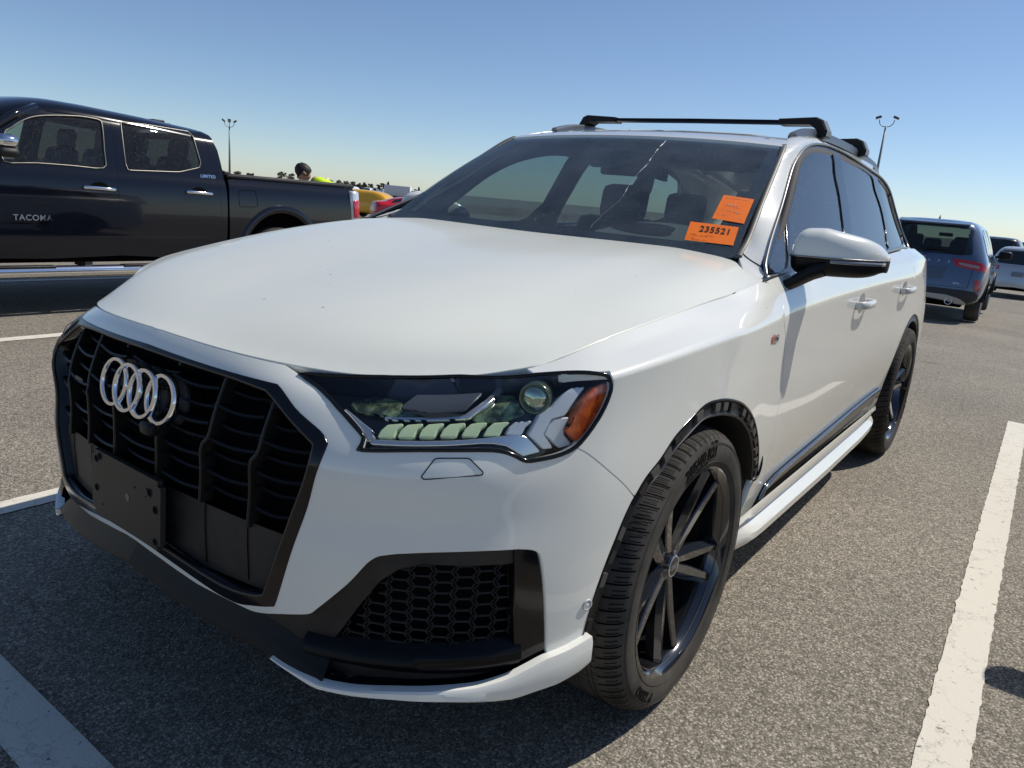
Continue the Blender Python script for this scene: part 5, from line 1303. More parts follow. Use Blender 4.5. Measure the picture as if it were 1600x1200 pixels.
# ================================================= ground
def sstep(a,b,x): t=min(1,max(0,(x-a)/(b-a))); return t*t*(3-2*t)
def gz(x,y):
    d=math.hypot(x+1.0,y*.9); return -.017*(max(0,min(d,47)-5.5)) - (0 if d<47 else .0)
def lot():
    m=MB(); rs=[0,1.5,3,4.5,6,8,10,13,16,20,25,31,38,47,60,80,120,200,400,900,1800]; n=72; V=[];F=[]
    for r in rs:
        for k in range(n): a=2*pi*k/n; x=-1+r*cos(a); y=r*sin(a)/.9; V.append((x,y,gz(x,y)))
    for i in range(len(rs)-1):
        for k in range(n): F.append((i*n+k,i*n+(k+1)%n,(i+1)*n+(k+1)%n,(i+1)*n+k))
    g=mat('asphalt',(.14,.13,.12),.92); N,L,b=nodes(g); tc=N.new('ShaderNodeTexCoord')
    def noise(s,d=3,r=.6): n_=N.new('ShaderNodeTexNoise'); n_.inputs['Scale'].default_value=s; n_.inputs['Detail'].default_value=d; n_.inputs['Roughness'].default_value=r; L.new(tc.outputs['Object'],n_.inputs[0]); return n_
    v=N.new('ShaderNodeTexVoronoi'); v.inputs['Scale'].default_value=172; L.new(tc.outputs['Object'],v.inputs[0])
    ds=noise(14,2); ad=N.new('ShaderNodeMixRGB'); ad.blend_type='ADD'; ad.inputs[0].default_value=.012; L.new(tc.outputs['Object'],ad.inputs[1]); n7=noise(60,2); L.new(n7.outputs['Color'],ad.inputs[2]); L.new(ad.outputs[0],v.inputs[0])
    sepc=N.new('ShaderNodeSeparateColor'); L.new(v.outputs['Color'],sepc.inputs[0])
    r=N.new('ShaderNodeValToRGB'); e=r.color_ramp.elements; e[0].position=0; e[0].color=(.155,.136,.104,1); e[1].position=1; e[1].color=(.60,.535,.45,1)
    for p_,c_ in ((.35,(.25,.222,.176)),(.62,(.335,.297,.237)),(.85,(.43,.382,.305))): q=e.new(p_); q.color=(*c_,1)
    L.new(sepc.outputs[0],r.inputs[0])
    # dark binder between the stones
    br=N.new('ShaderNodeMapRange'); br.inputs['From Min'].default_value=.3; br.inputs['From Max'].default_value=.65; br.inputs['To Min'].default_value=1; br.inputs['To Max'].default_value=.55; L.new(v.outputs['Distance'],br.inputs[0])
    big=noise(.55,5,.6); bm_=N.new('ShaderNodeMapRange'); bm_.inputs['From Min'].default_value=.3; bm_.inputs['From Max'].default_value=.7; bm_.inputs['To Min'].default_value=.78; bm_.inputs['To Max'].default_value=1.14; L.new(big.outputs[0],bm_.inputs[0])
    mid=noise(22,3); mm=N.new('ShaderNodeMapRange'); mm.inputs['From Min'].default_value=.3; mm.inputs['From Max'].default_value=.7; mm.inputs['To Min'].default_value=.85; mm.inputs['To Max'].default_value=1.15; L.new(mid.outputs[0],mm.inputs[0])
    a1=N.new('ShaderNodeMath'); a1.operation='MULTIPLY'; L.new(br.outputs[0],a1.inputs[0]); L.new(bm_.outputs[0],a1.inputs[1])
    a2=N.new('ShaderNodeMath'); a2.operation='MULTIPLY'; L.new(a1.outputs[0],a2.inputs[0]); L.new(mm.outputs[0],a2.inputs[1])
    mu=N.new('ShaderNodeVectorMath'); mu.operation='SCALE'; L.new(r.outputs[0],mu.inputs[0]); L.new(a2.outputs[0],mu.inputs['Scale']); vs=N.new('ShaderNodeTexVoronoi'); vs.inputs['Scale'].default_value=1.1; L.new(ad.outputs[0],vs.inputs[0]); nz=noise(9,4)
    sm_=N.new('ShaderNodeMath'); sm_.operation='MULTIPLY_ADD'; sm_.inputs[1].default_value=.22; L.new(nz.outputs[0],sm_.inputs[0]); L.new(vs.outputs['Distance'],sm_.inputs[2])
    st=N.new('ShaderNodeMapRange'); st.inputs['From Min'].default_value=.13; st.inputs['From Max'].default_value=.24; st.inputs['To Min'].default_value=.62; st.inputs['To Max'].default_value=1; L.new(sm_.outputs[0],st.inputs[0])
    m2_=N.new('ShaderNodeVectorMath'); m2_.operation='SCALE'; L.new(mu.outputs[0],m2_.inputs[0]); L.new(st.outputs[0],m2_.inputs['Scale']); L.new(m2_.outputs[0],b.inputs['Base Color'])
    # faint oil drips and tyre scuffs
    hb=N.new('ShaderNodeMath'); hb.operation='MULTIPLY_ADD'; hb.inputs[1].default_value=-1; hb.inputs[2].default_value=1; L.new(v.outputs['Distance'],hb.inputs[0])
    bp=N.new('ShaderNodeBump'); bp.inputs['Strength'].default_value=.55; bp.inputs['Distance'].default_value=.003; L.new(hb.outputs[0],bp.inputs['Height']); L.new(bp.outputs[0],b.inputs['Normal'])
    o=m.add(V,F).build('ground',g); o['kind']='structure'; return g
GM=lot()
# parking lines: worn white paint
PM=mat('road_paint',(.72,.69,.60),.8)
def paint():
    N,L,b=nodes(PM); tc=N.new('ShaderNodeTexCoord')
    mp=N.new('ShaderNodeMapping'); mp.inputs['Scale'].default_value=(1,1,1); L.new(tc.outputs['Object'],mp.inputs[0])
    n1=N.new('ShaderNodeTexNoise'); n1.inputs['Scale'].default_value=30; n1.inputs['Detail'].default_value=6; n1.inputs['Roughness'].default_value=.7; L.new(mp.outputs[0],n1.inputs[0])
    v=N.new('ShaderNodeTexVoronoi'); v.feature='DISTANCE_TO_EDGE'; v.inputs['Scale'].default_value=9; 
    ad=N.new('ShaderNodeMixRGB'); ad.blend_type='ADD'; ad.inputs[0].default_value=.12; L.new(mp.outputs[0],ad.inputs[1]); L.new(n1.outputs['Color'],ad.inputs[2]); L.new(ad.outputs[0],v.inputs[0])
    c1=N.new('ShaderNodeMapRange'); c1.inputs['From Min'].default_value=.0; c1.inputs['From Max'].default_value=.012; L.new(v.outputs['Distance'],c1.inputs[0])
    n3=N.new('ShaderNodeTexNoise'); n3.inputs['Scale'].default_value=4; L.new(tc.outputs['Object'],n3.inputs[0])
    c3=N.new('ShaderNodeMapRange'); c3.inputs['From Min'].default_value=.50; c3.inputs['From Max'].default_value=.58; L.new(n3.outputs[0],c3.inputs[0])
    mxc=N.new('ShaderNodeMath'); mxc.operation='MAXIMUM'; L.new(c1.outputs[0],mxc.inputs[0]); L.new(c3.outputs[0],mxc.inputs[1])
    c2=N.new('ShaderNodeMapRange'); c2.inputs['From Min'].default_value=.33; c2.inputs['From Max'].default_value=.38; L.new(n1.outputs[0],c2.inputs[0])
    mi=N.new('ShaderNodeMath'); mi.operation='MINIMUM'; L.new(mxc.outputs[0],mi.inputs[0]); L.new(c2.outputs[0],mi.inputs[1])
    mx=N.new('ShaderNodeMix'); mx.data_type='RGBA'; mx.inputs['A'].default_value=(.13,.12,.105,1); mx.inputs['B'].default_value=(.66,.62,.53,1); L.new(mi.outputs[0],mx.inputs['Factor']); L.new(mx.outputs['Result'],b.inputs['Base Color'])
    n4=N.new('ShaderNodeTexNoise'); n4.inputs['Scale'].default_value=160; L.new(tc.outputs['Object'],n4.inputs[0]); bp=N.new('ShaderNodeBump'); bp.inputs['Strength'].default_value=.4; bp.inputs['Distance'].default_value=.003; L.new(n4.outputs[0],bp.inputs['Height']); L.new(bp.outputs[0],b.inputs['Normal'])
paint()
rl_=random.Random(11)
def line(x0,y0,x1,y1,w,name='parking_line'):
    d=Vector((x1-x0,y1-y0,0)); L=d.length; d/=L; s=Vector((-d.y,d.x,0)); n=max(2,int(L/.03)) if L<8 else int(L/.3); V=[];F=[]
    for i in range(n+1):
        p=Vector((x0,y0,0))+d*L*i/n
        for sg in (-1,1):
            q=p+s*sg*(w/2+rl_.gauss(0,.0016)); V.append((q.x,q.y,gz(q.x,q.y)+.004))
    for i in range(n): F.append((2*i,2*i+2,2*i+3,2*i+1))
    o=MB().add(V,F,smooth=False).build(name,PM); o['kind']='structure'; return o
line(1.20,1.612,-4.72,1.565,.118)
line(1.07,-1.37,-4.72,-1.37,.118)
line(1.07,-4.28,-4.72,-4.28,.118)
line(1.07,-7.22,-4.72,-7.22,.118)
line(1.135,-12,1.135,6.0,.13)
line(1.2,4.6,-4.72,4.55,.118)
# next row of bays beyond the aisle
for k in range(-6,9): line(-11.2,1.6+2.95*k-.3,-17,1.6+2.95*k-.3,.115) if k in (1,2,3,-6,-5) else None
# dry verge in front of the far rows
def verge():
    m=mat('verge_soil',(.16,.11,.07),.95); noise_mix(m,(.10,.075,.045),(.24,.17,.11),.25,.35,.65)
    V=[];F=[]; c=Vector((CLOC[0],CLOC[1],0)); n=30
    for i in range(n+1):
        a=rad(-144.7+ (40-60*i/n))
        for r_ in (86,95,150,156): 
            x=c.x+r_*cos(a); y=c.y+r_*sin(a); V.append((x,y,gz(x,y)+(.02 if r_ in(86,156) else .18)))
    for i in range(n):
        for j in range(3): F.append((i*4+j,i*4+4+j,i*4+5+j,i*4+1+j))
    o=MB().add(V,F).build('dirt_verge',m); o['kind']='structure'
verge()
# ================================================= generic vehicles
def simple_wheel(par,x,y,r=.34,side=1,w=.22,m=None,spokes=5,det=True):
    e=empty('wheel',(x,y,r)); e.parent=par
    s=side
    def L(pr,**k): 
        q=MB().lathe([(a,b*s) for a,b in pr],**k); return q
    t=L([(r*.68,w/2-.015),(r*.72,w/2),(r*.9,w/2+.005),(r*.985,w/2-.02),(r,w/2-.05),(r,-w/2+.05),(r*.97,-w/2),(r*.7,-w/2)],seg=40).build('tyre',M_RUB,e)
    q=L([(r*.69,w/2-.02),(r*.66,w/2-.005),(r*.64,w/2-.03),(r*.6,-w/4),(0,-w/4)],seg=32).build('rim',m or M_SILV,e)
    for k in range(spokes):
        a=2*pi*k/spokes+.3; wd=.030*r/.34
        V=[];
        for rr,ww,h in ((.05,wd,.0),(r*.65,wd*.75,.01)):
            for d in (-ww,ww): V.append((rr*cos(a)-d*sin(a),(w/2-.035+h)*s,rr*sin(a)+d*cos(a)))
        V+= [(a_,b_-.04*s,c_) for a_,b_,c_ in V]
        MB().add(V,[(0,1,3,2),(0,2,6,4),(1,5,7,3),(4,6,7,5)],smooth=False).build('spoke',m or M_SILV,e)
    L([(0,w/2-.02),(.04,w/2-.022),(.05,w/2-.04)],seg=16).build('hub_cap',m or M_SILV,e)
    return e
def gencar(cols,ends=None):
    """cols: list (x, zb, zs, zt, ye, yt) rear->front ; rear/front tables (z,x) bend the end columns"""
    rows=[[] for _ in range(12)]
    for (x,zb,zs,zt,ye,yt,rt,ew) in cols:
        P=[(.80*ye,zb),(.965*ye,zb+.07),(ye,zb+.35*(zs-zb)),(ye*.998,zb+.7*(zs-zb)),(.985*ye,zs-.06),(.95*ye,zs)]
        y5,z5=P[-1]
        P+=[(y5+(yt-y5)*.35+.012*ye,z5+(zt-z5)*.36),(y5+(yt-y5)*.72+.012*ye,z5+(zt-z5)*.72),(yt,z5+(zt-z5)*.90),(yt*.86,z5+(zt-z5)*.975),(yt*.45,zt),(0,zt+.001)]
        for k,(y,z) in enumerate(P):
            xx=x+(np.interp(z,[a for a,b in rt],[b for a,b in rt])*ew if rt else 0)
            rows[k].append((xx,y,z))
    return Net(rows)
def body_mesh(name,net,mt,par,nu=70,nv=46,cut=None,auto=None):
    us=np.linspace(0,net.nc-1,nu); vs=np.linspace(0,net.nr-1,nv); U,V=np.meshgrid(us,vs); X=net(U.ravel(),V.ravel()); X[:,1]=np.maximum(X[:,1],0)
    F=[]
    for j in range(nv-1):
        for i in range(nu-1):
            a=j*nu+i; c=X[[a,a+1,a+nu,a+nu+1]].mean(0)
            if cut and cut(c): continue
            F.append((a,a+1,a+nu+1,a+nu))
    Y=X.copy(); Y[:,1]*=-1; n=len(X)
    m=MB().add(list(X)+list(Y),F+[tuple(q+n for q in f[::-1]) for f in F]); return m.build(name,mt,par,auto=auto)
REAR_SUV=[(.25,.0),(.45,-.02),(.70,.0),(.90,.05),(1.08,.10),(1.5,.34),(1.66,.36)]
def suv_cols(L=4.58,W=.94,H=1.68,belt=1.05,zb=.30,hood=1.02):
    k=H/1.68; rt=[(a,b) for a,b in REAR_SUV]
    fr=[(.25,0),(.55,.0),(.8,-.05),(1.0,-.22)]
    return [(0,zb+.08,belt,H*.955,0,0,rt,1),(0.0,zb+.06,belt,H*.955,W*.45,W*.32,rt,1),(0.03,zb+.04,belt,H*.958,W*.80,W*.52,rt,1),(.12,zb+.02,belt,H*.965,W*.95,W*.60,rt,.9),(.32,zb,belt,H*.98,W*.985,W*.64,rt,.45),(.7,zb,belt,H*.995,W,W*.66,None,0),(1.3,zb,belt-.01,H,W,W*.665,None,0),(1.9,zb,belt-.02,H*.998,W*.995,W*.665,None,0),(2.4,zb,belt-.03,H*.98,W*.995,W*.71,None,0),(2.75,zb,belt-.035,H*.93,W*.995,W*.68,None,0),(3.05,zb,belt-.04,H*.83,W*.99,W*.70,None,0),(3.35,zb,belt-.06,hood+.06,W*.985,W*.76,None,0),(3.6,zb,belt-.09,hood+.01,W*.98,W*.72,None,0),(L-.65,zb,belt-.12,hood-.02,W*.975,W*.7,None,0),(L-.3,zb+.02,belt-.17,hood-.08,W*.93,W*.62,fr,.4),(L-.1,zb+.03,belt-.22,hood-.15,W*.78,W*.5,fr,.9),(L-.02,zb+.04,belt-.25,hood-.19,W*.45,W*.3,fr,1),(L,zb+.05,belt-.25,hood-.2,0,0,fr,1)]
def arch_cut(xs,r,zc=.34):
    return lambda c: any((c[0]-x)**2+(c[2]-zc)**2<r*r for x in xs) and abs(c[1])>.45
def side_poly(net,P,g=(8,6)): return [tuple(uvof(net,(0,2),q,g)) for q in P]
def rear_poly(net,P,g=(2,5)): return [tuple(uvof(net,(1,2),q,g)) for q in P]
# ---- slate blue SUV, rear towards us
def blue_suv():
    M=mat('blue_grey_paint',(.07,.115,.20),.25,.25,1)
    r=empty('parked_suv',(-12.35,-.27,gz(-12.5,0)),pi+rad(1.5)); tag(r,'slate blue SUV seen from behind with red tail lamps and a rear wiper','car')
    net=gencar(suv_cols()); 
    _ac=arch_cut((.98,3.69),.40,.36)
    body_mesh('body',net,M,r,150,90,lambda c:_ac(c) or (c[0]<.55 and 1.14<c[2]<1.53 and abs(c[1])<.54) or (2.68<c[0]<3.25 and c[2]>1.12 and abs(c[1])<.52))
    GT=glass('blue_suv_glass',(.25,.30,.30),0,1,.02)
    def P(nm,poly,mt,off=.004,par=r,mir=True,fl=.008,step=.03,rnd=.06,side=False,mf=None):
        return panel(nm,net,rounded(poly,rnd,3),mt,par,step=step,off=off,flange=fl,mirror=mir,sign=1 if True else -1)
    # glass in the tailgate
    gp=rear_poly(net,[(0.0,1.57),(.30,1.565),(.56,1.535),(.605,1.50),(.60,1.40),(.655,1.16),(.655,1.125),(.50,1.105),(0.0,1.10)])
    sgn=-1
    n0=net.normal(np.array([1.]),np.array([4.]))[0]; sgn=1 if n0[0]<0 else -1
    q=panel_sym('rear_window',net,[tuple(a) for a in gp],GT,r,step=.04,off=.006,sign=sgn)
    V,F,N=panel_data(net,[tuple(uvof(net,(0,1),w_,(11,10))) for w_ in ((2.60,0),(2.60,.54),(3.30,.62),(3.30,0))],step=.08,off=.004,sign=1); V2,F2,N2=flipy(V,N,F); mesh_nn('windshield',V+V2,F+[tuple(i+len(V) for i in f) for f in F2],N+N2,M_SIDER,r)
    for yy_ in (.38,-.38): seat(2.0,yy_,.5,r)
    for yy_ in (.40,0,-.40): seat(1.15,yy_,.42,r,-.06)
    bx('interior_mirror',(2.72,0,1.42),(.03,.24,.07),M_MB,r,.02); bx('dashboard',(3.0,0,.98),(.4,1.5,.2),M_DASH,r,.05)
    # pale patch: light through the cabin
    lp=rear_poly(net,[(-.0,1.47),(.20,1.46),(.25,1.30),(.0,1.27)])
    # lamps
    for nm,mt,poly,off in (('tail_lamp',M_RED,[(.40,1.045),(.56,1.035),(.74,1.02),(.86,.985),(.905,.93),(.90,.86),(.80,.885),(.62,.91),(.46,.935)],.010),('lamp_centre',mat('lamp_grey_pink',(.35,.22,.24),.2,0,1),[(.50,.99),(.66,.975),(.79,.955),(.80,.915),(.62,.935),(.52,.955)],.016),('fog_reflector',M_RED,[(.775,.74),(.86,.73),(.865,.565),(.80,.575)],.012)):
        pl=rear_poly(net,poly); panel(nm,net,rounded(pl,.12,3),mt,r,step=.02,off=off,sign=sgn,flange=.01)
    # lower bumper: dark band and silver skid
    bp=rear_poly(net,[(0,.56),(.45,.56),(.80,.55),(.86,.50),(.86,.42),(.70,.335),(.0,.335)]); panel_sym('lower_bumper',net,[tuple(a) for a in bp],mat('bumper_dark',(.02,.022,.027),.5),r,step=.04,off=.010,sign=sgn,flange=.01)
    sp_=rear_poly(net,[(0,.46),(.42,.46),(.60,.425),(.70,.375),(.72,.34),(.52,.34),(.46,.37),(.0,.40)]); panel_sym('skid_plate',net,[tuple(a) for a in sp_],mat('skid_silver',(.36,.37,.38),.35,.5),r,step=.04,off=.022,sign=sgn,flange=.01)
    for s_ in (1,-1):
        MB().lathe([(.03,.02),(.052,.0),(.056,-.03),(.048,-.03),(.044,.02),(.0,.05)],axis='x',seg=20,c=(.0,.48*s_,.36)).build('exhaust_tip',M_CHR,r)
    # shade of the number plate recess painted as a darker panel, tailgate line
    rp=rear_poly(net,[(0,.905),(.36,.90),(.30,.70),(0,.70)]); panel_sym('plate_recess_shade',net,[tuple(a) for a in rp],mat('blue_grey_shade',(.055,.08,.125),.35,.2,1),r,step=.04,off=.004,sign=sgn)
    for y0,z0,y1,z1 in ((.72,.90,.70,.60),(.70,.60,.0,.585)):
        pth=[net(*uvof(net,(1,2),(y0+(y1-y0)*t,z0+(z1-z0)*t),(2,4)))[0] for t in np.linspace(0,1,8)]
        for s_ in (1,-1): MB().tube([(q[0]-.001,q[1]*s_,q[2]) for q in pth],.003,0,5).build('tailgate_gap',M_VOID,r)
    def back(x,y,z,yy,zz):
        q=net(*uvof(net,(1,2),(min(abs(yy-x),.8),zz+y),(1.5,4)))[0]; return (q[0]-.010-z,(yy-x),q[2])
    for i_,ch in enumerate('ESCAPE'): put_text(ch,.062,(lambda yc_: lambda x,y,z: back(x,y,z,yc_,.985))(.37-.146*i_),'tailgate_letter',M_SILV,r)
    put_text('hybrid',.035,lambda x,y,z: back(x,y,z,-.53,.66),'small_badge',M_SILV,r)
    MB().lathe([(0,.0),(.055,-.002),(.06,.01)],axis='x',seg=24).build('oval_badge',mat('badge_blue',(.02,.04,.14),.2,0,1),r).location=(net(*uvof(net,(1,2),(.0,1.06),(1,4)))[0][0]-.012,0,1.04)
    # wiper, spoiler, fin
    MB().sweep([(.10,.05,1.165),(.13,-.12,1.175),(.135,-.38,1.135),(.13,-.52,1.12)],[(-.006,-.012),(.006,-.012),(.006,.012),(-.006,.012)]).build('rear_wiper',M_MB,r)
    MB().add([(.28,-.54,1.600),(.28,.54,1.600),(.55,.54,1.645),(.55,-.54,1.645),(.29,-.53,1.580),(.29,.53,1.580),(.5,.5,1.59),(.5,-.5,1.59)],[(0,1,2,3),(4,5,6,7),(0,1,5,4),(1,2,6,5),(0,3,7,4)]).build('roof_spoiler',M,r,auto=30)
    MB().add([(1.0,0,1.665),(1.16,0,1.665),(1.08,0,1.74),(1.02,0,1.735),(1.0,.02,1.665),(1.16,.01,1.665),(1.0,-.02,1.665),(1.16,-.01,1.665)],[(4,5,2,3),(6,7,2,3),(4,3,6)]).build('roof_fin',M_MB,r)
    # side glass
    for poly in ([(.62,1.16),(.72,1.42),(1.0,1.53),(1.15,1.54),(1.1,1.10),(.7,1.10)],[(1.18,1.10),(1.23,1.54),(1.9,1.54),(1.86,1.07)],[(1.94,1.07),(1.98,1.54),(2.35,1.50),(2.75,1.25),(3.0,1.07)]):
        pl=side_poly(net,poly); panel('side_window',net,rounded(pl,.08,3),M_GLD,r,step=.05,off=.005,flange=.006)
    lo=side_poly(net,[(1.45,.34),(1.45,.42),(3.2,.42),(3.2,.34)],(8,1)); panel('side_cladding',net,lo,M_MB,r,step=.06,off=.006)
    for x in (.98,3.69):
        for s_ in (1,-1):
            simple_wheel(r,x,.80*s_,.35,s_); MB().lathe([(.40,.03*s_),(.425,.035*s_),(.43,.02*s_),(.43,-.03*s_)],seg=30,a0=0,a1=pi,c=(x,.91*s_,.36)).build('arch_cladding',M_MB,r)
    for s_ in (1,-1):
        MB().box((2.72,1.04*s_,1.13),(.12,.22,.15),0,None,.05).build('door_mirror',M_MB,r)
        MB().box((2.74,.93*s_,1.09),(.06,.10,.04),0,None,.01).build('mirror_arm',M_MB,r)
        for x in (1.25,2.05): MB().box((x,.955*s_,.93),(.20,.03,.028),0,None,.01).build('handle',M,r)
    bx('underbody',(2.3,0,.40),(3.9,1.3,.3),M_VOID,r,.02)
    return r
blue_suv()
# ---- other parked cars: lower detail, each its own proportions
def parked(name,label,cat,loc,rz,col,kind='suv',group=None,scale=1,detail=2,gl=True,metal=.2,plate=None):
    M=mat('paint_%d_%d_%d'%tuple(int(c*255) for c in col),col,.25,metal,.5)
    r=empty(name,loc,rz); tag(r,label,cat,group); r.scale=(scale,)*3
    if kind=='suv': net=gencar(suv_cols()); H=1.68
    elif kind=='sedan':
        rt=[(.25,0),(.5,-.02),(.8,.02),(1.0,.10)]; fr=[(.25,0),(.55,.0),(.7,-.05),(.85,-.2)]; W=.92; b=.94
        net=gencar([(0,.36,.88,1.02,0,0,rt,1),(0,.34,.9,1.03,W*.45,W*.35,rt,1),(.03,.32,.92,1.04,W*.82,W*.60,rt,1),(.15,.30,b,1.06,W*.95,W*.74,rt,.7),(.45,.28,b,1.09,W*.985,W*.74,None,0),(.75,.26,b,1.13,W,W*.70,None,0),(1.05,.26,b,1.24,W,W*.66,None,0),(1.5,.26,b,1.37,W,W*.64,None,0),(2.0,.26,b-.01,1.42,W,W*.65,None,0),(2.5,.26,b-.02,1.39,W*.995,W*.66,None,0),(2.9,.26,b-.03,1.26,W*.99,W*.68,None,0),(3.25,.26,b-.05,1.03,W*.985,W*.74,None,0),(3.6,.26,b-.08,.95,W*.98,W*.70,None,0),(4.1,.27,b-.14,.90,W*.95,W*.66,None,0),(4.45,.28,b-.22,.82,W*.82,W*.55,fr,.7),(4.6,.30,b-.28,.74,W*.45,W*.3,fr,1),(4.62,.30,b-.3,.73,0,0,fr,1)]); H=1.42
    elif kind=='van':
        rt=[(.3,0),(2.3,.08)]; W=.99; b=1.35
        net=gencar([(0,.45,b,2.3,0,0,rt,1),(0,.42,b,2.32,W*.5,W*.45,rt,1),(.03,.40,b,2.33,W*.85,W*.78,rt,1),(.15,.38,b,2.36,W*.98,W*.86,rt,.6),(.6,.36,b,2.4,W,W*.88,None,0),(2,.36,b,2.4,W,W*.88,None,0),(3.5,.36,b,2.4,W,W*.88,None,0),(4.2,.36,b,2.33,W,W*.86,None,0),(4.7,.36,b-.05,1.9,W*.99,W*.84,None,0),(5.1,.36,b-.15,1.35,W*.97,W*.8,None,0),(5.5,.38,b-.25,1.2,W*.9,W*.7,None,0),(5.75,.4,b-.4,1.0,W*.5,W*.4,None,0),(5.8,.42,b-.4,1.0,0,0,None,0)]); H=2.4
    nn=36 if detail<2 else 64
    wx=(.95,3.69) if kind!='van' else (1.2,4.9); wr=.34 if kind!='van' else .36
    body_mesh('body',net,M,r,nn,28 if detail<2 else 46,arch_cut(wx,wr+.05,wr) )
    n0=net.normal(np.array([1.]),np.array([4.]))[0]; sgn=1 if n0[0]<0 else -1
    G1=M_GLD
    if kind=='suv':
        panel_sym('rear_window',net,rear_poly(net,[(0,1.55),(.52,1.53),(.56,1.46),(.64,1.16),(.60,1.12),(0,1.11)]),G1,r,step=.08,off=.006,sign=sgn)
        if gl:
            for poly in ([(.62,1.16),(.75,1.45),(1.15,1.53),(1.1,1.10)],[(1.18,1.10),(1.23,1.54),(1.9,1.54),(1.86,1.07)],[(1.94,1.07),(1.98,1.54),(2.35,1.50),(2.75,1.25),(3.0,1.07)]): panel('side_window',net,side_poly(net,poly),G1,r,step=.08,off=.005)
        wsx=[(2.62,1.50),(3.28,1.10)]
        tl=[(.55,1.03),(.88,.98),(.90,.88),(.56,.92)]; fl=[(.50,.80),(.85,.86),(.86,.74),(.52,.70)]
    elif kind=='sedan':
        panel_sym('rear_window',net,[tuple(uvof(net,(0,1),q,(6,10))) for q in ((.80,0),(.80,.50),(1.30,.50),(1.36,0))],G1,r,step=.08,off=.006,sign=1)
        for poly in ([(.95,1.02),(1.2,1.22),(1.7,1.33),(1.72,1.0)],[(1.78,1.0),(1.78,1.34),(2.2,1.34),(2.6,1.2),(2.95,1.0)]): panel('side_window',net,side_poly(net,poly,(7,6)),G1,r,step=.08,off=.005)
        wsx=[(2.58,1.33),(3.12,1.03)]
        tl=[(.45,.92),(.86,.90),(.87,.78),(.50,.80)]; fl=[(.45,.66),(.82,.70),(.82,.60),(.45,.57)]
    else:
        panel('side_window',net,side_poly(net,[(3.7,1.42),(3.7,1.95),(4.3,1.92),(4.75,1.42)],(8,6)),G1,r,step=.1,off=.005); wsx=[(4.45,2.0),(5.0,1.45)]
        tl=[(.84,1.2),(.93,1.2),(.93,.8),(.84,.8)]; fl=[(.5,.9),(.8,.92),(.8,.8),(.5,.78)]
    hw=.52 if kind!='van' else .75
    try:
        panel_sym('windshield',net,[tuple(uvof(net,(0,1),q,(net.nc-7,10))) for q in ((wsx[0][0],0),(wsx[0][0],hw),(wsx[1][0],hw+.10),(wsx[1][0],0))],G1,r,step=.08,off=.006)
    except Exception as ex: print('ws',kind,ex)
    panel('tail_lamp',net,rear_poly(net,tl),M_RED,r,step=.05,off=.01,sign=sgn)
    fpl=[tuple(uvof(net,(1,2),q,(net.nc-3,3))) for q in fl]; panel('headlight',net,fpl,M_CLR,r,step=.05,off=.01)
    fg=[tuple(uvof(net,(1,2),q,(net.nc-2.2,2.5))) for q in ((0,.62),(.40,.62),(.38,.45),(0,.45))]
    panel_sym('grille',net,fg,M_MB,r,step=.06,off=.008)
    for x in wx:
        for s_ in (1,-1): simple_wheel(r,x,(.79 if kind!='van' else .84)*s_,wr,s_,spokes=5)
    for s_ in (1,-1):
        xm=2.75 if kind!='van' else 4.6; MB().box((xm,1.02*s_,1.08 if kind!='van' else 1.5),(.12,.2,.13 if kind!='van' else .3),0,None,.04).build('door_mirror',M_MB if kind=='van' else M,r)
    if kind!='van': bx('underbody',(2.3,0,.38),(3.9,1.3,.25),M_VOID,r,.02)
    if plate:
        q=net(*uvof(net,(1,2),(.05,plate),(1.5,4)))[0]; MB().box((q[0]-.015,0,plate),(.02,.34,.15),0,None,.004).build('plate_panel',mat('plate_shade',(.16,.19,.24),.4),r)
    return r
def at(u,v,D):
    """ground point seen at picture position (u,v in 1600x1200), walked out to distance D"""
    a=(u-800)/CF; b=-(v-600)/CF; q=_d+_r*a+_u*b; h=math.hypot(q[0],q[1]); x=CLOC[0]+q[0]/h*D; y=CLOC[1]+q[1]/h*D; return x,y,gz(x,y)
def hd(px): return math.atan2(*(lambda q:(q[1],q[0]))(_d+_r*((px-800)/CF)))
P=lambda u,D: at(u,304.2+(u-727.2)*.0886+6,D)
q=P(1600,26); silv=parked('parked_suv','pale silver SUV seen from behind at the right edge beyond the blue SUV','car',q,pi,(.46,.49,.52),'suv',scale=.88,metal=.5,plate=.80)
q=P(1554,36); blk=parked('parked_suv','black SUV mostly hidden between the blue SUV and the silver SUV','car',q,pi,(.012,.012,.014),'suv',scale=1.16)
q=P(538,49); yel=parked('parked_suv','bright yellow SUV facing right beside the rear of the black pickup','car',q,rad(112),(.80,.42,.03),'suv',metal=0)
q=P(582,43); red=parked('parked_sedan','glossy red sedan with a tail spoiler, seen from behind next to the yellow SUV','car',q,rad(150),(.50,.01,.018),'sedan',metal=0)
parked('parked_suv','dark grey SUV added out of view in the right bay, casting its mirror shadow','car',(-4.27,3.245,0),0,(.06,.062,.066),'suv')  # unseen neighbour car, added so its mirror throws a shadow into view
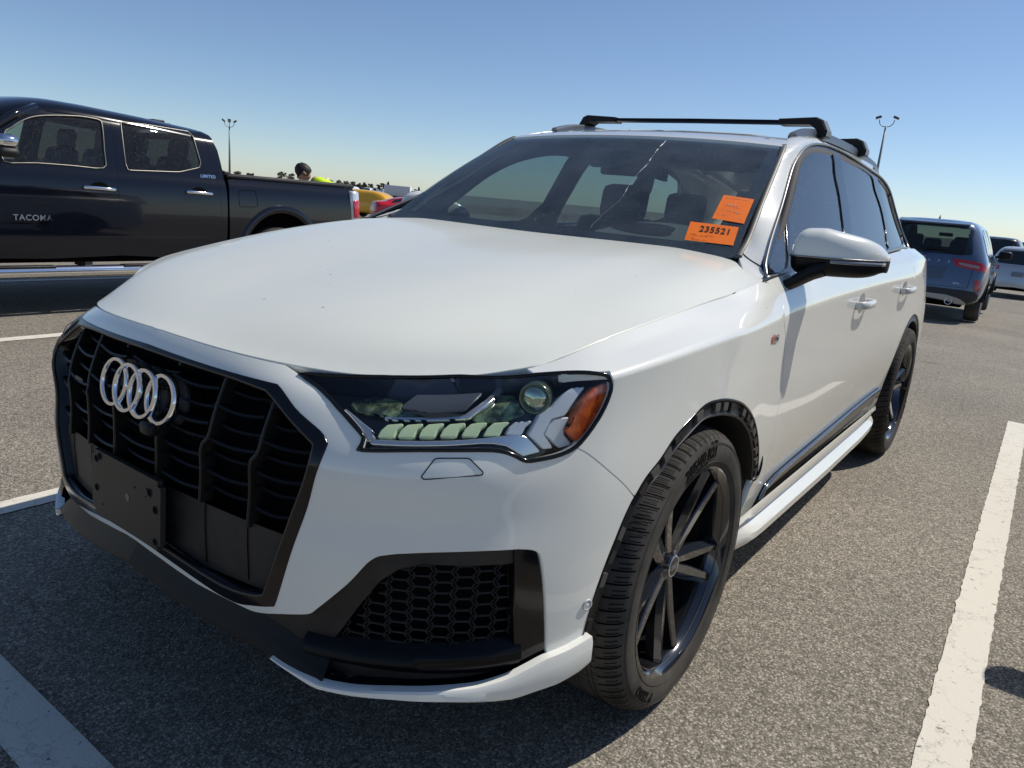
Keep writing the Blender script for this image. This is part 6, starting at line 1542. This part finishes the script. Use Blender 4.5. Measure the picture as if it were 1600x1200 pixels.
# far row behind the verge
frow=[(545,150,(.72,.73,.74),'suv','far white SUV left of the dark one in the distant row',200),(558,160,(.03,.03,.035),'suv','far black SUV at the left end of the distant row',120),(573,158,(.74,.75,.76),'suv','white hatch seen from behind in the distant row above the yellow SUV',215),(583,162,(.02,.02,.025),'suv','dark SUV beside the white hatch in the distant row',215),(594,160,(.55,.62,.70),'suv','pale blue SUV in the middle of the distant row',150),(605,165,(.70,.70,.70),'sedan','small silver sedan low in the distant row',140),(614,163,(.02,.02,.02),'van','black van beside the white box truck in the distant row',215)]
for (px,D,c,kd,lb,hz) in frow:
    x,y,z=P(px,D); parked('far_van' if kd=='van' else 'far_sedan' if kd=='sedan' else 'far_suv',lb,'van' if kd=='van' else 'car',(x,y,z),rad(hz),c,kd,'cars in the distant row',detail=1,metal=0)
# white box truck at the end of the far row
def box_truck():
    x,y,z=P(634,155); r=empty('box_truck',(x,y,z),rad(125)); tag(r,'white box truck at the right end of the distant row by the windshield','truck')
    bx('cargo_box',(-1.6,0,1.55),(5.2,2.2,2.0),mat('truck_white',(.72,.73,.74),.5),r,.04); bx('cab',(2.0,0,1.15),(1.7,2.0,1.5),MATS['truck_white'],r,.25); bx('chassis',(-.6,0,.55),(6.4,.9,.18),M_VOID,r,.02)
    bx('windshield',(2.72,0,1.45),(.3,1.7,.6),M_GLD,r,.1)
    for xx in (2.0,-2.6):
        for s_ in (1,-1): simple_wheel(r,xx,.9*s_,.42,s_,.25,spokes=0)
box_truck()

# ================================================= black pickup truck
def pickup():
    r=empty('pickup_truck',(0,TY,0)); tag(r,'glossy black crew cab pickup truck with chrome window trim and step bar','truck')
    M=mat('black_paint',(.004,.005,.010),.10,0,.55,spec=.3); M2=mat('black_plastic',(.015,.015,.016),.55)
    g=lambda net,x,z,q=(6,6): tuple(uvof(net,(0,2),(x,z),q))
    def shift(lst):
        for o in lst: o.location=(0,-TY,0)
        return lst
    def P(nm,poly,mt,par=r,**k):
        k.setdefault('step',.04); k.setdefault('gap',.0015); k.setdefault('flange',.02)
        o=panel(nm,TS,poly,mt,par,yc=TY,**k)
        if par==r: shift(o)
        return o
    zt=15
    d1=crom(G['t_door'],4)
    gap=[tuple(a) for a in d1]
    # crease-rich door skins: lower reflection band comes from a shallow step in the sheet
    z0=.47
    topline=lambda x0,x1,n=14: [g(TS,x,1.655-.02*max(0,-x-1.6)*0-np.interp(-x,[-.5,.2,.9,1.5,2.0,2.5],[.10,.02,0,.015,.045,.085])) for x in np.linspace(x0,x1,n)]
    winA=[tuple(a) for a in crom(G['t_win1'],3,True)]; winB=[tuple(a) for a in rounded(G['t_win2'],.10,3)]
    f_front=[g(TS,x,z) for x,z in ((-.42,1.22),(-.40,1.1),(-.38,.9),(-.36,.7),(-.40,.48))]
    A=[g(TS,x,z,(5,11)) for x,z in ((-.42,1.25),(-.52,1.33),(-.64,1.44),(-.76,1.53),(-.90,1.60),(-1.05,1.64))]
    fd=P('front_door',f_front[::-1]+A+[g(TS,-1.3,1.665,(6,12))]+[gap[0]]+gap[1:]+[g(TS,-1.0,.47,(5,1))],M,holes=[winA])
    rb=[g(TS,x,z) for x,z in ((-2.50,1.60),(-2.52,1.45),(-2.54,1.22),(-2.55,1.0),(-2.55,.80),(-2.50,.62),(-2.44,.50))]
    rd=P('rear_door',gap[::-1]+[g(TS,-1.9,1.665,(7,12)),g(TS,-2.2,1.64,(8,12)),g(TS,-2.42,1.62,(8,12))]+rb+[g(TS,-2.0,.47,(7,1))],M,holes=[winB])
    P('cab_corner',[g(TS,-2.43,1.625,(8,12))]+rb+[g(TS,-2.60,.5),g(TS,-2.62,.9),g(TS,-2.62,1.22),g(TS,-2.62,1.35),g(TS,-2.615,1.48),g(TS,-2.58,1.58),g(TS,-2.52,1.64,(8,13))],M)
    # roof with cant rails
    V=[];F=[]; xs_=np.linspace(-.80,-2.60,28); 
    for x in xs_:
        dr=np.interp(-x,[.2,.9,1.5,2.0,2.5,2.6],[.02,0,.015,.045,.085,.10]); fr=.10*max(0,(1.30+x)/.5)**2
        for y,z in ((.745,1.645),(.735,1.665),(.715,1.688),(.67,1.713),(.56,1.742),(.40,1.758),(.2,1.765),(0,1.767)): V.append((x,y,z-dr-fr*1.0))
    k=8;n=len(xs_)
    for i in range(n-1):
        for j in range(k-1): F.append((i*k+j,i*k+j+1,(i+1)*k+j+1,(i+1)*k+j))
    b=len(V); V+=[(x,-y,z) for x,y,z in V]; F+=[tuple(q+b for q in f[::-1]) for f in F]
    MB().add(V,F).build('roof',M,r)
    # chrome window trims
    for key,ps in (('t_win1',fd),('t_win2',rd)):
        W=winA if key=='t_win1' else winB; X=S(TS,W); Nn=TS.normal(np.array(W)[:,0],np.array(W)[:,1])
        for s_,oo in zip((1,-1),ps):
            pth=[(q[0],TY+(q[1]-TY+.003)*s_,q[2]) for q in X]
            MB().tube(pth,.0065,0,6,closed=True).build('window_trim',mat('truck_trim',(.20,.19,.165),.38,.9),oo)
    P('front_window',winA,glass('truck_glass_front',(.42,.50,.48),0,1,.01),off=-.006,flange=0); P('rear_window_side',winB,glass('truck_glass_rear',(.09,.09,.085),0,.9,.01),off=-.006,flange=0)
    # windscreen, rear window, A pillars
    V=[(-.45,.80,1.23),(-1.05,.66,1.645),(-1.05,-.66,1.645),(-.45,-.80,1.23)]; MB().add(V,[(0,1,2,3)]).build('windshield',M_SIDER,r)
    for s_ in (1,-1): MB().sweep([(-.36,.86*s_,1.18),(-.60,.825*s_,1.385),(-.85,.77*s_,1.56),(-1.06,.72*s_,1.655)],[(-.03,-.03),(.03,-.03),(.03,.03),(-.03,.03)]).build('pillar',M,r)
    V=[(-2.60,.60,1.24),(-2.58,.55,1.56),(-2.58,-.55,1.56),(-2.60,-.60,1.24)]; MB().add(V,[(0,1,2,3)]).build('back_window',M_SIDER,r)
    m=MB(); m.box((-2.60,0,.95),(.03,1.75,.60)); m.box((-2.585,.66,1.36),(.03,.16,.32)); m.box((-2.585,-.66,1.36),(.03,.16,.32)); m.box((-2.56,0,1.58),(.04,1.2,.06)); m.build('cab_back',M,r)
    # bed side
    tb=[tuple(a) for a in crom(G['t_bedtop'],5)]; ai=[tuple(a) for a in crom(G['t_archin'],3)]
    xc=-3.255; R_=.47
    arc=[g(TS,xc+R_*cos(a),.43+R_*sin(a)*1.04,(10,3)) for a in np.linspace(rad(3),rad(177),22)]
    bed=[g(TS,-2.66,1.215),g(TS,-2.64,1.0),g(TS,-2.64,.52)]+[g(TS,xc+R_,.50,(9,1))]+arc[0:]+[g(TS,-3.76,.50,(11,1)),g(TS,-4.22,.58,(12,2)),g(TS,-4.27,.90),g(TS,-4.28,1.18),g(TS,-4.25,1.225)]+[g(TS,x,1.232) for x in (-3.9,-3.4,-3.0)]
    bd=P('bed_side',bed,M,step=.035)
    # flared arch lip
    V=[];F=[]; n=26
    for i in range(n):
        a=rad(0+180*i/(n-1)); 
        for (rr,o) in ((R_-.005,-.03),(R_,.006),(R_+.02,.016),(R_+.055,.014),(R_+.075,.0)):
            x=xc+rr*cos(a); z=.43+rr*sin(a)*1.04; y=.955; V.append((x,y+o,z))
    for i in range(n-1):
        for j in range(4): F.append((i*5+j,i*5+j+1,(i+1)*5+j+1,(i+1)*5+j))
    for s_ in (1,-1): MB().add([(a,b*s_,c) for a,b,c in V],F).build('arch_flare',M,r,auto=60)
    # bed rail cap, tonneau, bed inner, tailgate
    for s_ in (1,-1): MB().box((-3.46,.855*s_,1.245),(1.62,.09,.035),0,None,.01).build('bed_rail',M2,r)
    MB().box((-3.46,0,1.262),(1.60,1.62,.018),0,None,.005).build('tonneau_cover',mat('tonneau',(.02,.021,.022),.5),r)
    MB().box((-2.70,0,1.265),(.08,1.66,.045),0,None,.01).build('tonneau_bulkhead',M2,r)
    MB().box((-4.27,0,.90),(.07,1.62,.62),0,None,.03).build('tailgate',M,r)
    MB().box((-4.36,0,.58),(.20,1.80,.20),0,None,.05).build('rear_bumper',M_CHR,r)
    # tail lamps
    for s_ in (1,-1):
        MB().box((-4.245,.925*s_,1.03),(.12,.085,.34),0,Matrix.Rotation(rad(4),3,'Y'),.03).build('tail_lamp',M_CLR,r)
        MB().box((-4.252,.935*s_,1.00),(.085,.085,.20),0,Matrix.Rotation(rad(4),3,'Y'),.015).build('red_lens',mat('lens_red_pale',(.62,.03,.06),.15,0,1),r)
    # fuel flap seam
    for s_ in (1,): 
        fl=S(TS,rounded(G['t_fuel'],.15,3)); o=MB().tube([(q[0],q[1]-TY+.001,q[2]) for q in fl],.0028,0,5,closed=True).build('fuel_flap_gap',M_VOID,r)
    # handles with chrome, lettering
    for (x,z,ps) in ((-1.42,1.055,fd),(-2.33,1.07,rd)):
        y=TS(*g(TS,x,z))[0][1]
        for s_,oo in zip((1,-1),ps):
            Y=lambda o_: TY+(y-TY+o_)*s_
            MB().sweep(crom([(x+.13,Y(.0),z+.002),(x+.115,Y(.026),z+.004),(x,Y(.036),z+.002),(x-.10,Y(.032),z-.002),(x-.135,Y(.0),z-.004)],4),[(-.008,-.013),(.008,-.013),(.011,0),(.008,.013),(-.008,.013)]).build('handle',M_CHR,oo)
            c=MB().lathe([(1,.0015),(0,.002)],axis='y',seg=24); c.v=[(x+q[0]*.075,Y(q[1]),z+.004+q[2]*.05) for q in c.v]; c.build('handle_cup_shade',M_VOID,oo)  # flat black disc painted in for the shade of the handle cup
    y=TS(*g(TS,-.9,.80))[0][1]
    put_text('TACOMA',.062,lambda a,b,c: (-.885-a,TS(*g(TS,-.885-a,.797+b))[0][1]+.014+c,.797+b),'door_lettering',M_CHR,fd[0],extrude=.002,spacing=1.12)
    y2=TS(*g(TS,-2.44,1.225))[0][1]; put_text('LIMITED',.040,lambda a,b,c: (-2.45-a,y2+.004+c-(b)*.2,1.225+b),'pillar_lettering',M_CHR,r,extrude=.001,spacing=1.1).location=(0,-TY,0)
    # step bar
    for s_ in (1,-1):
        MB().tube(crom([(-.1,.84*s_,.40),(-.16,.93*s_,.375),(-.3,.955*s_,.37),(-1.3,.955*s_,.37),(-2.25,.955*s_,.37),(-2.40,.93*s_,.375),(-2.46,.84*s_,.40)],6),.048,0,16).build('step_bar',M_CHR,r)
        for x in (-.75,-1.85): MB().box((x,.958*s_,.412),(.55,.085,.016),0,None,.006).build('step_pad',M2,r)
        for x in (-.4,-1.3,-2.2): MB().box((x,.85*s_,.42),(.06,.2,.04)).build('step_bracket',M2,r)
    bx('frame',(-1.2,0,.50),(5.0,1.1,.22),M_VOID,r,.02); bx('cab_floor',(-1.5,0,.58),(2.3,1.72,.14),M_VOID,r,.02)
    for s_ in (1,-1): bx('door_card',(-1.45,.86*s_,.88),(2.2,.06,.62),M_SEAT,r,.01); 
    bx('bed_floor',(-3.45,0,.62),(1.6,1.5,.10),M_VOID,r,.01)
    for s_ in (1,-1): bx('bed_liner',(-3.45,.78*s_,.92),(1.6,.04,.58),M_VOID,r,.01)
    # front end (out of the picture)
    V=[];F=[]; prof=[(.0,1.18,.86),(.3,1.17,.86),(.62,1.13,.84),(.82,1.04,.80),(.92,.92,.74)]
    us_=[(x,z,w) for x,z,w in [(-.40,1.20,.87)]+prof]
    for (x,z,w) in us_:
        for (yy,zz) in ((.955,.50),(.96,.80),(.95,1.0),(.90,min(1.12,z)),(.70,z),(.0,z+.02)): V.append((x,yy*w/.87*(1 if x<.7 else .97),min(zz,z) if zz<z else zz))
    for i in range(len(us_)-1):
        for j in range(5): F.append((i*6+j,i*6+j+1,i*6+7+j,i*6+6+j))
    b=len(V); V+=[(a,-b_,c) for a,b_,c in V]; F+=[tuple(q+b for q in f[::-1]) for f in F]
    MB().add(V,F).build('bonnet',M,r)
    MB().box((.96,0,.72),(.16,1.7,.62),0,None,.08).build('front_grille',M2,r); MB().box((.99,0,.42),(.2,1.8,.2),0,None,.06).build('front_bumper',M,r)
    for s_ in (1,-1): MB().box((.95,.70*s_,.90),(.16,.36,.16),0,None,.04).build('headlight',M_CLR,r)
    for x in (-.02,xc):
        for s_ in (1,-1): simple_wheel(r,x,.80*s_,.385,s_,.25,M_CHR,6)
    # third brake lamp on the roof, cabin
    MB().box((-2.46,.0,1.685),(.10,.34,.035),0,None,.01).build('roof_lamp',M2,r)
    MB().box((-2.30,.25,1.70),(.12,.14,.03),0,None,.01).build('roof_antenna',M2,r)
    for y in (.38,-.38): s=seat(-1.35,y,.5,r); s.location=(-1.35,y,.66)
    for y in (.38,-.38): s=seat(-2.15,y,.5,r); s.location=(-2.05,y,.66)
    bx('dashboard',(-.62,0,1.10),(.36,1.6,.22),M_DASH,r,.06)
    # mirrors
    for s_ in (1,-1):
        V=[];F=[];K=16
        q=empty('door_mirror',(-.66,1.0*s_,1.32)); q.parent=r
        MB().box((-.02,.06*s_,.035),(.15,.26,.10),0,Matrix.Rotation(rad(6),3,'X'),.048).build('mirror_cap',M_CHR,q); MB().box((-.02,.06*s_,-.035),(.145,.255,.075),0,None,.035).build('mirror_housing',M2,q); MB().box((-.02,-.09*s_,-.05),(.06,.12,.05),0,None,.015).build('mirror_arm',M2,q)
    return r
pickup()
# ================================================= light poles
def pole(px,D,h,heads,label,rzs,arm=.8,lean=0):
    x,y,z=P(px,D); r=empty('light_pole',(x,y,z)); tag(r,label,'lamp post','tall floodlight poles')
    MB().tube([(0,0,0),(0,0,h*.5),(0,0,h)],.13,0,10,scale=[1.3,1.0,.62]).build('pole',M_POLE,r)
    for a in rzs:
        c,s=cos(a),sin(a)
        MB().tube(crom([(0,0,h-.05),(c*arm*.5,s*arm*.5,h-.0),(c*arm*.9,s*arm*.9,h+.25),(c*arm,s*arm,h+.55)],4),.04,0,6).build('arm',M_POLE,r)
        hd_=empty('lamp_head',(c*(arm+.1),s*(arm+.1),h+.75)); hd_.parent=r; hd_.rotation_euler=(0,0,a)
        MB().box((0,0,0),(.50,.40,.20),0,Matrix.Rotation(rad(heads),3,'Y'),.06).build('lamp_body',mat('lamp_dark_grey',(.07,.07,.075),.4,.3),hd_)
        MB().box((.04,0,-.10),(.42,.34,.04),0,Matrix.Rotation(rad(heads),3,'Y'),.01).build('lamp_pane',mat('lamp_pane',(.35,.36,.37),.2),hd_)
    return r
pole(358.9,112,8.1,-35,'slender floodlight pole with three lamp heads rising behind the black pickup bed',(hd(358)+pi/2,hd(358)-pi/2,hd(358)+pi),.62)
pl=pole(1351,78,11.2,20,'floodlight pole with two lamp heads on a curved yoke above the SUV roof rail',(hd(1364)+pi/2,hd(1364)-pi/2),.62)
# ================================================= person in a safety vest bent over behind the truck bed
def person():
    x,y,z=P(506,10.6); a=hd(506)
    r=empty('person',(x,y,z)); tag(r,'person with short dark hair and yellow safety vest bent over behind the pickup bed','person')
    # local: L = image left direction, B = away
    Lx,Ly=-(-sin(a)*-1),0
    left=Vector((-sin(a),cos(a),0)); left=left*(1 if (Vector((_r[0],_r[1],0)).dot(left)<0) else -1); fw=Vector((cos(a),sin(a),0))
    J={'pel':(-.30,0,.92),'waist':(-.24,0,1.10),'chest':(-.02,0,1.265),'neckb':(.12,0,1.29),'neck':(.17,0,1.325),'sh_l':(.05,.17,1.21),'el_l':(.18,.22,.97),'wr_l':(.34,.16,.80),'sh_r':(.05,-.17,1.21),'el_r':(.20,-.22,.97),'wr_r':(.36,-.14,.82),'hip_l':(-.30,.10,.88),'kn_l':(-.20,.12,.48),'an_l':(-.32,.12,.09),'toe_l':(-.18,.13,.04),'hip_r':(-.30,-.10,.88),'kn_r':(-.12,-.12,.48),'an_r':(-.22,-.12,.09),'toe_r':(-.08,-.13,.04)}
    Rd={'pel':.15,'waist':.14,'chest':.155,'neckb':.075,'neck':.06,'sh_l':.065,'el_l':.045,'wr_l':.03,'sh_r':.065,'el_r':.045,'wr_r':.03,'hip_l':.10,'kn_l':.065,'an_l':.045,'toe_l':.04,'hip_r':.10,'kn_r':.065,'an_r':.045,'toe_r':.04}
    E=[('pel','waist'),('waist','chest'),('chest','neckb'),('neckb','neck'),('chest','sh_l'),('sh_l','el_l'),('el_l','wr_l'),('chest','sh_r'),('sh_r','el_r'),('el_r','wr_r'),('pel','hip_l'),('hip_l','kn_l'),('kn_l','an_l'),('an_l','toe_l'),('pel','hip_r'),('hip_r','kn_r'),('kn_r','an_r'),('an_r','toe_r')]
    def W(p): return left*p[0]+fw*p[1]+Vector((0,0,p[2]))
    def skin(keys,edges,name,mt,par,grow=0,root='pel',lv=2):
        me=bpy.data.meshes.new(name); ks=list(keys); me.from_pydata([W(J[k]) for k in ks],[(ks.index(a_),ks.index(b_)) for a_,b_ in edges],[])
        o=link(name,me,mt,par); mod=o.modifiers.new('s','SKIN'); 
        for i,k in enumerate(ks):
            me.skin_vertices[0].data[i].radius=(Rd[k]+grow,)*2; me.skin_vertices[0].data[i].use_root=(k==root)
        o.modifiers.new('d','SUBSURF').levels=lv; o.modifiers['d'].render_levels=lv
        dg=bpy.context.evaluated_depsgraph_get(); me2=bpy.data.meshes.new_from_object(o.evaluated_get(dg)); o.modifiers.clear(); o.data=me2
        for p in me2.polygons: p.use_smooth=True
        if not me2.materials: me2.materials.append(mt)
        return o
    sk=mat('skin',(.42,.23,.15),.5); 
    b=skin(J.keys(),E,'body',sk,r)
    # head
    hc=W((.265,0,1.395)); m=MB(); V=[];F=[]; nu,nv=20,14
    for j in range(nv+1):
        t=pi*j/nv
        for i in range(nu):
            p=2*pi*i/nu; lx=.090*sin(t)*cos(p); ly=.070*sin(t)*sin(p); lz=.110*cos(t)
            # face to image left and down; nose bump and jaw
            if cos(p)>.9 and 1.5<t<1.9: lx+=.018
            if t>2.1: lx+=.02*sin(t)
            V.append((lx,ly,lz))
    for j in range(nv):
        for i in range(nu): F.append((j*nu+i,j*nu+(i+1)%nu,(j+1)*nu+(i+1)%nu,(j+1)*nu+i))
    Rt=Matrix(((left.x,fw.x,0),(left.y,fw.y,0),(0,0,1)))@Matrix.Rotation(rad(48),3,'Y')
    hm=MB().add([Rt@Vector(q)+hc for q in V],F).build('head',sk,b)
    hv=[q for q in V]
    hair=MB().add([Rt@(Vector((q[0]*1.13-.012+.006*math.sin(q[1]*190+q[2]*130),q[1]*1.15,q[2]*1.11+.01+.006*math.sin(q[0]*210+q[1]*90))))+hc for q in V],[f for f in F if np.mean([V[i][2] for i in f])>.012 or (np.mean([V[i][0] for i in f])<.015 and np.mean([V[i][2] for i in f])>-.06)]); ho_=hair.build('hair',mat('dark_hair',(.012,.009,.008),.6),r)
    for s_ in (1,-1): MB().lathe([(0,.012),(.018,.010),(.026,0)],axis='y',seg=12,c=(0,0,0)).v
    e=MB().box((-.005,.080,-.015),(.03,.02,.055),0,None,.008); e.v=[tuple(Rt@Vector(q)+hc) for q in e.v]; e.build('ear',sk,hm)
    e=MB().box((-.005,-.080,-.015),(.03,.02,.055),0,None,.008); e.v=[tuple(Rt@Vector(q)+hc) for q in e.v]; e.build('ear',sk,hm)
    tk=['pel','waist','chest','neckb','sh_l','sh_r']; te=[('pel','waist'),('waist','chest'),('chest','neckb'),('chest','sh_l'),('chest','sh_r')]
    shirt=skin(['pel','waist','chest','neckb','sh_l','el_l','sh_r','el_r'],[('pel','waist'),('waist','chest'),('chest','neckb'),('chest','sh_l'),('sh_l','el_l'),('chest','sh_r'),('sh_r','el_r')],'shirt',mat('shirt_orange',(.55,.22,.08),.8),r,.008)
    vest=skin(tk,te,'vest',mat('hi_vis',(.62,.85,.02),.7),r,.038)
    skin(['pel','hip_l','kn_l','an_l','hip_r','kn_r','an_r'],[('pel','hip_l'),('hip_l','kn_l'),('kn_l','an_l'),('pel','hip_r'),('hip_r','kn_r'),('kn_r','an_r')],'trousers',mat('navy_cloth',(.02,.025,.04),.8),r,.012)
    # reflective bands
    for t in (.25,.7):
        p0=Vector(W(J['waist']))*(1-t)+Vector(W(J['neckb']))*t; ax=(W(J['neckb'])-W(J['waist'])).normalized(); Rb=ax.to_track_quat('Z','Y').to_matrix(); rr=.178-.05*t
        m=MB().lathe([(rr,-.022),(rr+.004,-.02),(rr+.004,.02),(rr,.022)],axis='z',seg=28); m.v=[tuple(Rb@Vector(q)+p0) for q in m.v]; m.build('reflective_band',mat('reflective',(.7,.62,.35),.4),vest)
    # hands: palm and curled fingers
    for s_,wr,el in ((1,'wr_l','el_l'),(-1,'wr_r','el_r')):
        o_=W(J[wr]); dr=(W(J[wr])-W(J[el])).normalized(); sd_=dr.cross(Vector((0,0,1))).normalized(); up_=sd_.cross(dr)
        m=MB().tube([o_,o_+dr*.05,o_+dr*.09],.03,0,8,scale=[.9,1.1,1.0])
        for k in range(4):
            b0=o_+dr*.085+sd_*(-.027+.018*k); l=[.065,.075,.07,.055][k]; m.tube([b0,b0+dr*l*.5-up_*.006,b0+dr*l*.85-up_*.025,b0+dr*l*.9-up_*.04],.0085,0,6,scale=[1,.95,.85,.7])
        b0=o_+dr*.03+sd_*.03*s_; m.tube([b0,b0+sd_*.022*s_+dr*.025,b0+sd_*.028*s_+dr*.055-up_*.01],.010,0,6,scale=[1,.95,.8]); m.build('hand',sk,b)
person()
# ================================================= trees beyond the lot
def leafmat(nm,c1,c2):
    m=mat(nm,c1,.7); N,L,b=nodes(m); oi=N.new('ShaderNodeTexCoord'); n=N.new('ShaderNodeTexNoise'); n.inputs['Scale'].default_value=1.4; n.inputs['Detail'].default_value=3; L.new(oi.outputs['Object'],n.inputs[0]); r=N.new('ShaderNodeValToRGB'); r.color_ramp.elements[0].position=.38; r.color_ramp.elements[1].position=.62; r.color_ramp.elements[0].color=(*c1,1); r.color_ramp.elements[1].color=(*c2,1); L.new(n.outputs[0],r.inputs[0]); L.new(r.outputs[0],b.inputs['Base Color']); return m
LM=[leafmat('leaf_green',(.045,.065,.03),(.11,.13,.055)),leafmat('leaf_olive',(.07,.07,.035),(.15,.14,.07)),leafmat('leaf_dark',(.03,.045,.03),(.07,.09,.045))]
BK=mat('bark',(.10,.08,.06),.9)
def tree(px,top,wpx,kind,label,seed,D=300):
    x,y,z=P(px,D); hor=304.2+(px-727.2)*.0886; h=(hor-top)*D/CF+1.27-z; w=wpx*D/CF; rs=random.Random(seed); r=empty('conifer_tree' if kind=='cone' else 'leafy_tree',(x,y,z)); tag(r,label,'tree','trees beyond the lot')
    tr=MB().tube([(0,0,0),(.05*w,0,h*.4),(0,0,h*.8)],.03*h+.05,0,7,scale=[1,.7,.3])
    for k in range(6):
        a=rs.uniform(0,2*pi); z0=h*rs.uniform(.25,.6); l=w*rs.uniform(.25,.45); tr.tube([(0,0,z0),(cos(a)*l*.6,sin(a)*l*.6,z0+l*.5),(cos(a)*l,sin(a)*l,z0+l*.9)],.02*h*.6+.02,0,5,scale=[1,.6,.3])
    tr.build('trunk',BK,r)
    m=MB(); blobs=[]
    if kind=='cone':
        for i in range(16): t=i/15; blobs.append((rs.uniform(-.12,.12)*w*(1-t),rs.uniform(-.12,.12)*w*(1-t),h*(.12+.86*t),w*.5*(1-t)**.8+.12))
    else:
        for i in range(13):
            a=rs.uniform(0,2*pi); rr=w*.36*rs.random()**.5; zz=h*rs.uniform(.30,.86); rad_=w*rs.uniform(.13,.24)*(1.1-abs(zz/h-.55)); blobs.append((rr*cos(a),rr*sin(a),zz,rad_))
    n=int(1400/len(blobs))
    for (bx_,by_,bz_,br) in blobs:
        for i in range(n):
            d=Vector((rs.gauss(0,1),rs.gauss(0,1),rs.gauss(0,1))).normalized()*br*rs.uniform(.55,1.05); c=Vector((bx_,by_,bz_))+Vector((d.x,d.y,d.z*.8)); s=rs.uniform(.10,.2)*max(1,w/4)
            u=Vector((rs.gauss(0,1),rs.gauss(0,1),rs.gauss(0,1))).normalized(); v=u.orthogonal().normalized(); 
            m.add([c+u*s,c+v*s*.7,c-u*s,c-v*s*.7],[(0,1,2,3)],smooth=False)
    m.build('crown',LM[seed%3],r); return r

tl=[(345,266,12,'leaf','small round olive tree left of the left floodlight pole, just above the pickup bed'),
(371,267.5,13,'leaf','small bushy tree right beside the left floodlight pole'),
(390,270,13,'leaf','low flat tree between the left floodlight pole and the person'),
(440,267.5,15,'leaf','rounded green tree standing a little left of the person'),
(455,270.5,14,'leaf','dark tree touching the left side of the head of the person'),
(515,280,12,'leaf','small tree directly right of the yellow vest of the person'),
(530,280.5,12,'leaf','small conical green tree right of the person','cone'),
(541,282,13,'leaf','olive tree over the tail lamp of the black pickup'),
(551,283,12,'leaf','broad dark tree over the roof of the yellow SUV'),
(560,284.5,12,'leaf','pale olive tree over the windscreen of the yellow SUV'),
(569,285,12,'leaf','green tree over the bonnet of the yellow SUV'),
(579,287,11,'leaf','low olive tree over the front wheel of the yellow SUV'),
(591,288,9,'leaf','narrow tree left of the tallest tree of the clump over the red sedan'),
(599,285.5,11,'leaf','wide green tree in the clump over the red sedan'),
(606,284.5,9,'cone','tallest pointed conifer of the clump over the red sedan'),
(613,290,9,'leaf','low dark tree at the right foot of the clump over the red sedan'),
(633,293,5,'cone','tiny lone conifer above the white box truck'),
(649,295,8,'leaf','low tree beside the far left corner of the windshield of the white SUV'),
(654,292.5,5,'cone','tiny conifer touching the windshield corner of the white SUV')]
for i,t in enumerate(tl): tree(t[0],t[1],t[2],'cone' if 'coni' in t[-1] and t[3]!='leaf' else t[3],[q for q in t[4:] if len(q)>8][0],i)
for i,(px,tp,w) in enumerate([(1583,383,8),(1590,379,10),(1598,378,9)]):
    tree(px,tp,w,'leaf',['low hazy tree just right of the black roof at the right edge','rounded hazy tree above the silver SUV','taller hazy tree at the very right edge of the picture'][i],40+i,260)
